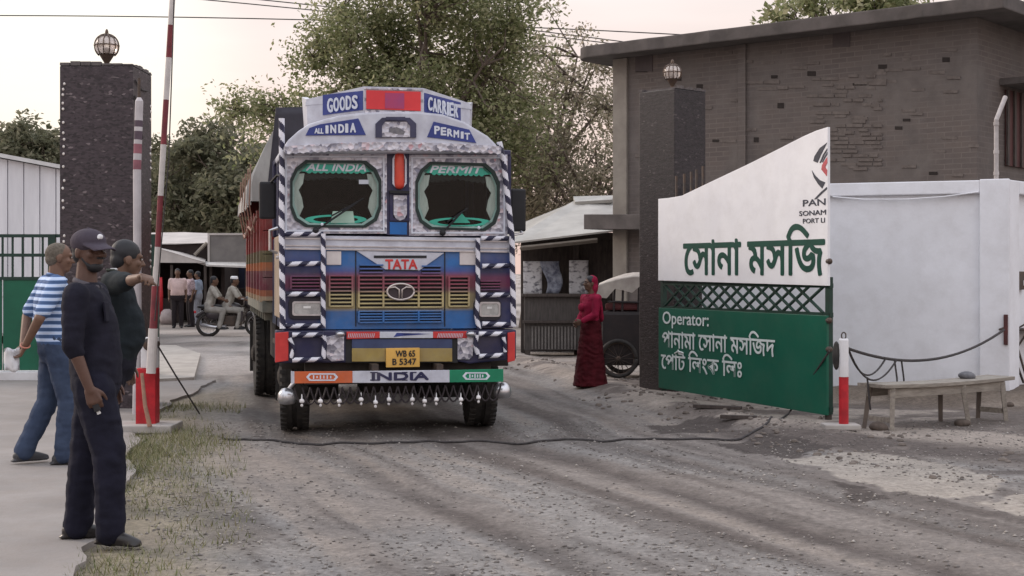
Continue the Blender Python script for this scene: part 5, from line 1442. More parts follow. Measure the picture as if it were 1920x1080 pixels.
def person(label, loc, rz, k=1.0, pose=None, skin_c=(.13, .07, .045), vox=.007, shirt=None, sleeve='short', trousers=None, hair='short', hairmat=None, shoes='shoe', shoemat=None,
           girth=1.0, belly=.0, hem=-.16, face=True, group=None, cap=None, skirt=None, beard=False, tuck=False, legr=1.0, cvox=None):
    J = dict(STAND); J.update(pose or {})
    mb = MB(); far = vox > .012
    torso(mb, J, .90 * girth, belly)
    N, Hd = Vector(J['neck']), Vector(J['head'])
    Rm = Matrix.Rotation(J['hy'], 3, 'Z') @ Matrix.Rotation(J['hp'], 3, 'X')
    def hp(v): return Hd + Rm @ Vector(v)
    mb.cap(N - Vector((0, 0, .04)), .062 * girth ** .5, hp((0, .022, -.045)), .054)
    mb.ell(hp((0, .012, .035)), (.075, .095, .088), 18, 12, R=Rm)
    mb.ell(hp((0, -.012, -.02)), (.066, .078, .085), 16, 12, R=Rm)
    mb.ell(hp((0, -.040, -.075)), (.047, .046, .036), 14, 10, R=Rm)
    mb.cap(hp((0, -.084, .022)), .010, hp((0, -.108, -.014)), .0145)
    mb.ell(hp((-.012, -.097, -.018)), (.010, .011, .008), 8, 6, R=Rm); mb.ell(hp((.012, -.097, -.018)), (.010, .011, .008), 8, 6, R=Rm)
    mb.cap(hp((-.042, -.076, .036)), .011, hp((-.010, -.086, .036)), .010); mb.cap(hp((.042, -.076, .036)), .011, hp((.010, -.086, .036)), .010)
    mb.ell(hp((0, -.083, -.043)), (.025, .013, .0075), 10, 6, R=Rm); mb.ell(hp((0, -.081, -.056)), (.022, .013, .0085), 10, 6, R=Rm)
    for s_ in (-1, 1):
        mb.ell(hp((s_ * .045, -.062, -.012)), (.022, .02, .022), 8, 6, R=Rm)
        mb.ell(hp((s_ * .076, .012, -.002)), (.011, .021, .033), 10, 8, R=Rm)
    info = {}
    for s, sg in (('R', -1), ('L', 1)):
        sh, el, wr = J['sh' + s], J['el' + s], J['wr' + s]
        mb.cap(sh, .058 * girth ** .6, el, .041); mb.cap(el, .041, wr, .027)
        info[s] = hand(mb, wr, el, sg, J.get('curl' + s, J['curl']), J.get('palm' + s))
        mb.cap(Vector(J['chest']) + Vector((sg * .08, 0, .08)), .08, sh, .055)
        mb.cap(J['hip' + s], .078, J['kn' + s], .052); mb.cap(J['kn' + s], .052, J['an' + s], .036)
        t_ = J['toe' + s]; f = Vector((math.sin(t_), -math.cos(t_), 0)); a = Vector(J['an' + s])
        gz_ = a.z - .085
        mb.cap(a, .036, Vector((a.x, a.y, gz_ + .035)) - f * .035, .034); mb.cap(Vector((a.x, a.y, gz_ + .035)) - f * .02, .034, Vector((a.x, a.y, gz_ + .024)) + f * .135, .023)
        info['foot' + s] = (a, f, gz_)
    me = remesh(mb, vox, 3); me.name = 'person'
    me.materials.append(skin(skin_c))
    o = bpy.data.objects.new('person', me); link(o)
    o.location = loc; o.rotation_euler = (0, 0, rz); o.scale = (k, k, k)
    tag(o, label, 'person', group)
    def part(name, m, mat, vx=None, wr=.0062, it=3):
        me_ = remesh(m, vx or cvox or (.011 if not far else .018), it, wr if not far else 0)
        me_.name = name; me_.materials.append(mat)
        p = bpy.data.objects.new(name, me_); link(p); p.parent = o; return p
    if shirt:
        m = MB(); torso(m, J, .98 * girth, belly, hem, .012)
        for s, sg in (('R', -1), ('L', 1)):
            sh, el, wr = Vector(J['sh' + s]), Vector(J['el' + s]), Vector(J['wr' + s])
            m.cap(Vector(J['chest']) + Vector((sg * .08, 0, .08)), .094 * girth ** .6, sh, .068)
            if sleeve == 'long':
                m.cap(sh, .074 * girth ** .6, el, .058); m.cap(el, .058, el.lerp(wr, .93), .043)
            elif sleeve == 'rolled':
                m.cap(sh, .076 * girth ** .6, el, .060); m.cap(el, .060, el.lerp(wr, .18), .052)
            else:
                m.cap(sh, .072 * girth ** .6, sh.lerp(el, .82), .064)
        p = part('shirt', m, shirt)
        mc = MB()       # collar
        b0 = N + Vector((0, .004, -.012))
        mc.tube([b0 + Vector((.066 * math.cos(u), .066 * math.sin(u) - .012, .022 * math.sin(u))) for u in np.linspace(-1.2, 4.34, 20)], .017, 8)
        mc.build('collar', shirt, p, smooth=True)
    if trousers:
        m = MB(); P = Vector(J['pelvis'])
        m.loft([(P.x, P.y, P.z + .10, .160 * girth, .118 * girth + belly * .6), (P.x, P.y, P.z + .02, .174 * girth, .130 * girth), (P.x, P.y, P.z - .08, .172 * girth, .128 * girth), (P.x, P.y, P.z - .16, .12 * girth, .10 * girth)], 20)
        for s in 'RL':
            h, kn, an = Vector(J['hip' + s]), Vector(J['kn' + s]), Vector(J['an' + s])
            m.cap(h + Vector((0, 0, -.04)), .098 * legr, kn, .078 * legr); m.cap(kn, .078 * legr, an.lerp(kn, .06) + Vector((0, .0, 0)), .066 * legr)
            m.cap(an.lerp(kn, .12), .07 * legr, an + (an - kn).normalized() * .01, .068 * legr)
        part('trousers', m, trousers, wr=.008)
        if not far and tuck:
            mbelt = MB(); mbelt.loft([(P.x, P.y, P.z + .085, .165 * girth, .128 * girth), (P.x, P.y, P.z + .088, .178 * girth, .138 * girth + belly * .5), (P.x, P.y, P.z + .125, .178 * girth, .138 * girth + belly * .5), (P.x, P.y, P.z + .128, .165 * girth, .128 * girth)], 28)
            mbelt.build('belt', MT['black'], o, smooth=True)
    if skirt:
        m = MB(); P = Vector(J['pelvis'])
        m.loft([(P.x, P.y, P.z + .12, .16, .12), (P.x, P.y, P.z, .185, .15), (P.x, P.y - .01, .55, .215, .20), (P.x, P.y - .01, .25, .25, .235), (P.x, P.y - .01, .03, .285, .27)], 28)
        part('skirt', m, skirt, wr=.012)
    for s in 'RL':
        a, f, g_ = info['foot' + s]; side = Vector((f.y, -f.x, 0))
        if shoes == 'shoe':
            m = MB(); base = Vector((a.x, a.y, g_))
            m.cap(base - f * .045 + Vector((0, 0, .045)), .045, base + f * .02 + Vector((0, 0, .05)), .048); m.cap(base + f * .02 + Vector((0, 0, .046)), .046, base + f * .125 + Vector((0, 0, .03)), .034)
            m.cap(base + f * .125 + Vector((0, 0, .03)), .034, base + f * .175 + Vector((0, 0, .024)), .022); m.cap(a + Vector((0, .0, .02)), .046, base - f * .01 + Vector((0, 0, .06)), .046)
            for t_ in np.linspace(-.07, .16, 8): m.ell(base + f * t_ + Vector((0, 0, .012)), (.04, .04, .012), 10, 6)
            part('shoe', m, shoemat or MT['black'], vx=.009 if not far else .018, wr=0)
        elif shoes == 'sandal':
            m = MB(); base = Vector((a.x, a.y, g_))
            for t_ in np.linspace(-.07, .17, 9): m.ell(base + f * t_ + Vector((0, 0, .006)), (.046, .046, .012), 10, 6)
            m.tube([base + f * .09 + side * .05 + Vector((0, 0, .01)), base + f * .085 + Vector((0, 0, .065)), base + f * .09 - side * .05 + Vector((0, 0, .01))], .012, 8)
            part('sandal', m, shoemat or MT['darkwood'], vx=.009 if not far else .018, wr=0)
    if hair:
        m = MB(); hm = hairmat or MT['black']
        if hair == 'short':
            m.ell(hp((0, .020, .046)), (.081, .097, .088), 18, 12, R=Rm); m.ell(hp((0, .055, .0)), (.068, .058, .070), 14, 10, R=Rm)
        elif hair == 'cropped':
            m.ell(hp((0, .022, .038)), (.0795, .096, .086), 18, 12, R=Rm); m.ell(hp((0, .052, -.01)), (.068, .058, .062), 14, 10, R=Rm)
        elif hair == 'rim':          # balding: short hair on the back and the sides
            m.ell(hp((0, .042, .0)), (.0785, .076, .062), 18, 12, R=Rm)
        elif hair == 'bun':
            m.ell(hp((0, .022, .046)), (.082, .097, .088), 16, 12, R=Rm); m.ell(hp((0, .105, .0)), (.045, .04, .045), 12, 8, R=Rm)
        part('hair', m, hm, vx=.008 if not far else .016, wr=.003, it=2)
    if beard:
        m = MB(); m.ell(hp((0, -.045, -.080)), (.048, .048, .033), 14, 10, R=Rm); m.cap(hp((-.025, -.094, -.031)), .008, hp((.025, -.094, -.031)), .008)
        for s_ in (-1, 1): m.cap(hp((s_ * .062, -.008, -.03)), .009, hp((s_ * .043, -.045, -.075)), .013)
        part('beard', m, MT['black'], vx=.007, wr=.002, it=2)
    if cap == 'baseball':
        m = MB()
        cmat = cloth('cap_cloth', (.075, .062, .080), (.055, .046, .06))
        R2 = Rm
        m.ell(hp((0, .012, .060)), (.091, .110, .078), 24, 14, R=R2)
        for t_ in np.linspace(-1, 1, 15):
            a_ = t_ * 1.12
            p0 = hp((.086 * math.sin(a_), .0 - .10 * math.cos(a_), .042)); p1 = hp((.078 * math.sin(a_), -.085 - .098 * math.cos(a_), .022 - .012 * abs(t_)))
            m.cap(p0, .0075, p1, .0055)
        cp = part('cap', m, cmat, vx=.006, wr=0, it=2)
        mm_ = MB(); mm_.ell(hp((0, -.088, .088)), (.020, .010, .016), 12, 8, R=Rm); mm_.ell(hp((-.012, -.09, .082)), (.010, .008, .009), 8, 6, R=Rm)
        mm_.build('cap_badge', MT['white'], cp, smooth=True)
        MB().ell(hp((0, .012, .139)), (.009, .009, .006), 8, 6).build('button', cmat, cp, smooth=True)
    if cap == 'skull':
        m = MB(); m.loft([tuple(hp((0, .012, .045))) + (.084, .102), tuple(hp((0, .012, .11))) + (.078, .095), tuple(hp((0, .012, .128))) + (.05, .065)], 20)
        part('cap', m, MT['white'], vx=.012, wr=0)
    if face and not far:
        m_eye = CLOTH.setdefault('eye', M('eye', (.03, .018, .014), (.02, .012, .01), rough=.2)); m_ew = CLOTH.setdefault('eyew', M('eye_white', (.45, .40, .38), rough=.3))
        for s_ in (-1, 1):
            e = MB().ell(hp((s_ * .030, -.0835, .017)), (.0125, .007, .0075), 12, 8, R=Rm).build('eye', m_ew, o, smooth=True)
            MB().ell(hp((s_ * .030, -.0885, .017)), (.0058, .004, .0062), 10, 8, R=Rm).build('iris', m_eye, e, smooth=True)
            MB().cap(hp((s_ * .014, -.094, .038)), .0045, hp((s_ * .045, -.084, .040)), .0035, 8).build('eyebrow', MT['black'], o, smooth=True)
    o['_i'] = 0; del o['_i']
    o_info = {s: info[s] for s in 'RL'}
    return o, o_info, J
def on_person(o, p):   # local point of a figure in the world
    return Matrix.Translation(o.location) @ Matrix.Rotation(o.rotation_euler.z, 4, 'Z') @ (Vector(p) * o.scale.x)

m_navy = cloth('uniform_navy', (.017, .0165, .027), (.011, .0108, .018))
m_navy2 = cloth('uniform_dark', (.016, .022, .026), (.011, .015, .019))
m_trn = cloth('trouser_navy', (.014, .014, .026), (.010, .010, .018))
m_trn2 = cloth('trouser_dark', (.014, .014, .022), (.009, .009, .015))
# guard in front: side-on, cap, right arm hanging with a radio in the hand
g1, i1, J1 = person('guard in navy uniform and peaked cap standing side-on in front, radio in hand', (-2.275, 7.84, .012), math.radians(92), .965,
    dict(pelvis=(0, -.01, .95), chest=(0, .02, 1.28), neck=(0, .045, 1.465), head=(0, .025, 1.63), hy=math.radians(-36), hp=math.radians(0), shR=(-.19, .05, 1.39), elR=(-.235, .06, 1.125), wrR=(-.225, -.03, .885), shL=(.19, .04, 1.39), elL=(.235, .07, 1.13), wrL=(.22, -.03, .89), curlR=.8, palmR=(1, .3, .1),
         hipR=(-.095, -.02, .92), knR=(-.11, -.11, .50), anR=(-.115, -.12, .085), hipL=(.09, .01, .92), knL=(.10, .07, .50), anL=(.11, .12, .085), toeR=-.35, toeL=.25),
    skin_c=(.105, .055, .04), vox=.0062, shirt=m_navy, sleeve='rolled', trousers=m_trn, girth=1.06, belly=.02, hem=-.24, cap='baseball', hair='cropped', beard=True, shoemat=M('shoe_black', (.025, .022, .022), rough=.35), legr=1.22)
g1c = [ch for ch in g1.children if ch.name.startswith('shirt')][0]
for ch in g1c.children: ch.data.materials.clear(); ch.data.materials.append(cloth('collar_grey', (.12, .11, .125)))
MB().box((-.10, -.095, 1.30), (.10, .012, .11), rx=-.1).build('pocket', m_navy, g1c, bevel=.004)
hc, d_, n_, s_ = i1['R']
rd = thing('handheld_radio', 'dark handheld radio gripped in the front guard\'s hanging hand', 'radio')
R_ = Matrix.Rotation(g1.rotation_euler.z, 3, 'Z')
pos = on_person(g1, hc + n_ * .0)
rd.location = pos; ax = (R_ @ d_).normalized()
q_ = ax.to_track_quat('Z', 'Y'); rd.rotation_euler = q_.to_euler()
MB().box((0, 0, -.02), (.05, .034, .16)).build('housing', MT['black'], rd, bevel=.006)
MB().cap((.014, 0, -.09), .007, (.014, 0, -.21), .005).build('antenna', MT['black'], rd, smooth=True)
MB().lathe([(.008, -.0), (.008, .02)], (-.014, 0, -.12), 'z', 10).build('knob', MT['darkmetal'], rd)
MB().box((0, 0, .068), (.022, .02, .018)).build('end_cap', MT['white'], rd, bevel=.003)
# second guard, arm stretched out towards the truck
g2, i2, J2 = person('dark-uniformed guard half hidden behind the capped guard, arm stretched towards the road', (-2.53, 9.15, .012), math.radians(98), .985,
    dict(hy=math.radians(22), hp=math.radians(8), neck=(0, -.03, 1.45), head=(0, -.085, 1.565), shR=(-.20, -.02, 1.425), elR=(-.42, -.13, 1.43), wrR=(-.62, -.24, 1.455), palmR=(0, .3, -1), curlR=.8, hipR=(-.09, .02, .92), hipL=(.09, .02, .92), knR=(-.1, .06, .5), knL=(.1, .1, .5), anR=(-.1, .10, .085), anL=(.1, .17, .085)),
    skin_c=(.15, .085, .058), vox=.0065, shirt=m_navy2, sleeve='rolled', trousers=m_trn2, girth=1.10, belly=.05, hem=-.26, hair='short', legr=1.15, face=True)
pm = MB(); sh = Vector(J2['shR'])
ep = pm.box(tuple(sh + Vector((.02, .01, .072))), (.14, .055, .012), ry=.12)
pm.build('epaulette', cloth('epaulette', (.09, .10, .085)), g2, bevel=.004)
MB().box(tuple(sh + Vector((.05, -.0, .083))), (.035, .04, .01), ry=.12).build('badge', MT['white'], g2, bevel=.002)
MB().ell(tuple(sh.lerp(Vector(J2['elR']), .35) + Vector((-.066, 0, .0))), (.008, .04, .045), 14, 10).build('arm_badge', cloth('armbadge', (.16, .15, .17)), g2, smooth=True)
# man in the striped polo shirt, hands behind his back
m_str = bpy.data.materials.new('striped_polo'); t, b = nodes_of(m_str); b.inputs['Roughness'].default_value = .85
tcn = t.nodes.new('ShaderNodeTexCoord'); wv = t.nodes.new('ShaderNodeTexWave'); wv.bands_direction = 'Z'; wv.inputs['Scale'].default_value = 6.0; wv.inputs['Distortion'].default_value = .6; wv.inputs['Detail'].default_value = 1; wv.inputs['Detail Scale'].default_value = .6
t.links.new(tcn.outputs['Object'], wv.inputs[0]); rp = t.nodes.new('ShaderNodeValToRGB'); cr = rp.color_ramp; cr.interpolation = 'EASE'
cr.elements[0].position = .38; cr.elements[0].color = (.045, .09, .20, 1); cr.elements[1].position = .74; cr.elements[1].color = (.48, .58, .76, 1)
e = cr.elements.new(.50); e.color = (.10, .22, .48, 1); e = cr.elements.new(.62); e.color = (.36, .46, .68, 1)
t.links.new(wv.outputs[0], rp.inputs[0]); t.links.new(rp.outputs[0], b.inputs['Base Color'])
m_jean = cloth('jeans', (.050, .070, .118), (.034, .048, .085))
g3, i3, J3 = person('grey-haired man in blue and white striped polo shirt and jeans, hands behind his back', (-3.50, 11.05, .012), math.radians(118), .985,
    dict(hy=math.radians(-4), hp=math.radians(6), pelvis=(0, .0, .95), chest=(0, .03, 1.28), neck=(0, .0, 1.46), head=(0, -.03, 1.595), shR=(-.19, .03, 1.40), elR=(-.27, .17, 1.14), wrR=(-.13, .25, .93), shL=(.19, .03, 1.40), elL=(.27, .17, 1.14), wrL=(.10, .23, .93), palmR=(.2, 1, .2), palmL=(-.2, 1, .2), curlR=.7,
         hipR=(-.09, 0, .92), knR=(-.10, -.08, .50), anR=(-.10, -.04, .085), hipL=(.09, 0, .92), knL=(.10, .04, .49), anL=(.10, .22, .10), toeR=-.2, toeL=.2),
    skin_c=(.17, .095, .065), vox=.0068, shirt=m_str, sleeve='short', trousers=m_jean, girth=1.08, belly=.05, hem=-.26, hair='cropped', hairmat=M('grey_hair', (.15, .13, .105), (.085, .07, .055), scale=60, rough=.9), shoes='shoe', shoemat=M('shoe_grey', (.05, .05, .055), (.03, .03, .033), rough=.6), legr=1.12)
MB().tube([Vector(J3['wrR']) + Vector((.034 * math.cos(u), .034 * math.sin(u), .018 * math.cos(u))) for u in np.linspace(0, 6.283, 20)], .006, 6).build('bracelet', M('thread', (.55, .22, .16)), g3, smooth=True)
hc, d_, n_, s_ = i3['R']
pw = on_person(g3, hc + Vector((.0, .05, -.04)))
pp = thing('paper', 'crumpled white paper held behind the striped-shirt man\'s back', 'paper', pw, .4)
v_, f_ = [], []
for j in range(7):
    for i in range(7):
        x, z = (i / 6 - .5) * .11, (j / 6 - .6) * .17
        v_.append((x, .035 * math.sin(i * 1.1 + j * .6) + .02 * mnoise.noise(Vector((i * .7, j * .7, 2))), z + .01 * math.sin(i * 1.3)))
for j in range(6):
    for i in range(6): q = j * 7 + i; f_.append((q, q + 1, q + 8, q + 7))
po = MB().add(v_, f_).build('sheet', M('paper_white', (.72, .72, .74), (.6, .6, .62)), pp, smooth=True)
sm_ = po.modifiers.new('s', 'SOLIDIFY'); sm_.thickness = .002

# people standing by the far stalls
BG = 'people standing by the far stalls'
def far_person(px, py_foot, label, rz, shirt, trousers, hgt_px, **kw):
    x, y = G(px, py_foot)
    return person(label, (x, y, gz(x, y)), rz, hgt_px / F * y / 1.72, kw.pop('pose', None), vox=.016, shirt=shirt, trousers=trousers, face=False, group=BG, shoes='shoe', **kw)
far_person(333, 614, 'man in pale pink shirt and dark trousers standing by the far stall', math.radians(10), cloth('shirt_pink', (.62, .47, .45)), cloth('trouser_black', (.03, .025, .028)), 110, girth=1.25, belly=.03)
far_person(357, 612, 'man in pink and grey checked shirt next to the pale pink shirt', math.radians(-60), cloth('shirt_check', (.50, .40, .42), (.16, .12, .14), scale=26), cloth('trouser_black', (.03, .025, .028)), 106, girth=1.1)
far_person(371, 609, 'man in light blue shirt at the right end of the standing group', math.radians(-100), cloth('shirt_lightblue', (.30, .36, .46)), cloth('trouser_grey', (.28, .29, .33)), 100, girth=1.15)

# woman in the red dress in front of the rickshaw
wx, wy = G(1112, 734)
m_maroon = cloth('dress_maroon', (.075, .008, .013), (.045, .005, .008))
m_crim = cloth('shawl_crimson', (.31, .017, .055), (.20, .011, .036))
wo, wi_, JW = person('woman in a long dark red dress, crimson top and head scarf beside the gate pillar', (wx - .02, wy + .12, gz(wx, wy) - .02), math.radians(-62), .80,
    dict(hy=math.radians(-8), elR=(-.21, -.02, 1.15), wrR=(-.12, -.18, 1.02), elL=(.21, -.05, 1.14), wrL=(.10, -.22, 1.04)), skin_c=(.13, .075, .05), vox=.010, shirt=m_crim, sleeve='long', trousers=None, skirt=m_maroon, hair='bun', face=True, hem=-.1, shoes='sandal', cvox=.012)
m = MB()        # scarf over the shoulder, hanging down the back
for u in np.linspace(0, 1, 12):
    p = Vector((.05, .10, 1.44)).lerp(Vector((.03, .16, 1.08)), u) if u > .35 else Vector((-.08, -.13, 1.25)).lerp(Vector((.04, .10, 1.46)), u / .35)
    m.ell(p, (.085, .035, .07), 12, 8)
hd_ = Vector(JW['head'])
m.ell(hd_ + Vector((0, .035, .045)), (.090, .098, .094), 16, 10); m.ell(hd_ + Vector((0, .06, -.05)), (.085, .075, .12), 14, 10)
me_ = remesh(m, .014, 4, .006); me_.name = 'scarf'; me_.materials.append(m_crim)
sc_ = bpy.data.objects.new('scarf', me_); link(sc_); sc_.parent = wo
# ================================================================== BARRIER, POSTS, ROPES, BENCH
def stick(name, pts, r, mat, par, r1=None, seg=12):
    return MB().tube(pts, r, seg, r1=r1).build(name, mat, par, smooth=False)
bx, by = G(277, 806)
br_ = thing('boom_barrier', 'raised red and white boom barrier leaning up out of the picture, left of the road', 'barrier', (bx, by, 0))
def bl(px, py, dy=0.0):
    p = P3(px, py, by + dy); return (p[0] - bx, dy, p[2])
mb = MB(); a, c = bl(277, 806), bl(277, 690); mb.box((0, 0, c[2] / 2), (.185, .17, c[2])); mb.build('post_base', MT['red'], br_, bevel=.008)
c2 = bl(281, 632); MB().box((.02, 0, (c[2] + c2[2]) / 2), (.14, .13, c2[2] - c[2] - .004)).build('post_upper', MT['white'], br_, bevel=.008)
MB().lathe([(.03, -.10), (.06, -.09), (.06, .09), (.03, .10)], (bl(284, 645)[0], 0, bl(284, 645)[2]), 'y', 16).build('pivot', MT['darkmetal'], br_)
line = [(283, 700), (285, 616), (286, 536), (292, 500), (296, 463), (303, 440), (309, 367), (313, 271), (317, 187), (321, 108), (325, 47), (328, 0), (334, -110), (340, -230)]
def bp_(i):
    # the boom is straight in space: foot at (284,700), head at (340,-230)
    y = line[i][1]; u = (700 - y) / 930.0
    p = P3(283 + 55 * u - 6 * math.sin(math.pi * u) * .3, y, by - .14); return (p[0] - bx, -.14, p[2])
cols = ['white', 'red', 'white', 'white', 'red', 'red', 'white', 'red', 'white', 'red', 'white', 'red', 'white']
m_fred = M('faded_red', srgb(128, 50, 57), srgb(95, 42, 48), scale=9, rough=.6); m_fwhite = M('faded_white', (.58, .54, .52), (.45, .42, .40), scale=6, rough=.6)
for i in range(len(line) - 1):
    rr = (.045, .036, .032)[i] if i < 3 else .027
    stick('boom_section', [bp_(i), bp_(i + 1)], rr, m_fred if cols[i] == 'red' else m_fwhite, br_, seg=14)
stick('boom_rope', [(bp_(11)[0] + .03, -.2, bp_(11)[2]), (bl(333, 100)[0], -.2, bl(333, 100)[2]), (bl(326, 300)[0], -.2, bl(326, 300)[2]), (bl(300, 600)[0], -.2, bl(300, 600)[2])], .006, MT['rope'], br_, seg=6)
MB().box((-.02, -.02, .03), (.6, .5, .07)).build('footing', MT['concrete'], br_, bevel=.012)
sk = thing('wooden_stick', 'bare brown wooden stick leaning on the red barrier post', 'stick')
stick('shaft', [P3(281, 800, by - .3), P3(272, 760, by - .27), P3(266, 700, by - .2)], .022, M('stick_brown', (.33, .19, .13), (.24, .13, .09), scale=20), sk, r1=.016)
rp_ = thing('pull_rope', 'dark rope running down from the barrier post to the road', 'rope')
stick('strand', [P3(291, 640, by), P3(330, 705, by + .1), (*G(374, 779), .02)], .008, MT['rope'], rp_, seg=6)
# white pole with red bands in front of the left pillar
wp = thing('banded_pole', 'white pole with dark red bands standing against the left pillar', 'pole')
YP = 14.9
def pp_(px, py): return P3(px, py, YP)
MT['bandred'] = M('band_red', srgb(150, 95, 105), srgb(120, 80, 88)); MT['bandgrey'] = M('band_grey', srgb(95, 80, 90), srgb(75, 62, 72)); MT['polewhite'] = M('pole_white', (.52, .49, .50), (.42, .39, .40), scale=5)
segs = [(258, 640, 'polewhite'), (257, 318, 'polewhite'), (257.5, 300, 'bandred'), (258, 288, 'polewhite'), (258.4, 270, 'bandred'), (259, 262, 'polewhite'), (259.4, 246, 'bandgrey'), (259.6, 238, 'polewhite'), (260, 226, 'bandgrey'), (260.1, 219, 'polewhite'), (261, 190, 'polewhite'), (261, 183, 'polewhite')]
for (a, ya, _), (c, yc, m_) in zip([(256, 800, 'polewhite')] + segs[:-1], segs):
    stick('pole_section', [pp_(a, ya), pp_(c, yc)], .042 if yc < 320 else .046, MT[m_], wp, r1=.042 if yc > 185 else .02, seg=14)
stick('rod', [pp_(261, 183), pp_(261, 146)], .016, MT['darkmetal'], wp)
# red and white post on the right with its base
x, y = G(1582, 819)
rpst = thing('barrier_post', 'short post, white above and red below, on a flat base beside the bench', 'post', (x, y, gz(x, y)))
MB().box((-.03, 0, .025), (.32, .22, .05)).build('base_plate', MT['concrete'], rpst, bevel=.012)
MB().lathe([(.043, .05), (.043, .47)], (0, 0, 0), 'z', 18).build('lower_tube', MT['red'], rpst)
MB().lathe([(.043, .472), (.043, .80), (.036, .815)], (0, 0, 0), 'z', 18).build('upper_tube', MT['white'], rpst)
MB().ell((-.06, .03, .66), (.035, .05, .13), 14, 10).build('rubber_pad', MT['rubber'], rpst, smooth=True)
stick('ring', [(.0 + .02 * math.cos(u), .0, .84 + .03 * math.sin(u)) for u in np.linspace(0, 6.28, 15)], .006, MT['darkmetal'], rpst, seg=6)
yp, xp = y, x
# bracket on the pier, rope slung between it and the post, loops of hose
u, z = WV(1886, 618, -.02)
bpos = WV.o + WV.u * u + WV.n * -.02
bk_ = thing('wall_bracket', 'dark red iron bracket fixed to the corner of the white wall', 'bracket', (bpos.x, bpos.y, z), WA)
MB().box((0, -.02, 0), (.045, .05, .34)).build('plate', M('bracket_red', (.10, .03, .03), (.06, .02, .02)), bk_, bevel=.006)
MB().tube([(-.02, -.03, .02), (-.07, -.06, .0)], .012, 8).build('hook', MT['darkmetal'], bk_)
sr = thing('slung_rope', 'dark rope sagging from the post to the corner of the white wall', 'rope')
A_ = Vector((xp, yp, gz(xp, yp) + .74)); B_ = Vector((bpos.x - .05, bpos.y - .08, z))
stick('strand', [A_.lerp(B_, t_) - Vector((0, 0, .22 * 4 * t_ * (1 - t_))) for t_ in np.linspace(0, 1, 25)], .014, MT['rope'], sr, seg=8)
def onr(t_): return A_.lerp(B_, t_) - Vector((0, 0, .22 * 4 * t_ * (1 - t_)))
ho = thing('hose_loops', 'thin dark hose hanging in loops from the slung rope', 'hose')
for i, (t0, t1, dp_) in enumerate(((.02, .22, .20), (.02, .28, .24))):
    p, q = onr(t0), onr(t1)
    stick('loop', [p.lerp(q, s_) - Vector((0, .012 * i + .01, dp_ * 4 * s_ * (1 - s_) * (1 - .3 * (s_ - .5)))) for s_ in np.linspace(0, 1, 17)], .009, MT['rope'], ho, seg=6)
for i, (t0, ln) in enumerate(((.12, .50), (.27, .34), (.31, .36))):
    p = onr(t0); p = p - Vector((0, .01, .21 if i == 0 else 0))
    stick('tail', [p, p + Vector((.02, -.01, -ln * .5)), p + Vector((.03, .0, -ln + (.2 if i == 0 else 0)))], .009, MT['rope'], ho, seg=6)
# rope from the gate leaf down to and across the road
rr_ = thing('road_rope', 'long thin rope lying across the road, tied to the gate leaf', 'rope')
u, z = LV(1555, 658, -.02); p0 = LV.o + LV.u * u + LV.n * -.02
pts = [Vector((p0.x, p0.y, z))]
gp = [(1482, 779), (1440, 808), (1390, 824), (1300, 825), (1180, 826), (1040, 828), (900, 829), (760, 831), (620, 831), (500, 827), (418, 822)]
G_ = [G(*q) for q in gp]
pts.append(Vector((*G_[0], gz(*G_[0]) + .03)))
for (xa, ya), (xb, yb_) in zip(G_, G_[1:]):
    for k in range(1, 9):
        xx, yy = xa + (xb - xa) * k / 8, ya + (yb_ - ya) * k / 8; pts.append(Vector((xx, yy, gz(xx, yy) + .010)))
stick('strand', pts, .010, MT['rope'], rr_, seg=6)
# slender rope from the post to the leaf
# bench
b0x, b0y = G(1668, 812); b1x, b1y = G(1884, 792)
ba = math.atan2(b1y - b0y, b1x - b0x); bL = math.hypot(b1x - b0x, b1y - b0y)
bn = thing('wooden_bench', 'grey weathered wooden bench on splayed legs against the white wall', 'bench', (b0x, b0y, gz(b0x, b0y) - .01), ba)
hB = .40
sv, sf = [], []
for k in range(13):
    u = -.10 + (bL + .22) * k / 12; s_ = -.018 * math.sin(math.pi * k / 12)
    for (yy, zz_) in ((-.03, hB), (.30, hB), (.30, hB + .035), (-.03, hB + .035)): sv.append((u, yy, zz_ + s_))
for k in range(12):
    for i in range(4): sf.append((k * 4 + i, k * 4 + (i + 1) % 4, k * 4 + 4 + (i + 1) % 4, k * 4 + 4 + i))
sf += [(0, 3, 2, 1), (48, 49, 50, 51)]
MB().add(sv, sf).build('seat', MT['wood'], bn, bevel=.004)
mb = MB(); mb.box((bL / 2, .01, hB - .055), (bL, .025, .085)); mb.build('apron', MT['wood'], bn, bevel=.003)
mb = MB(); mb.box((bL / 2, .26, hB - .055), (bL, .025, .085)); mb.build('apron', MT['wood'], bn, bevel=.003)
for u, du in ((.04, -.05), (bL * .62, .05), (bL - .04, .02)):
    for yy, dy in ((.0, -.035), (.27, .035)):
        mb = MB(); top_ = (u, yy, hB - .01); bot_ = (u + du, yy + dy, -.03)
        mb.tube([top_, bot_], .034, 4, r1=.026); mb.build('leg', MT['wood'] if yy < .1 else M('leg_dark', (.14, .115, .095), (.10, .08, .07), scale=6), bn)
for u in (.02, bL - .03): MB().box((u, .135, .10), (.025, .26, .05)).build('stretcher', MT['wood'], bn, bevel=.003)
stn = thing('stone', 'fist-sized grey stone lying on the bench end by the wall corner', 'stone', (b0x + math.cos(ba) * (bL * .78) - math.sin(ba) * .16, b0y + math.sin(ba) * (bL * .78) + math.cos(ba) * .16, gz(b0x, b0y) + hB + .04))
me_ = MB().ell((0, 0, 0), (.085, .06, .045), 14, 10)
me_.v = [tuple(Vector(v) * (1 + .25 * mnoise.noise(Vector(v) * 14))) for v in me_.v]
me_.build('rock', M('rock_grey', (.16, .16, .17), (.10, .10, .11), scale=20, rough=.9), stn, smooth=True)
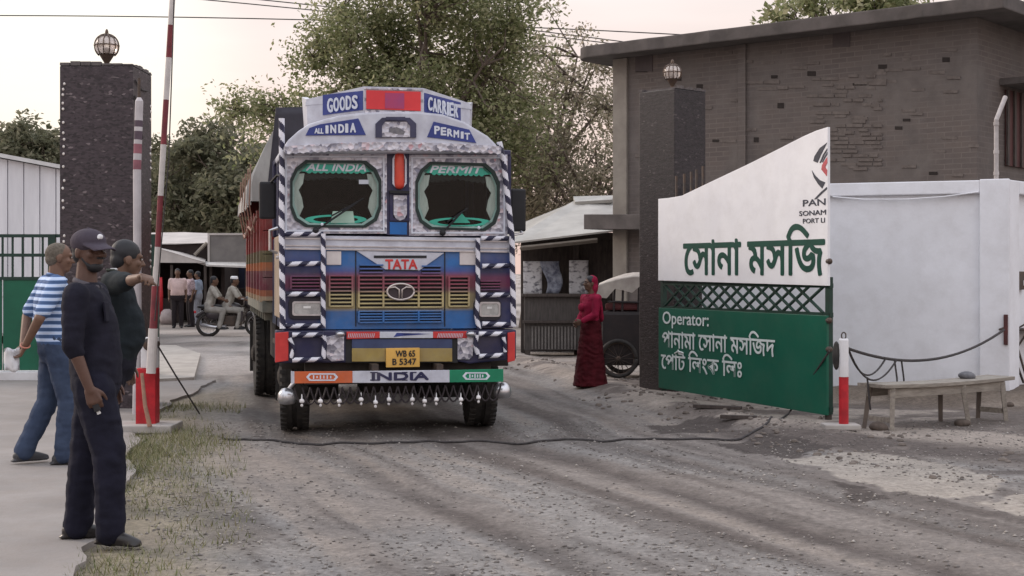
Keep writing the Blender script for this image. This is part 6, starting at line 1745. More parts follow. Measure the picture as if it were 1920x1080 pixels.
# half seen metal stand at the right edge
sx0, sy0 = G(1912, 752)
ms_ = thing('folding_stand', 'dark tubular folding stand cut off by the right edge of the picture', 'stand', (sx0, sy0, gz(sx0, sy0)))
for pts in ([(-.02, 0, .02), (-.06, .05, .36), (.12, .1, .60), (.5, .12, .62)], [(-.06, .05, .36), (.08, .1, .02)], [(.10, .0, .0), (-.06, .05, .62), (.14, .02, .74)], [(.5, .12, .62), (.45, .1, .0)], [(-.05, .3, .62), (.4, .32, .6)]):
    stick('tube', pts, .014, MT['darkmetal'], ms_, seg=8)
MB().box((.2, .2, .635), (.6, .36, .03)).build('top', MT['darkmetal'], ms_, bevel=.008)
# scattered bricks and lumps beside bench and berm
for i, (px, py, s_, lab) in enumerate(((1648, 812, .09, 'dark lump of earth by the near end of the bench'), (1805, 800, .08, 'dark stone beneath the middle of the bench'), (1893, 768, .05, 'small stone at the foot of the white pier'))):
    x, y = G(px, py); me_ = MB().ell((0, 0, 0), (s_, s_ * .8, s_ * .6), 12, 8)
    me_.v = [tuple(Vector(v) * (1 + .35 * mnoise.noise(Vector(v) * 12 + Vector((i, 0, 0))))) for v in me_.v]
    o = me_.build('stone', M('lump', (.11, .085, .07), (.07, .055, .045), scale=20, rough=.95), None, smooth=True, loc=(x, y, gz(x, y) + s_ * .3)); tag(o, lab, 'stone')
for px, py, L_, a in ((1345, 787, .5, -.5), (1385, 800, .35, -.3)):
    x, y = G(px, py)
    o = MB().box((0, 0, .02), (L_, .06, .035)).build('wood_strip', MT['darkwood'], None, bevel=.004, loc=(x, y, gz(x, y)), rz=a)
    tag(o, 'longer thin dark strip of wood lying on the sand before the gate leaf' if L_ > .4 else 'shorter dark strip of wood lying on the sand near the rope', 'wood')
# ================================================================== OVERHEAD WIRES
for i, (a, c, ea, ec, lab) in enumerate((((390, 0), (655, 26), (-300, -60), (1500, 90), 'upper of the thin wires crossing the sky left of the big tree'), ((415, -8), (655, 17), (-300, -80), (1500, 78), 'second thin wire just above the first, left of the big tree'), ((985, 51), (1240, 63), (-200, -30), (1700, 85), 'thin wire crossing the sky from the big tree to the brick building'))):
    Yw = 48 if i < 2 else 46
    o = thing('overhead_wire', lab, 'wire')
    sl_ = (c[1] - a[1]) / (c[0] - a[0])
    pts = [P3(x, a[1] + sl_ * (x - a[0]) + .00002 * (x - a[0]) * (x - c[0]), Yw) for x in np.linspace(-500, 2300, 30)]
    stick('strand', pts, .018, MT['rope'], o, seg=6)
# ================================================================== WHITE SHED, STALLS
YS = 30.0
m_sheet = M('sheet_white', (.68, .68, .71), (.56, .56, .59), scale=1.2, rough=.5, stretch=(3, 1, .4))
x1s = P3(135, 300, YS)[0]; x0s = x1s - 12
ws_ = thing('storage_shed', 'long pale sheet-metal shed beyond the green gate at the left edge', 'shed', (x1s, YS, 0), math.radians(0))
ztl = H + (CY - 288) / 90.0
mb = MB()
for k in range(36):
    xa, xb = -.335 * (k + 1), -.335 * k
    zt = lambda x: 3.60 - (x + .2) * .19 * 1.0
    pl = [(xa + .012, .2), (xb - .012, .2), (xb - .012, min(zt(xb), 5.2)), (xa + .012, min(zt(xa), 5.2))]
    mb.prism(pl, 0, .05)
mb.prism([(-12, .15), (0, .15), (0, 3.58), (-8.6, 5.15), (-12, 5.15)], .05, 5)
mb.build('wall', m_sheet, ws_)
MB().prism([(-12.0, 5.30), (-8.6, 5.30), (.15, 3.64), (.15, 3.56), (-8.6, 5.2), (-12, 5.2)], -.15, 5.1).build('roof_edge', M('roof_pale', (.60, .60, .60), (.5, .5, .5)), ws_)
MB().box((-6, .03, 1.0), (12, .10, .06)).build('rail', m_sheet, ws_)
# tin-roofed stall to the right of the truck
m_tin = M('tin_pale', (.47, .455, .42), (.33, .315, .29), scale=1.5, rough=.5, bump=.15, stretch=(1, 1, 1), bscale=6)
YT = 25.6
st = thing('market_stall', 'dark wooden stall with a pale tin roof between the truck and the brick building', 'stall', (P3(1050, 500, YT)[0], YT, 0))
def sp_(px, py, Y): p = P3(px, py, Y); return (p[0] - st.location.x, p[1] - YT, p[2])
def quadslab(pts, th): 
    n = (Vector(pts[1]) - Vector(pts[0])).cross(Vector(pts[2]) - Vector(pts[0])).normalized() * th
    q = [tuple(Vector(p) - n) for p in pts]; k = len(pts)
    return MB().add(list(pts) + q, [list(range(k)), list(range(2 * k - 1, k - 1, -1))] + [(i, (i + 1) % k, k + (i + 1) % k, k + i) for i in range(k)])
quadslab([sp_(950, 455, YT - 1.0), sp_(1215, 424, YT - 1.0), sp_(1215, 377, YT + 1.5), sp_(1083, 373, YT + 1.6)], .03).build('roof', m_tin, st)
quadslab([sp_(950, 455, YT - 1.0), sp_(1083, 373, YT + 1.6), sp_(1060, 385, YT + 4.0), sp_(925, 440, YT + 3)], .03).build('roof', m_tin, st)
quadslab([sp_(1075, 374, YT + 1.5), sp_(1150, 372, YT + 1.5), sp_(1148, 380, YT + 1.2), sp_(1078, 384, YT + 1.25)], .06).build('ridge_sheet', m_tin, st)
a, c = sp_(978, 500, YT)[0], sp_(1162, 500, YT)[0]
zt_, zb_ = sp_(1000, 450, YT)[2] + .12, 1.1
MB().box(((a + c) / 2, .9, zt_ / 2), (c - a, .06, zt_)).build('back_wall', MT['darkwood'], st)
MB().box((c - .35, .05, zt_ / 2), (.75, .05, zt_)).build('side_board', MT['darkwood'], st)
for xx in (a + .03, (a + c) / 2 + .1, c): MB().box((xx, -.02, zt_ / 2), (.09, .09, zt_)).build('post', MT['darkwood'], st, bevel=.006)
MB().box(((a + c) / 2, -.02, zt_ - .05), (c - a + .1, .08, .12)).build('beam', MT['darkwood'], st)
quadslab([sp_(976, 461, YT - .95), sp_(1120, 446, YT - .95), sp_(1120, 452, YT - .6), sp_(976, 467, YT - .6)], .03).build('eave_board', MT['wood'], st)
mb = MB(); mb.box(((a + c) / 2, .45, sp_(1000, 557, YT)[2]), (c - a - .1, .9, .06)); mb.build('shelf', MT['darkwood'], st)
# counter chest
ca_, cb_ = P3(983, 600, 25.0), P3(1112, 600, 25.0)
ct = thing('counter_chest', 'low dark timber counter standing under the hung-up papers of the stall', 'counter', ((ca_[0] + cb_[0]) / 2, 25.0, 0))
wd = cb_[0] - ca_[0]; zc1 = P3(1000, 556, 25)[2]
MB().box((0, .3, .12 + (zc1 - .12) / 2), (wd, .6, zc1 - .12)).build('carcass', M('counter_wood', (.085, .075, .07), (.05, .045, .042), scale=4, rough=.85, stretch=(6, 6, 1)), ct, bevel=.008)
MB().box((0, .27, zc1 + .02), (wd + .08, .7, .045)).build('top', MT['darkwood'], ct, bevel=.006)
MB().box((0, -.03, P3(1000, 603, 25)[2]), (wd + .06, .10, .05)).build('ledge', MT['darkwood'], ct, bevel=.006)
mb = MB(); zr0, zr1 = P3(1000, 655, 25)[2], P3(1000, 612, 25)[2]
for k in range(14): mb.box((-wd / 2 + .14 + (wd * .62) * k / 13, -.012, (zr0 + zr1) / 2), (.03, .02, zr1 - zr0))
mb.build('slatted_front', M('slat_grey', (.17, .155, .145), (.11, .10, .095), scale=8), ct)
for sx in (-1, 1): MB().box((sx * (wd / 2 - .06), .05, .06), (.09, .09, .13)).build('foot', MT['darkwood'], ct)
# papers and a cloth hung along the shelf
m_pap = bpy.data.materials.new('printed_paper'); t, b = nodes_of(m_pap); b.inputs['Roughness'].default_value = .8
tcn = t.nodes.new('ShaderNodeTexCoord'); mpn = t.nodes.new('ShaderNodeMapping'); mpn.inputs['Scale'].default_value = (9, 1, 14); t.links.new(tcn.outputs['Object'], mpn.inputs[0])
nn = t.nodes.new('ShaderNodeTexNoise'); nn.inputs['Scale'].default_value = .9; nn.inputs['Detail'].default_value = 3; t.links.new(mpn.outputs[0], nn.inputs[0])
rp = t.nodes.new('ShaderNodeValToRGB'); cr = rp.color_ramp; cr.elements[0].position = .36; cr.elements[0].color = (.12, .12, .14, 1); cr.elements[1].position = .50; cr.elements[1].color = (.60, .60, .62, 1)
t.links.new(nn.outputs[0], rp.inputs[0]); t.links.new(rp.outputs[0], b.inputs['Base Color'])
def hung(name, x0, y0, x1, y1, mat, label, cat, shape=None):
    p0, p1 = P3(x0, y1, YT - .12), P3(x1, y0, YT - .12)
    o_ = bpy.data.objects; v, f = [], []
    nx_, nz_ = 7, 9
    for j in range(nz_ + 1):
        for i in range(nx_ + 1):
            u, w = i / nx_, j / nz_
            xx = (p0[0] + (p1[0] - p0[0]) * u) - (p0[0] + p1[0]) / 2; z = p0[2] + (p1[2] - p0[2]) * w
            if shape: xx = xx * (.75 + .35 * w) + .05 * math.sin(w * 5)
            v.append((xx, .025 * math.sin(u * 5 + w * 3) * (1 - w), z))
    for j in range(nz_):
        for i in range(nx_): q = j * (nx_ + 1) + i; f.append((q, q + 1, q + nx_ + 2, q + nx_ + 1))
    o = MB().add(v, f).build(name, mat, None, smooth=True, loc=((p0[0] + p1[0]) / 2, YT - .14, 0))
    s = o.modifiers.new('s', 'SOLIDIFY'); s.thickness = .004
    return tag(o, label, cat, 'papers and cloth hung on the stall')
hung('poster', 981, 490, 1016, 553, m_pap, 'printed sheet hung at the left end of the stall, nearest the truck', 'poster')
hung('poster', 1067, 488, 1103, 553, m_pap, 'printed sheet hung on the stall, nearer the woman in red', 'poster')
hung('hung_cloth', 1019, 490, 1052, 550, cloth('cloth_paleblue', (.38, .41, .48), (.10, .11, .16), scale=9), 'pale and dark blue cloth hanging between the two printed sheets', 'cloth', 1)
# ================================================================== RICKSHAW beside the pillar
rx_, ry_ = P3(1178, 690, 19.6)[0], 19.6
rk = thing('cycle_rickshaw', 'parked dark rickshaw with a cream canopy, partly hidden by the gate pillar', 'rickshaw', (rx_, ry_, gz(rx_, ry_)), math.radians(-8))
sR = F / ry_
m_rk = M('rickshaw_dark', (.03, .022, .022), (.018, .015, .016), scale=8, rough=.6)
m_can = M('canopy_cream', (.46, .42, .37), (.32, .28, .25), scale=5, rough=.8)
def rl(px, py): p = P3(px, py, ry_); return (p[0] - rx_, p[2])
mb = MB(); (xa, za), (xb, zb) = rl(1128, 690), rl(1225, 588)
mb.box(((xa + xb) / 2 + .25, .35, (za + zb) / 2), (xb - xa + .5, .75, zb - za)); mb.build('body', m_rk, rk, bevel=.05)
MB().box(((xa + xb) / 2 + .25, .35, zb + .06), (xb - xa + .4, .7, .1)).build('seat', M('seat_red', (.10, .02, .02), (.06, .012, .014)), rk, bevel=.03)
(xc0, zc0), (xc1, zc1_) = rl(1106, 542), rl(1214, 508)
cv, cf = [], []
for j in range(9):
    for i in range(13):
        u, w = i / 12, j / 8
        cv.append((xc0 + (xc1 - xc0 + .6) * u, .72 * w - .02, zc0 - .05 + (zc1_ - zc0) * min(1, (u * 2.6) ** .6) * (.75 + .25 * math.sin(math.pi * w)) + .02 * mnoise.noise(Vector((u * 7, w * 5, 1)))))
for j in range(8):
    for i in range(12): q = j * 13 + i; cf.append((q, q + 1, q + 14, q + 13))
o = MB().add(cv, cf).build('canopy', m_can, rk, smooth=True); s = o.modifiers.new('s', 'SOLIDIFY'); s.thickness = .03
fl_ = []
for i in range(13): fl_.append((xc0 + (xc1 - xc0 + .6) * i / 12, zc0 - .07 + (zc1_ - zc0) * min(1, (i / 12 * 2.6) ** .6) * .75))
mb = MB(); mb.prism(fl_ + [(x, z - .10 - .05 * (i % 3) - (.18 if i in (7, 8, 9) else 0)) for i, (x, z) in reversed(list(enumerate(fl_)))], -.04, -.025)
mb.build('canopy_flap', m_can, rk)
for px in (1112, 1150, 1166, 1196, 1216):
    (u, z0_), (_, z1_) = rl(px, 592), rl(px, 528)
    MB().tube([(u, .0, z0_ - .1), (u + .02, .0, z1_ - .02)], .016, 8).build('frame_rod', m_rk, rk)
MB().tube([(rl(1140, 570)[0], -.01, rl(1140, 570)[1]), (rl(1222, 572)[0], -.01, rl(1222, 572)[1])], .014, 8).build('frame_rod', m_rk, rk)
def spoke_wheel(par, c, r, tyre=.03, ax='y', nm='wheel', nsp=16, mt='steel'):
    w = MB().tube([(c[0] + r * .90 * math.cos(u), c[1], c[2] + r * .90 * math.sin(u)) for u in np.linspace(0, 6.2832, 33)], tyre * .45, 6).build(nm, MT[mt], par, smooth=True)
    MB().tube([(c[0] + r * math.cos(u), c[1], c[2] + r * math.sin(u)) for u in np.linspace(0, 6.2832, 41)], tyre, 8).build('tyre', MT['rubber'], w, smooth=True)
    mb = MB()
    for k in range(nsp):
        a = 2 * math.pi * k / nsp; mb.tube([(c[0], c[1] + .03 * (-1) ** k, c[2]), (c[0] + r * .9 * math.cos(a), c[1], c[2] + r * .9 * math.sin(a))], .004, 4)
    mb.build('spokes', MT[mt], w)
    MB().lathe([(.02, -.05), (.035, -.04), (.035, .04), (.02, .05)], c, 'y', 12).build('hub', MT['darkmetal'], w)
    return w
(uw, zw) = rl(1160, 690)
spoke_wheel(rk, (uw, -.05, .27), .24, .028, mt='darkmetal'); spoke_wheel(rk, (uw, .78, .27), .24, .028, mt='darkmetal'); spoke_wheel(rk, (uw + 1.35, .35, .27), .24, .028, mt='darkmetal')
MB().tube([(uw + 1.35, .35, .27), (uw + 1.15, .35, .75), (uw + .5, .35, .6)], .025, 8).build('fork', m_rk, rk)
MB().tube([(uw + 1.12, .05, .95), (uw + 1.15, .35, .80), (uw + 1.12, .65, .95)], .016, 8).build('handlebar', MT['steel'], rk)
# ================================================================== MOTORCYCLE AND RIDERS
mx_, my_ = G(391, 629)
kM = .86
mo = thing('motorcycle', 'dark motorcycle carrying two men, half hidden behind the truck', 'motorcycle', (mx_, my_, gz(mx_, my_)), math.radians(4)); mo.scale = (kM, kM, kM)
spoke_wheel(mo, (0, 0, .32), .29, .05, nsp=14); spoke_wheel(mo, (1.30, 0, .32), .29, .045, nsp=14)
m_moto = M('moto_paint', (.03, .022, .026), (.02, .016, .018), rough=.3, spec=.6)
MB().ell((.62, 0, .78), (.28, .14, .15), 18, 12).build('fuel_tank', m_moto, mo, smooth=True)
MB().ell((.1, 0, .80), (.42, .14, .07), 18, 10).build('seat', MT['black'], mo, smooth=True)
MB().box((.55, 0, .42), (.36, .26, .30)).build('engine', MT['darkmetal'], mo, bevel=.05)
mb = MB()
for pts in ([(1.02, 0, .88), (.62, 0, .62), (.1, 0, .70), (-.15, 0, .72)], [(.1, 0, .70), (.35, 0, .32), (.8, 0, .30), (1.0, 0, .8)], [(0, .09, .32), (.4, .09, .34)], [(0, -.09, .32), (.4, -.09, .34)], [(0, .1, .34), (.05, .1, .7)], [(0, -.1, .34), (.05, -.1, .7)]): mb.tube(pts, .022, 8)
mb.build('frame', MT['darkmetal'], mo)
for s_ in (-1, 1): MB().tube([(1.30, s_ * .07, .32), (1.08, s_ * .07, .95)], .024, 8).build('fork', MT['steel'], mo)
MB().tube([(.92, -.36, 1.02), (1.04, -.12, 1.0), (1.04, .12, 1.0), (.92, .36, 1.02)], .015, 8).build('handlebar', MT['steel'], mo)
MB().ell((1.17, 0, .90), (.09, .10, .10), 14, 10).build('headlight', MT['steel'], mo, smooth=True)
for c, r0, a0, a1 in (((0, .32), .37, .3, 2.6), ((1.30, .32), .36, .5, 2.5)):
    mb = MB(); mb.tube([(c[0] + r0 * math.cos(u), 0, c[1] + r0 * math.sin(u)) for u in np.linspace(a0, a1, 14)], .05, 6); mb.build('mudguard', m_moto, mo, smooth=True)
MB().tube([(.5, -.15, .28), (.2, -.17, .25), (-.2, -.17, .32)], .045, 10).build('exhaust', MT['steel'], mo, smooth=True)
for s_ in (-1, 1):
    MB().ell((.18, s_ * .13, .58), (.24, .05, .13), 14, 8).build('side_panel', m_moto, mo, smooth=True)
    MB().tube([(.86, s_ * .1, .78), (.98, s_ * .30, .62), (.90, s_ * .30, .34), (.74, s_ * .1, .30)], .02, 8).build('crash_guard', MT['darkmetal'], mo, smooth=True)
    MB().box((.93, s_ * .24, .55), (.05, .2, .3)).build('leg_shield', m_moto, mo, bevel=.02)
MB().ell((1.10, 0, .92), (.16, .17, .19), 16, 10).build('front_fairing', m_moto, mo, smooth=True)
MB().box((-.36, 0, .66), (.05, .12, .07)).build('tail_lamp', MT['red'], mo, bevel=.012)
RG = 'men riding the motorcycle'
m_cream = cloth('shirt_cream', (.40, .38, .34), (.24, .225, .20)); m_trc = cloth('trouser_cream', (.30, .285, .26), (.19, .18, .165))
def seated(xoff, lab, cap_, lean, reach, trm):
    zs = .80
    base = .95
    dz = zs * kM / .95 + .05 - base
    ps = dict(pelvis=(0, 0, base), chest=(0, -.06 - lean * .5, base + .33), neck=(0, -.06 - lean, base + .50), head=(0, -.09 - lean, base + .64),
              shR=(-.185, -.06 - lean * .9, base + .455), shL=(.185, -.06 - lean * .9, base + .455),
              elR=(-.24, -.22 - lean, base + .22), elL=(.24, -.22 - lean, base + .22), wrR=(-.20, -reach, base + .16), wrL=(.20, -reach, base + .16),
              hipR=(-.10, 0, base - .03), hipL=(.10, 0, base - .03), knR=(-.19, -.38, base - .10), knL=(.19, -.38, base - .10), anR=(-.19, -.28, base - .50), anL=(.19, -.28, base - .50), toeR=-.1, toeL=.1)
    wv = mo.matrix_basis @ Vector((xoff, 0, 0))
    return person(lab, (wv.x, wv.y, gz(mx_, my_) + dz), math.radians(94), .92, ps, vox=.016, shirt=m_cream, sleeve='short', trousers=trm, face=False, group=RG, cap=cap_, girth=1.05)
seated(.02, 'bareheaded man in pale shirt riding behind on the motorcycle', None, .04, .40, m_trc)
seated(.50, 'man in white cap and pale shirt steering the motorcycle', 'skull', .10, .52, m_trc)
# ================================================================== FAR STALLS ON THE LEFT
YF = 42.0
m_pale = M('tarp_pale', (.52, .48, .45), (.38, .35, .33), scale=1.2, rough=.7)
m_dark = M('stall_dark', (.045, .033, .03), (.028, .02, .02), scale=3, rough=.95)
def fp_(px, py, Y=YF): return P3(px, py, Y)
fs1 = thing('tea_stall', 'far dark roadside stall under two pale sloping awnings, left of the truck', 'stall', (fp_(330, 600)[0], YF, 0))
def f1(px, py, d=0.0): p = P3(px, py, YF + d); return (p[0] - fs1.location.x, p[1] - YF, p[2])
a, c = f1(225, 500)[0], f1(418, 500)[0]
MB().box(((a + c) / 2, 2.6, 1.2), (c - a, .1, 2.6)).build('back_wall', m_dark, fs1)
for xx in (a, c): MB().box((xx, 1.3, 1.2), (.1, 2.6, 2.4)).build('side_wall', m_dark, fs1)
quadslab([f1(215, 466, -.8), f1(300, 467, -.8), f1(385, 492, -.8), f1(386, 480, 1.5), f1(300, 462, 1.5), f1(215, 460, 1.5)], .03).build('awning', m_pale, fs1)
quadslab([f1(225, 492, -.82), f1(386, 493, -.82), f1(300, 466, -.82), f1(225, 465, -.82)], .03).build('awning_front', m_pale, fs1)
quadslab([f1(225, 458, .2), f1(330, 458, .2), f1(400, 455, .2), f1(458, 440, 3), f1(345, 435, 3), f1(225, 437, 3)], .05).build('roof', m_pale, fs1)
quadslab([f1(225, 460, .3), f1(330, 459, .3), f1(400, 456, .3), f1(400, 490, .35), f1(225, 490, .35)], .05).build('roof_board', m_dark, fs1)
for px in (240, 322, 385): u = f1(px, 500, -.7); MB().box((u[0], -.7, u[2] / 2 + .05), (.07, .07, u[2])).build('post', MT['darkwood'], fs1)
MB().tube([f1(365, 478, .1), f1(388, 455, .1)], .05, 6).build('brace', MT['wood'], fs1)
MB().box((f1(310, 580)[0] - .1, .5, .35), (.9, .6, .7)).build('counter', m_dark, fs1, bevel=.02)
fs2 = thing('shop_stall', 'far dark stall with a blank grey signboard and narrow white awning, beside the truck', 'stall', (fp_(440, 600)[0], YF, 0))
def f2(px, py, d=0.0): p = P3(px, py, YF + d); return (p[0] - fs2.location.x, p[1] - YF, p[2])
a, c = f2(390, 500)[0], f2(560, 500)[0]
MB().box(((a + c) / 2, 2.2, 1.2), (c - a, .1, 2.6)).build('back_wall', M('stall_blue', (.03, .035, .075), (.02, .02, .04), scale=3), fs2)
mb = MB(); (x0_, _, zb_), (x1_, _, zt_) = f2(394, 491), f2(560, 441); MB().box(((x0_ + x1_) / 2, 0, (zb_ + zt_) / 2), (x1_ - x0_, .08, zt_ - zb_)).build('signboard', M('sign_grey', (.20, .185, .175), (.12, .11, .108), scale=1.6, rough=.7), fs2)
MB().ring([(x0_ - .06, zb_ - .05), (x1_ + .06, zb_ - .05), (x1_ + .06, zt_ + .06), (x0_ - .06, zt_ + .06)], [(x0_, zb_), (x1_, zb_), (x1_, zt_), (x0_, zt_)], -.07, .06).build('sign_frame', m_pale, fs2)
quadslab([f2(388, 496, -.9), f2(560, 503, -.9), f2(560, 493, .1), f2(370, 490, .1)], .05).build('awning', M('awning_white', (.66, .64, .62), (.5, .48, .46)), fs2)
for px in (395, 462, 540): u = f2(px, 495, -.5); MB().box((u[0], -.5, u[2] / 2), (.07, .07, u[2])).build('post', MT['darkwood'], fs2)
MB().box(((a + c) / 2, 1.0, .5), (c - a - .3, .7, 1.0)).build('counter', m_dark, fs2, bevel=.02)
# bright goods hanging and standing by the tea stall
for i, (x0, y0, x1, y1, mt, nm, lab) in enumerate(((296, 520, 305, 590, MT['red'], 'red_cloth', 'red cloth hanging at the left front of the far tea stall'), (285, 506, 293, 585, m_pale, 'pale_cloth', 'pale cloth hanging next to the red one at the far tea stall'), (300, 570, 326, 598, M('sack_pale', (.40, .34, .33)), 'sack', 'pale sack standing on the ground before the far tea stall'))):
    p0, p1 = P3(x0, y1, YF - 1.0), P3(x1, y0, YF - 1.0)
    w_, h_ = p1[0] - p0[0], p1[2] - p0[2]; zb0 = p0[2] if nm != 'sack' else max(0, 0)
    m = MB()
    if nm == 'sack': m.loft([(0, 0, 0, w_ * .45, .18), (0, 0, h_ * .4, w_ * .52, .22), (0, 0, h_ * .8, w_ * .42, .17), (0, 0, h_, w_ * .2, .09)], 16)
    else: m.loft([(0, 0, 0, w_ * .55, .06), (.02, 0, h_ * .5, w_ * .45, .05), (0, 0, h_, w_ * .4, .03)], 12)
    o = m.build(nm, mt, None, smooth=True, loc=((p0[0] + p1[0]) / 2, YF - 1.0, zb0)); tag(o, lab, 'sack' if nm == 'sack' else 'cloth')
# ================================================================== TREES
m_bark = M('bark', (.16, .125, .10), (.09, .07, .06), scale=9, rough=.95, bump=.4, stretch=(4, 4, 1))
m_leafA = leafmat('leaf_olive', [(.12, .14, .06), (.205, .225, .105), (.30, .305, .16), (.41, .385, .25)], .55)
m_leafB = leafmat('leaf_dull', [(.14, .135, .085), (.24, .225, .15), (.34, .30, .215), (.45, .385, .30)], .55)
m_leafC = leafmat('leaf_far', [(.105, .11, .07), (.165, .168, .105), (.24, .225, .155)], .5)
def tree(label, base, height_, crown_c, crown_r, ncl, nleaf, lsize, mat, seed, group=None, trunk_r=.22, thr=.40, extra=(), nlimb=9, name='tree', hollow=.35):
    R = np.random.default_rng(seed); rd_ = random.Random(seed)
    tr_ = thing(name, label, 'tree', (base[0], base[1], -.1), 0, group)
    cc = np.array(crown_c, float) - np.array([base[0], base[1], -.1]); cr_ = np.array(crown_r, float)
    mb = MB()
    fork = Vector((cc[0] * .45, cc[1] * .45, max(1.2, cc[2] - cr_[2] * .75)))
    trunk = [Vector((0, 0, 0)), Vector((fork.x * .35 + .1, fork.y * .3, fork.z * .5)), fork]
    mb.tube(trunk, trunk_r, 10, r1=trunk_r * .62)
    nodes_ = [fork]
    for k in range(nlimb):
        a = 6.283 * k / nlimb + rd_.uniform(-.3, .3); el = rd_.uniform(.15, 1.0)
        tip = Vector((cc[0] + cr_[0] * .75 * math.cos(a) * math.cos(el * .9), cc[1] + cr_[1] * .75 * math.sin(a) * math.cos(el * .9), cc[2] - cr_[2] * .35 + cr_[2] * 1.15 * math.sin(el)))
        m1 = fork.lerp(tip, .35) + Vector((rd_.uniform(-.3, .3), rd_.uniform(-.3, .3), rd_.uniform(0, .5))) * .6; m2 = fork.lerp(tip, .7) + Vector((rd_.uniform(-.3, .3), rd_.uniform(-.3, .3), rd_.uniform(0, .4))) * .6
        mb.tube([fork, m1, m2, tip], trunk_r * .42, 7, r1=trunk_r * .10)
        nodes_ += [m1, m2, tip, m1.lerp(m2, .5), m2.lerp(tip, .5)]
    # leaf clusters: uneven, with gaps, thinner toward the rim
    C = []
    tries = 0
    while len(C) < ncl and tries < ncl * 60:
        tries += 1
        p = R.normal(size=3); p /= np.linalg.norm(p); rad = R.random() ** (1 / 3)
        if rad < hollow and R.random() < .7: continue
        bump_ = 1 + .28 * mnoise.noise(Vector(p * 2.2) + Vector((seed, 0, 0))) + .12 * mnoise.noise(Vector(p * 6) + Vector((0, seed, 0)))
        q = cc + p * rad * cr_ * bump_
        if mnoise.noise(Vector(q * .55) + Vector((seed * 3.1, 0, 0))) * .5 + .5 < thr: continue
        if q[2] < .8: continue
        C.append(q)
    for ex in extra:
        e = np.array(ex[:3]) - np.array([base[0], base[1], -.1])
        for k in range(ex[3]): C.append(e + np.clip(R.normal(size=3), -1.3, 1.3) * ex[4] * np.array([1, 1, .6]))
        nodes_.append(Vector(e)); mb.tube([fork, fork.lerp(Vector(e), .5) + Vector((0, 0, .4)), Vector(e)], trunk_r * .3, 6, r1=trunk_r * .06)
    C = np.array(C); NN = np.array([tuple(n) for n in nodes_])
    for q in C[:: max(1, len(C) // 260)]:
        n = NN[np.argmin(((NN - q) ** 2).sum(1))]
        mid = (n + q) / 2 + R.normal(size=3) * .12
        mb.tube([n, mid, q], .028 * trunk_r / .22, 4, r1=.008, cap=False)
    mb.build('trunk', m_bark, tr_)
    K = len(C); per = nleaf // K
    cs = R.uniform(.22, .48, K) * (np.mean(cr_) / 3.2) ** .6
    off = np.clip(R.normal(size=(K, per, 3)), -1.7, 1.7) * cs[:, None, None] * np.array([1, 1, .7])
    P = (C[:, None] + off).reshape(-1, 3); n = len(P)
    nrm = R.normal(size=(n, 3)) * .8 + np.array([0, 0, .7]); nrm /= np.linalg.norm(nrm, axis=1)[:, None]
    t1 = np.cross(nrm, R.normal(size=(n, 3))); t1 /= np.linalg.norm(t1, axis=1)[:, None]; t2 = np.cross(nrm, t1)
    L = (lsize * R.uniform(.6, 1.35, n))[:, None]; Wd = L * R.uniform(.38, .6, n)[:, None]
    v = np.stack([P - t1 * L * .5, P + t2 * Wd * .5 - t1 * L * .05 + nrm * L * .08, P + t1 * L * .5 - nrm * L * .06, P - t2 * Wd * .5 - t1 * L * .05 + nrm * L * .08], 1).reshape(-1, 3)
    raw('crown', v, np.arange(4 * n).reshape(-1, 4), mat, tr_)
    return tr_
YB = 34.0; sB = F / YB
def at(px, py, Y): return np.array(P3(px, py, Y))
c = at(815, 175, YB); e1 = at(510, 205, YB); e2 = at(445, 208, YB); e3 = at(600, 110, YB)
tree('large spreading olive-green tree rising behind the truck', (at(815, 500, YB)[0], YB), 9, (c[0], YB, c[2] + .3), (2.75, 2.3, 3.3), 460, 56000, .12, m_leafA, 11, trunk_r=.26, thr=.39, extra=((e1[0], YB, e1[2], 10, .25), (e2[0], YB - .3, e2[2], 6, .18), (e3[0], YB, e3[2], 7, .3), (*at(640, 20, YB), 8, .3)))
c = at(1020, 240, YB + 4)
tree('thinner dull-leaved tree with bare branches right of the large one', (at(985, 500, YB + 4)[0], YB + 4), 8, (c[0] + .1, YB + 4, c[2] - .1), (2.5, 2.0, 3.1), 170, 12000, .12, m_leafB, 23, trunk_r=.2, thr=.48, extra=((*at(1120, 120, YB + 4), 8, .35), (*at(1130, 200, YB + 4), 10, .3)), hollow=.1)
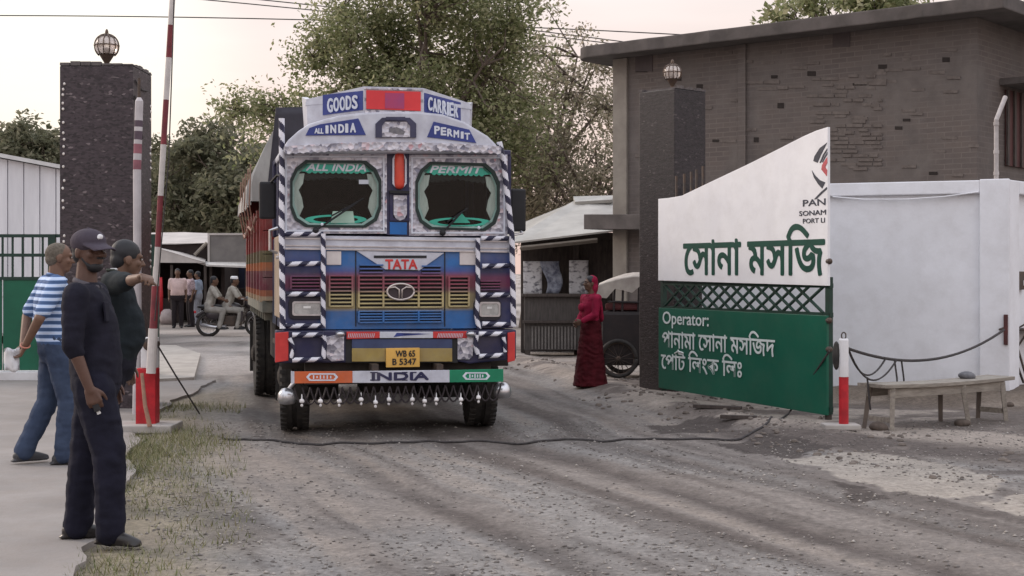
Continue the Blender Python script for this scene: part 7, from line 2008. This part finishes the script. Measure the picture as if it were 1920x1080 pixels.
c = at(1085, 330, YB + 2)
tree('low bushy green tree behind the tin-roofed stall', (at(1085, 500, YB + 2)[0], YB + 2), 5, (c[0], YB + 2, c[2]), (2.3, 1.8, 1.5), 120, 10000, .12, m_leafB, 31, trunk_r=.16, thr=.38)
c = at(690, 300, YB + 8)
tree('dark leafy tree behind the left side of the truck cab', (at(640, 500, YB + 8)[0], YB + 8), 6, (c[0] - .6, YB + 8, c[2]), (3.2, 2.0, 2.6), 150, 11000, .15, m_leafA, 37, trunk_r=.2, thr=.38)
GT = 'far trees along the horizon on the left'
c = at(395, 350, 56)
tree('far tree with a rounded crown left of the truck', (c[0], 56), 6, (c[0], 56, c[2]), (2.6, 2.2, 2.6), 230, 12000, .27, m_leafC, 41, GT, .22, .30)
c = at(325, 370, 60)
tree('far tree next to the raised boom barrier', (c[0], 60), 6, (c[0], 60, c[2]), (2.4, 2.2, 2.3), 190, 9000, .28, m_leafC, 43, GT, .22, .30)
c = at(470, 385, 54)
tree('far low tree whose crown meets the truck body', (c[0], 54), 5, (c[0], 54, c[2]), (2.0, 2.0, 2.2), 150, 8000, .27, m_leafC, 47, GT, .2, .30)
c = at(50, 300, 62)
tree('far tree above the pale shed at the left edge', (c[0], 62), 6, (c[0], 62, c[2]), (2.3, 2.2, 1.7), 190, 9000, .28, m_leafC, 53, GT, .22, .30)
c = at(-40, 310, 64)
tree('far tree mostly outside the left edge, over the shed', (c[0], 64), 6, (c[0], 64, c[2]), (2.0, 2.0, 1.6), 120, 6000, .28, m_leafC, 55, GT, .2, .30)
c = at(1590, 22, 40)
tree('tree top showing over the roof of the brick building', (c[0], 40), 9, (c[0], 40, c[2] - .4), (2.3, 1.8, 1.0), 120, 7000, .2, m_leafA, 61, None, .2, .36)
c = at(560, 395, 70)
bk2 = tree('far dense tree seen between the truck and the tea stall', (c[0] - 3.5, 70), 6, (c[0] - 3.5, 70, c[2] + .2), (4.5, 2.4, 2.4), 220, 10000, .32, m_leafC, 67, GT, .25, .28)
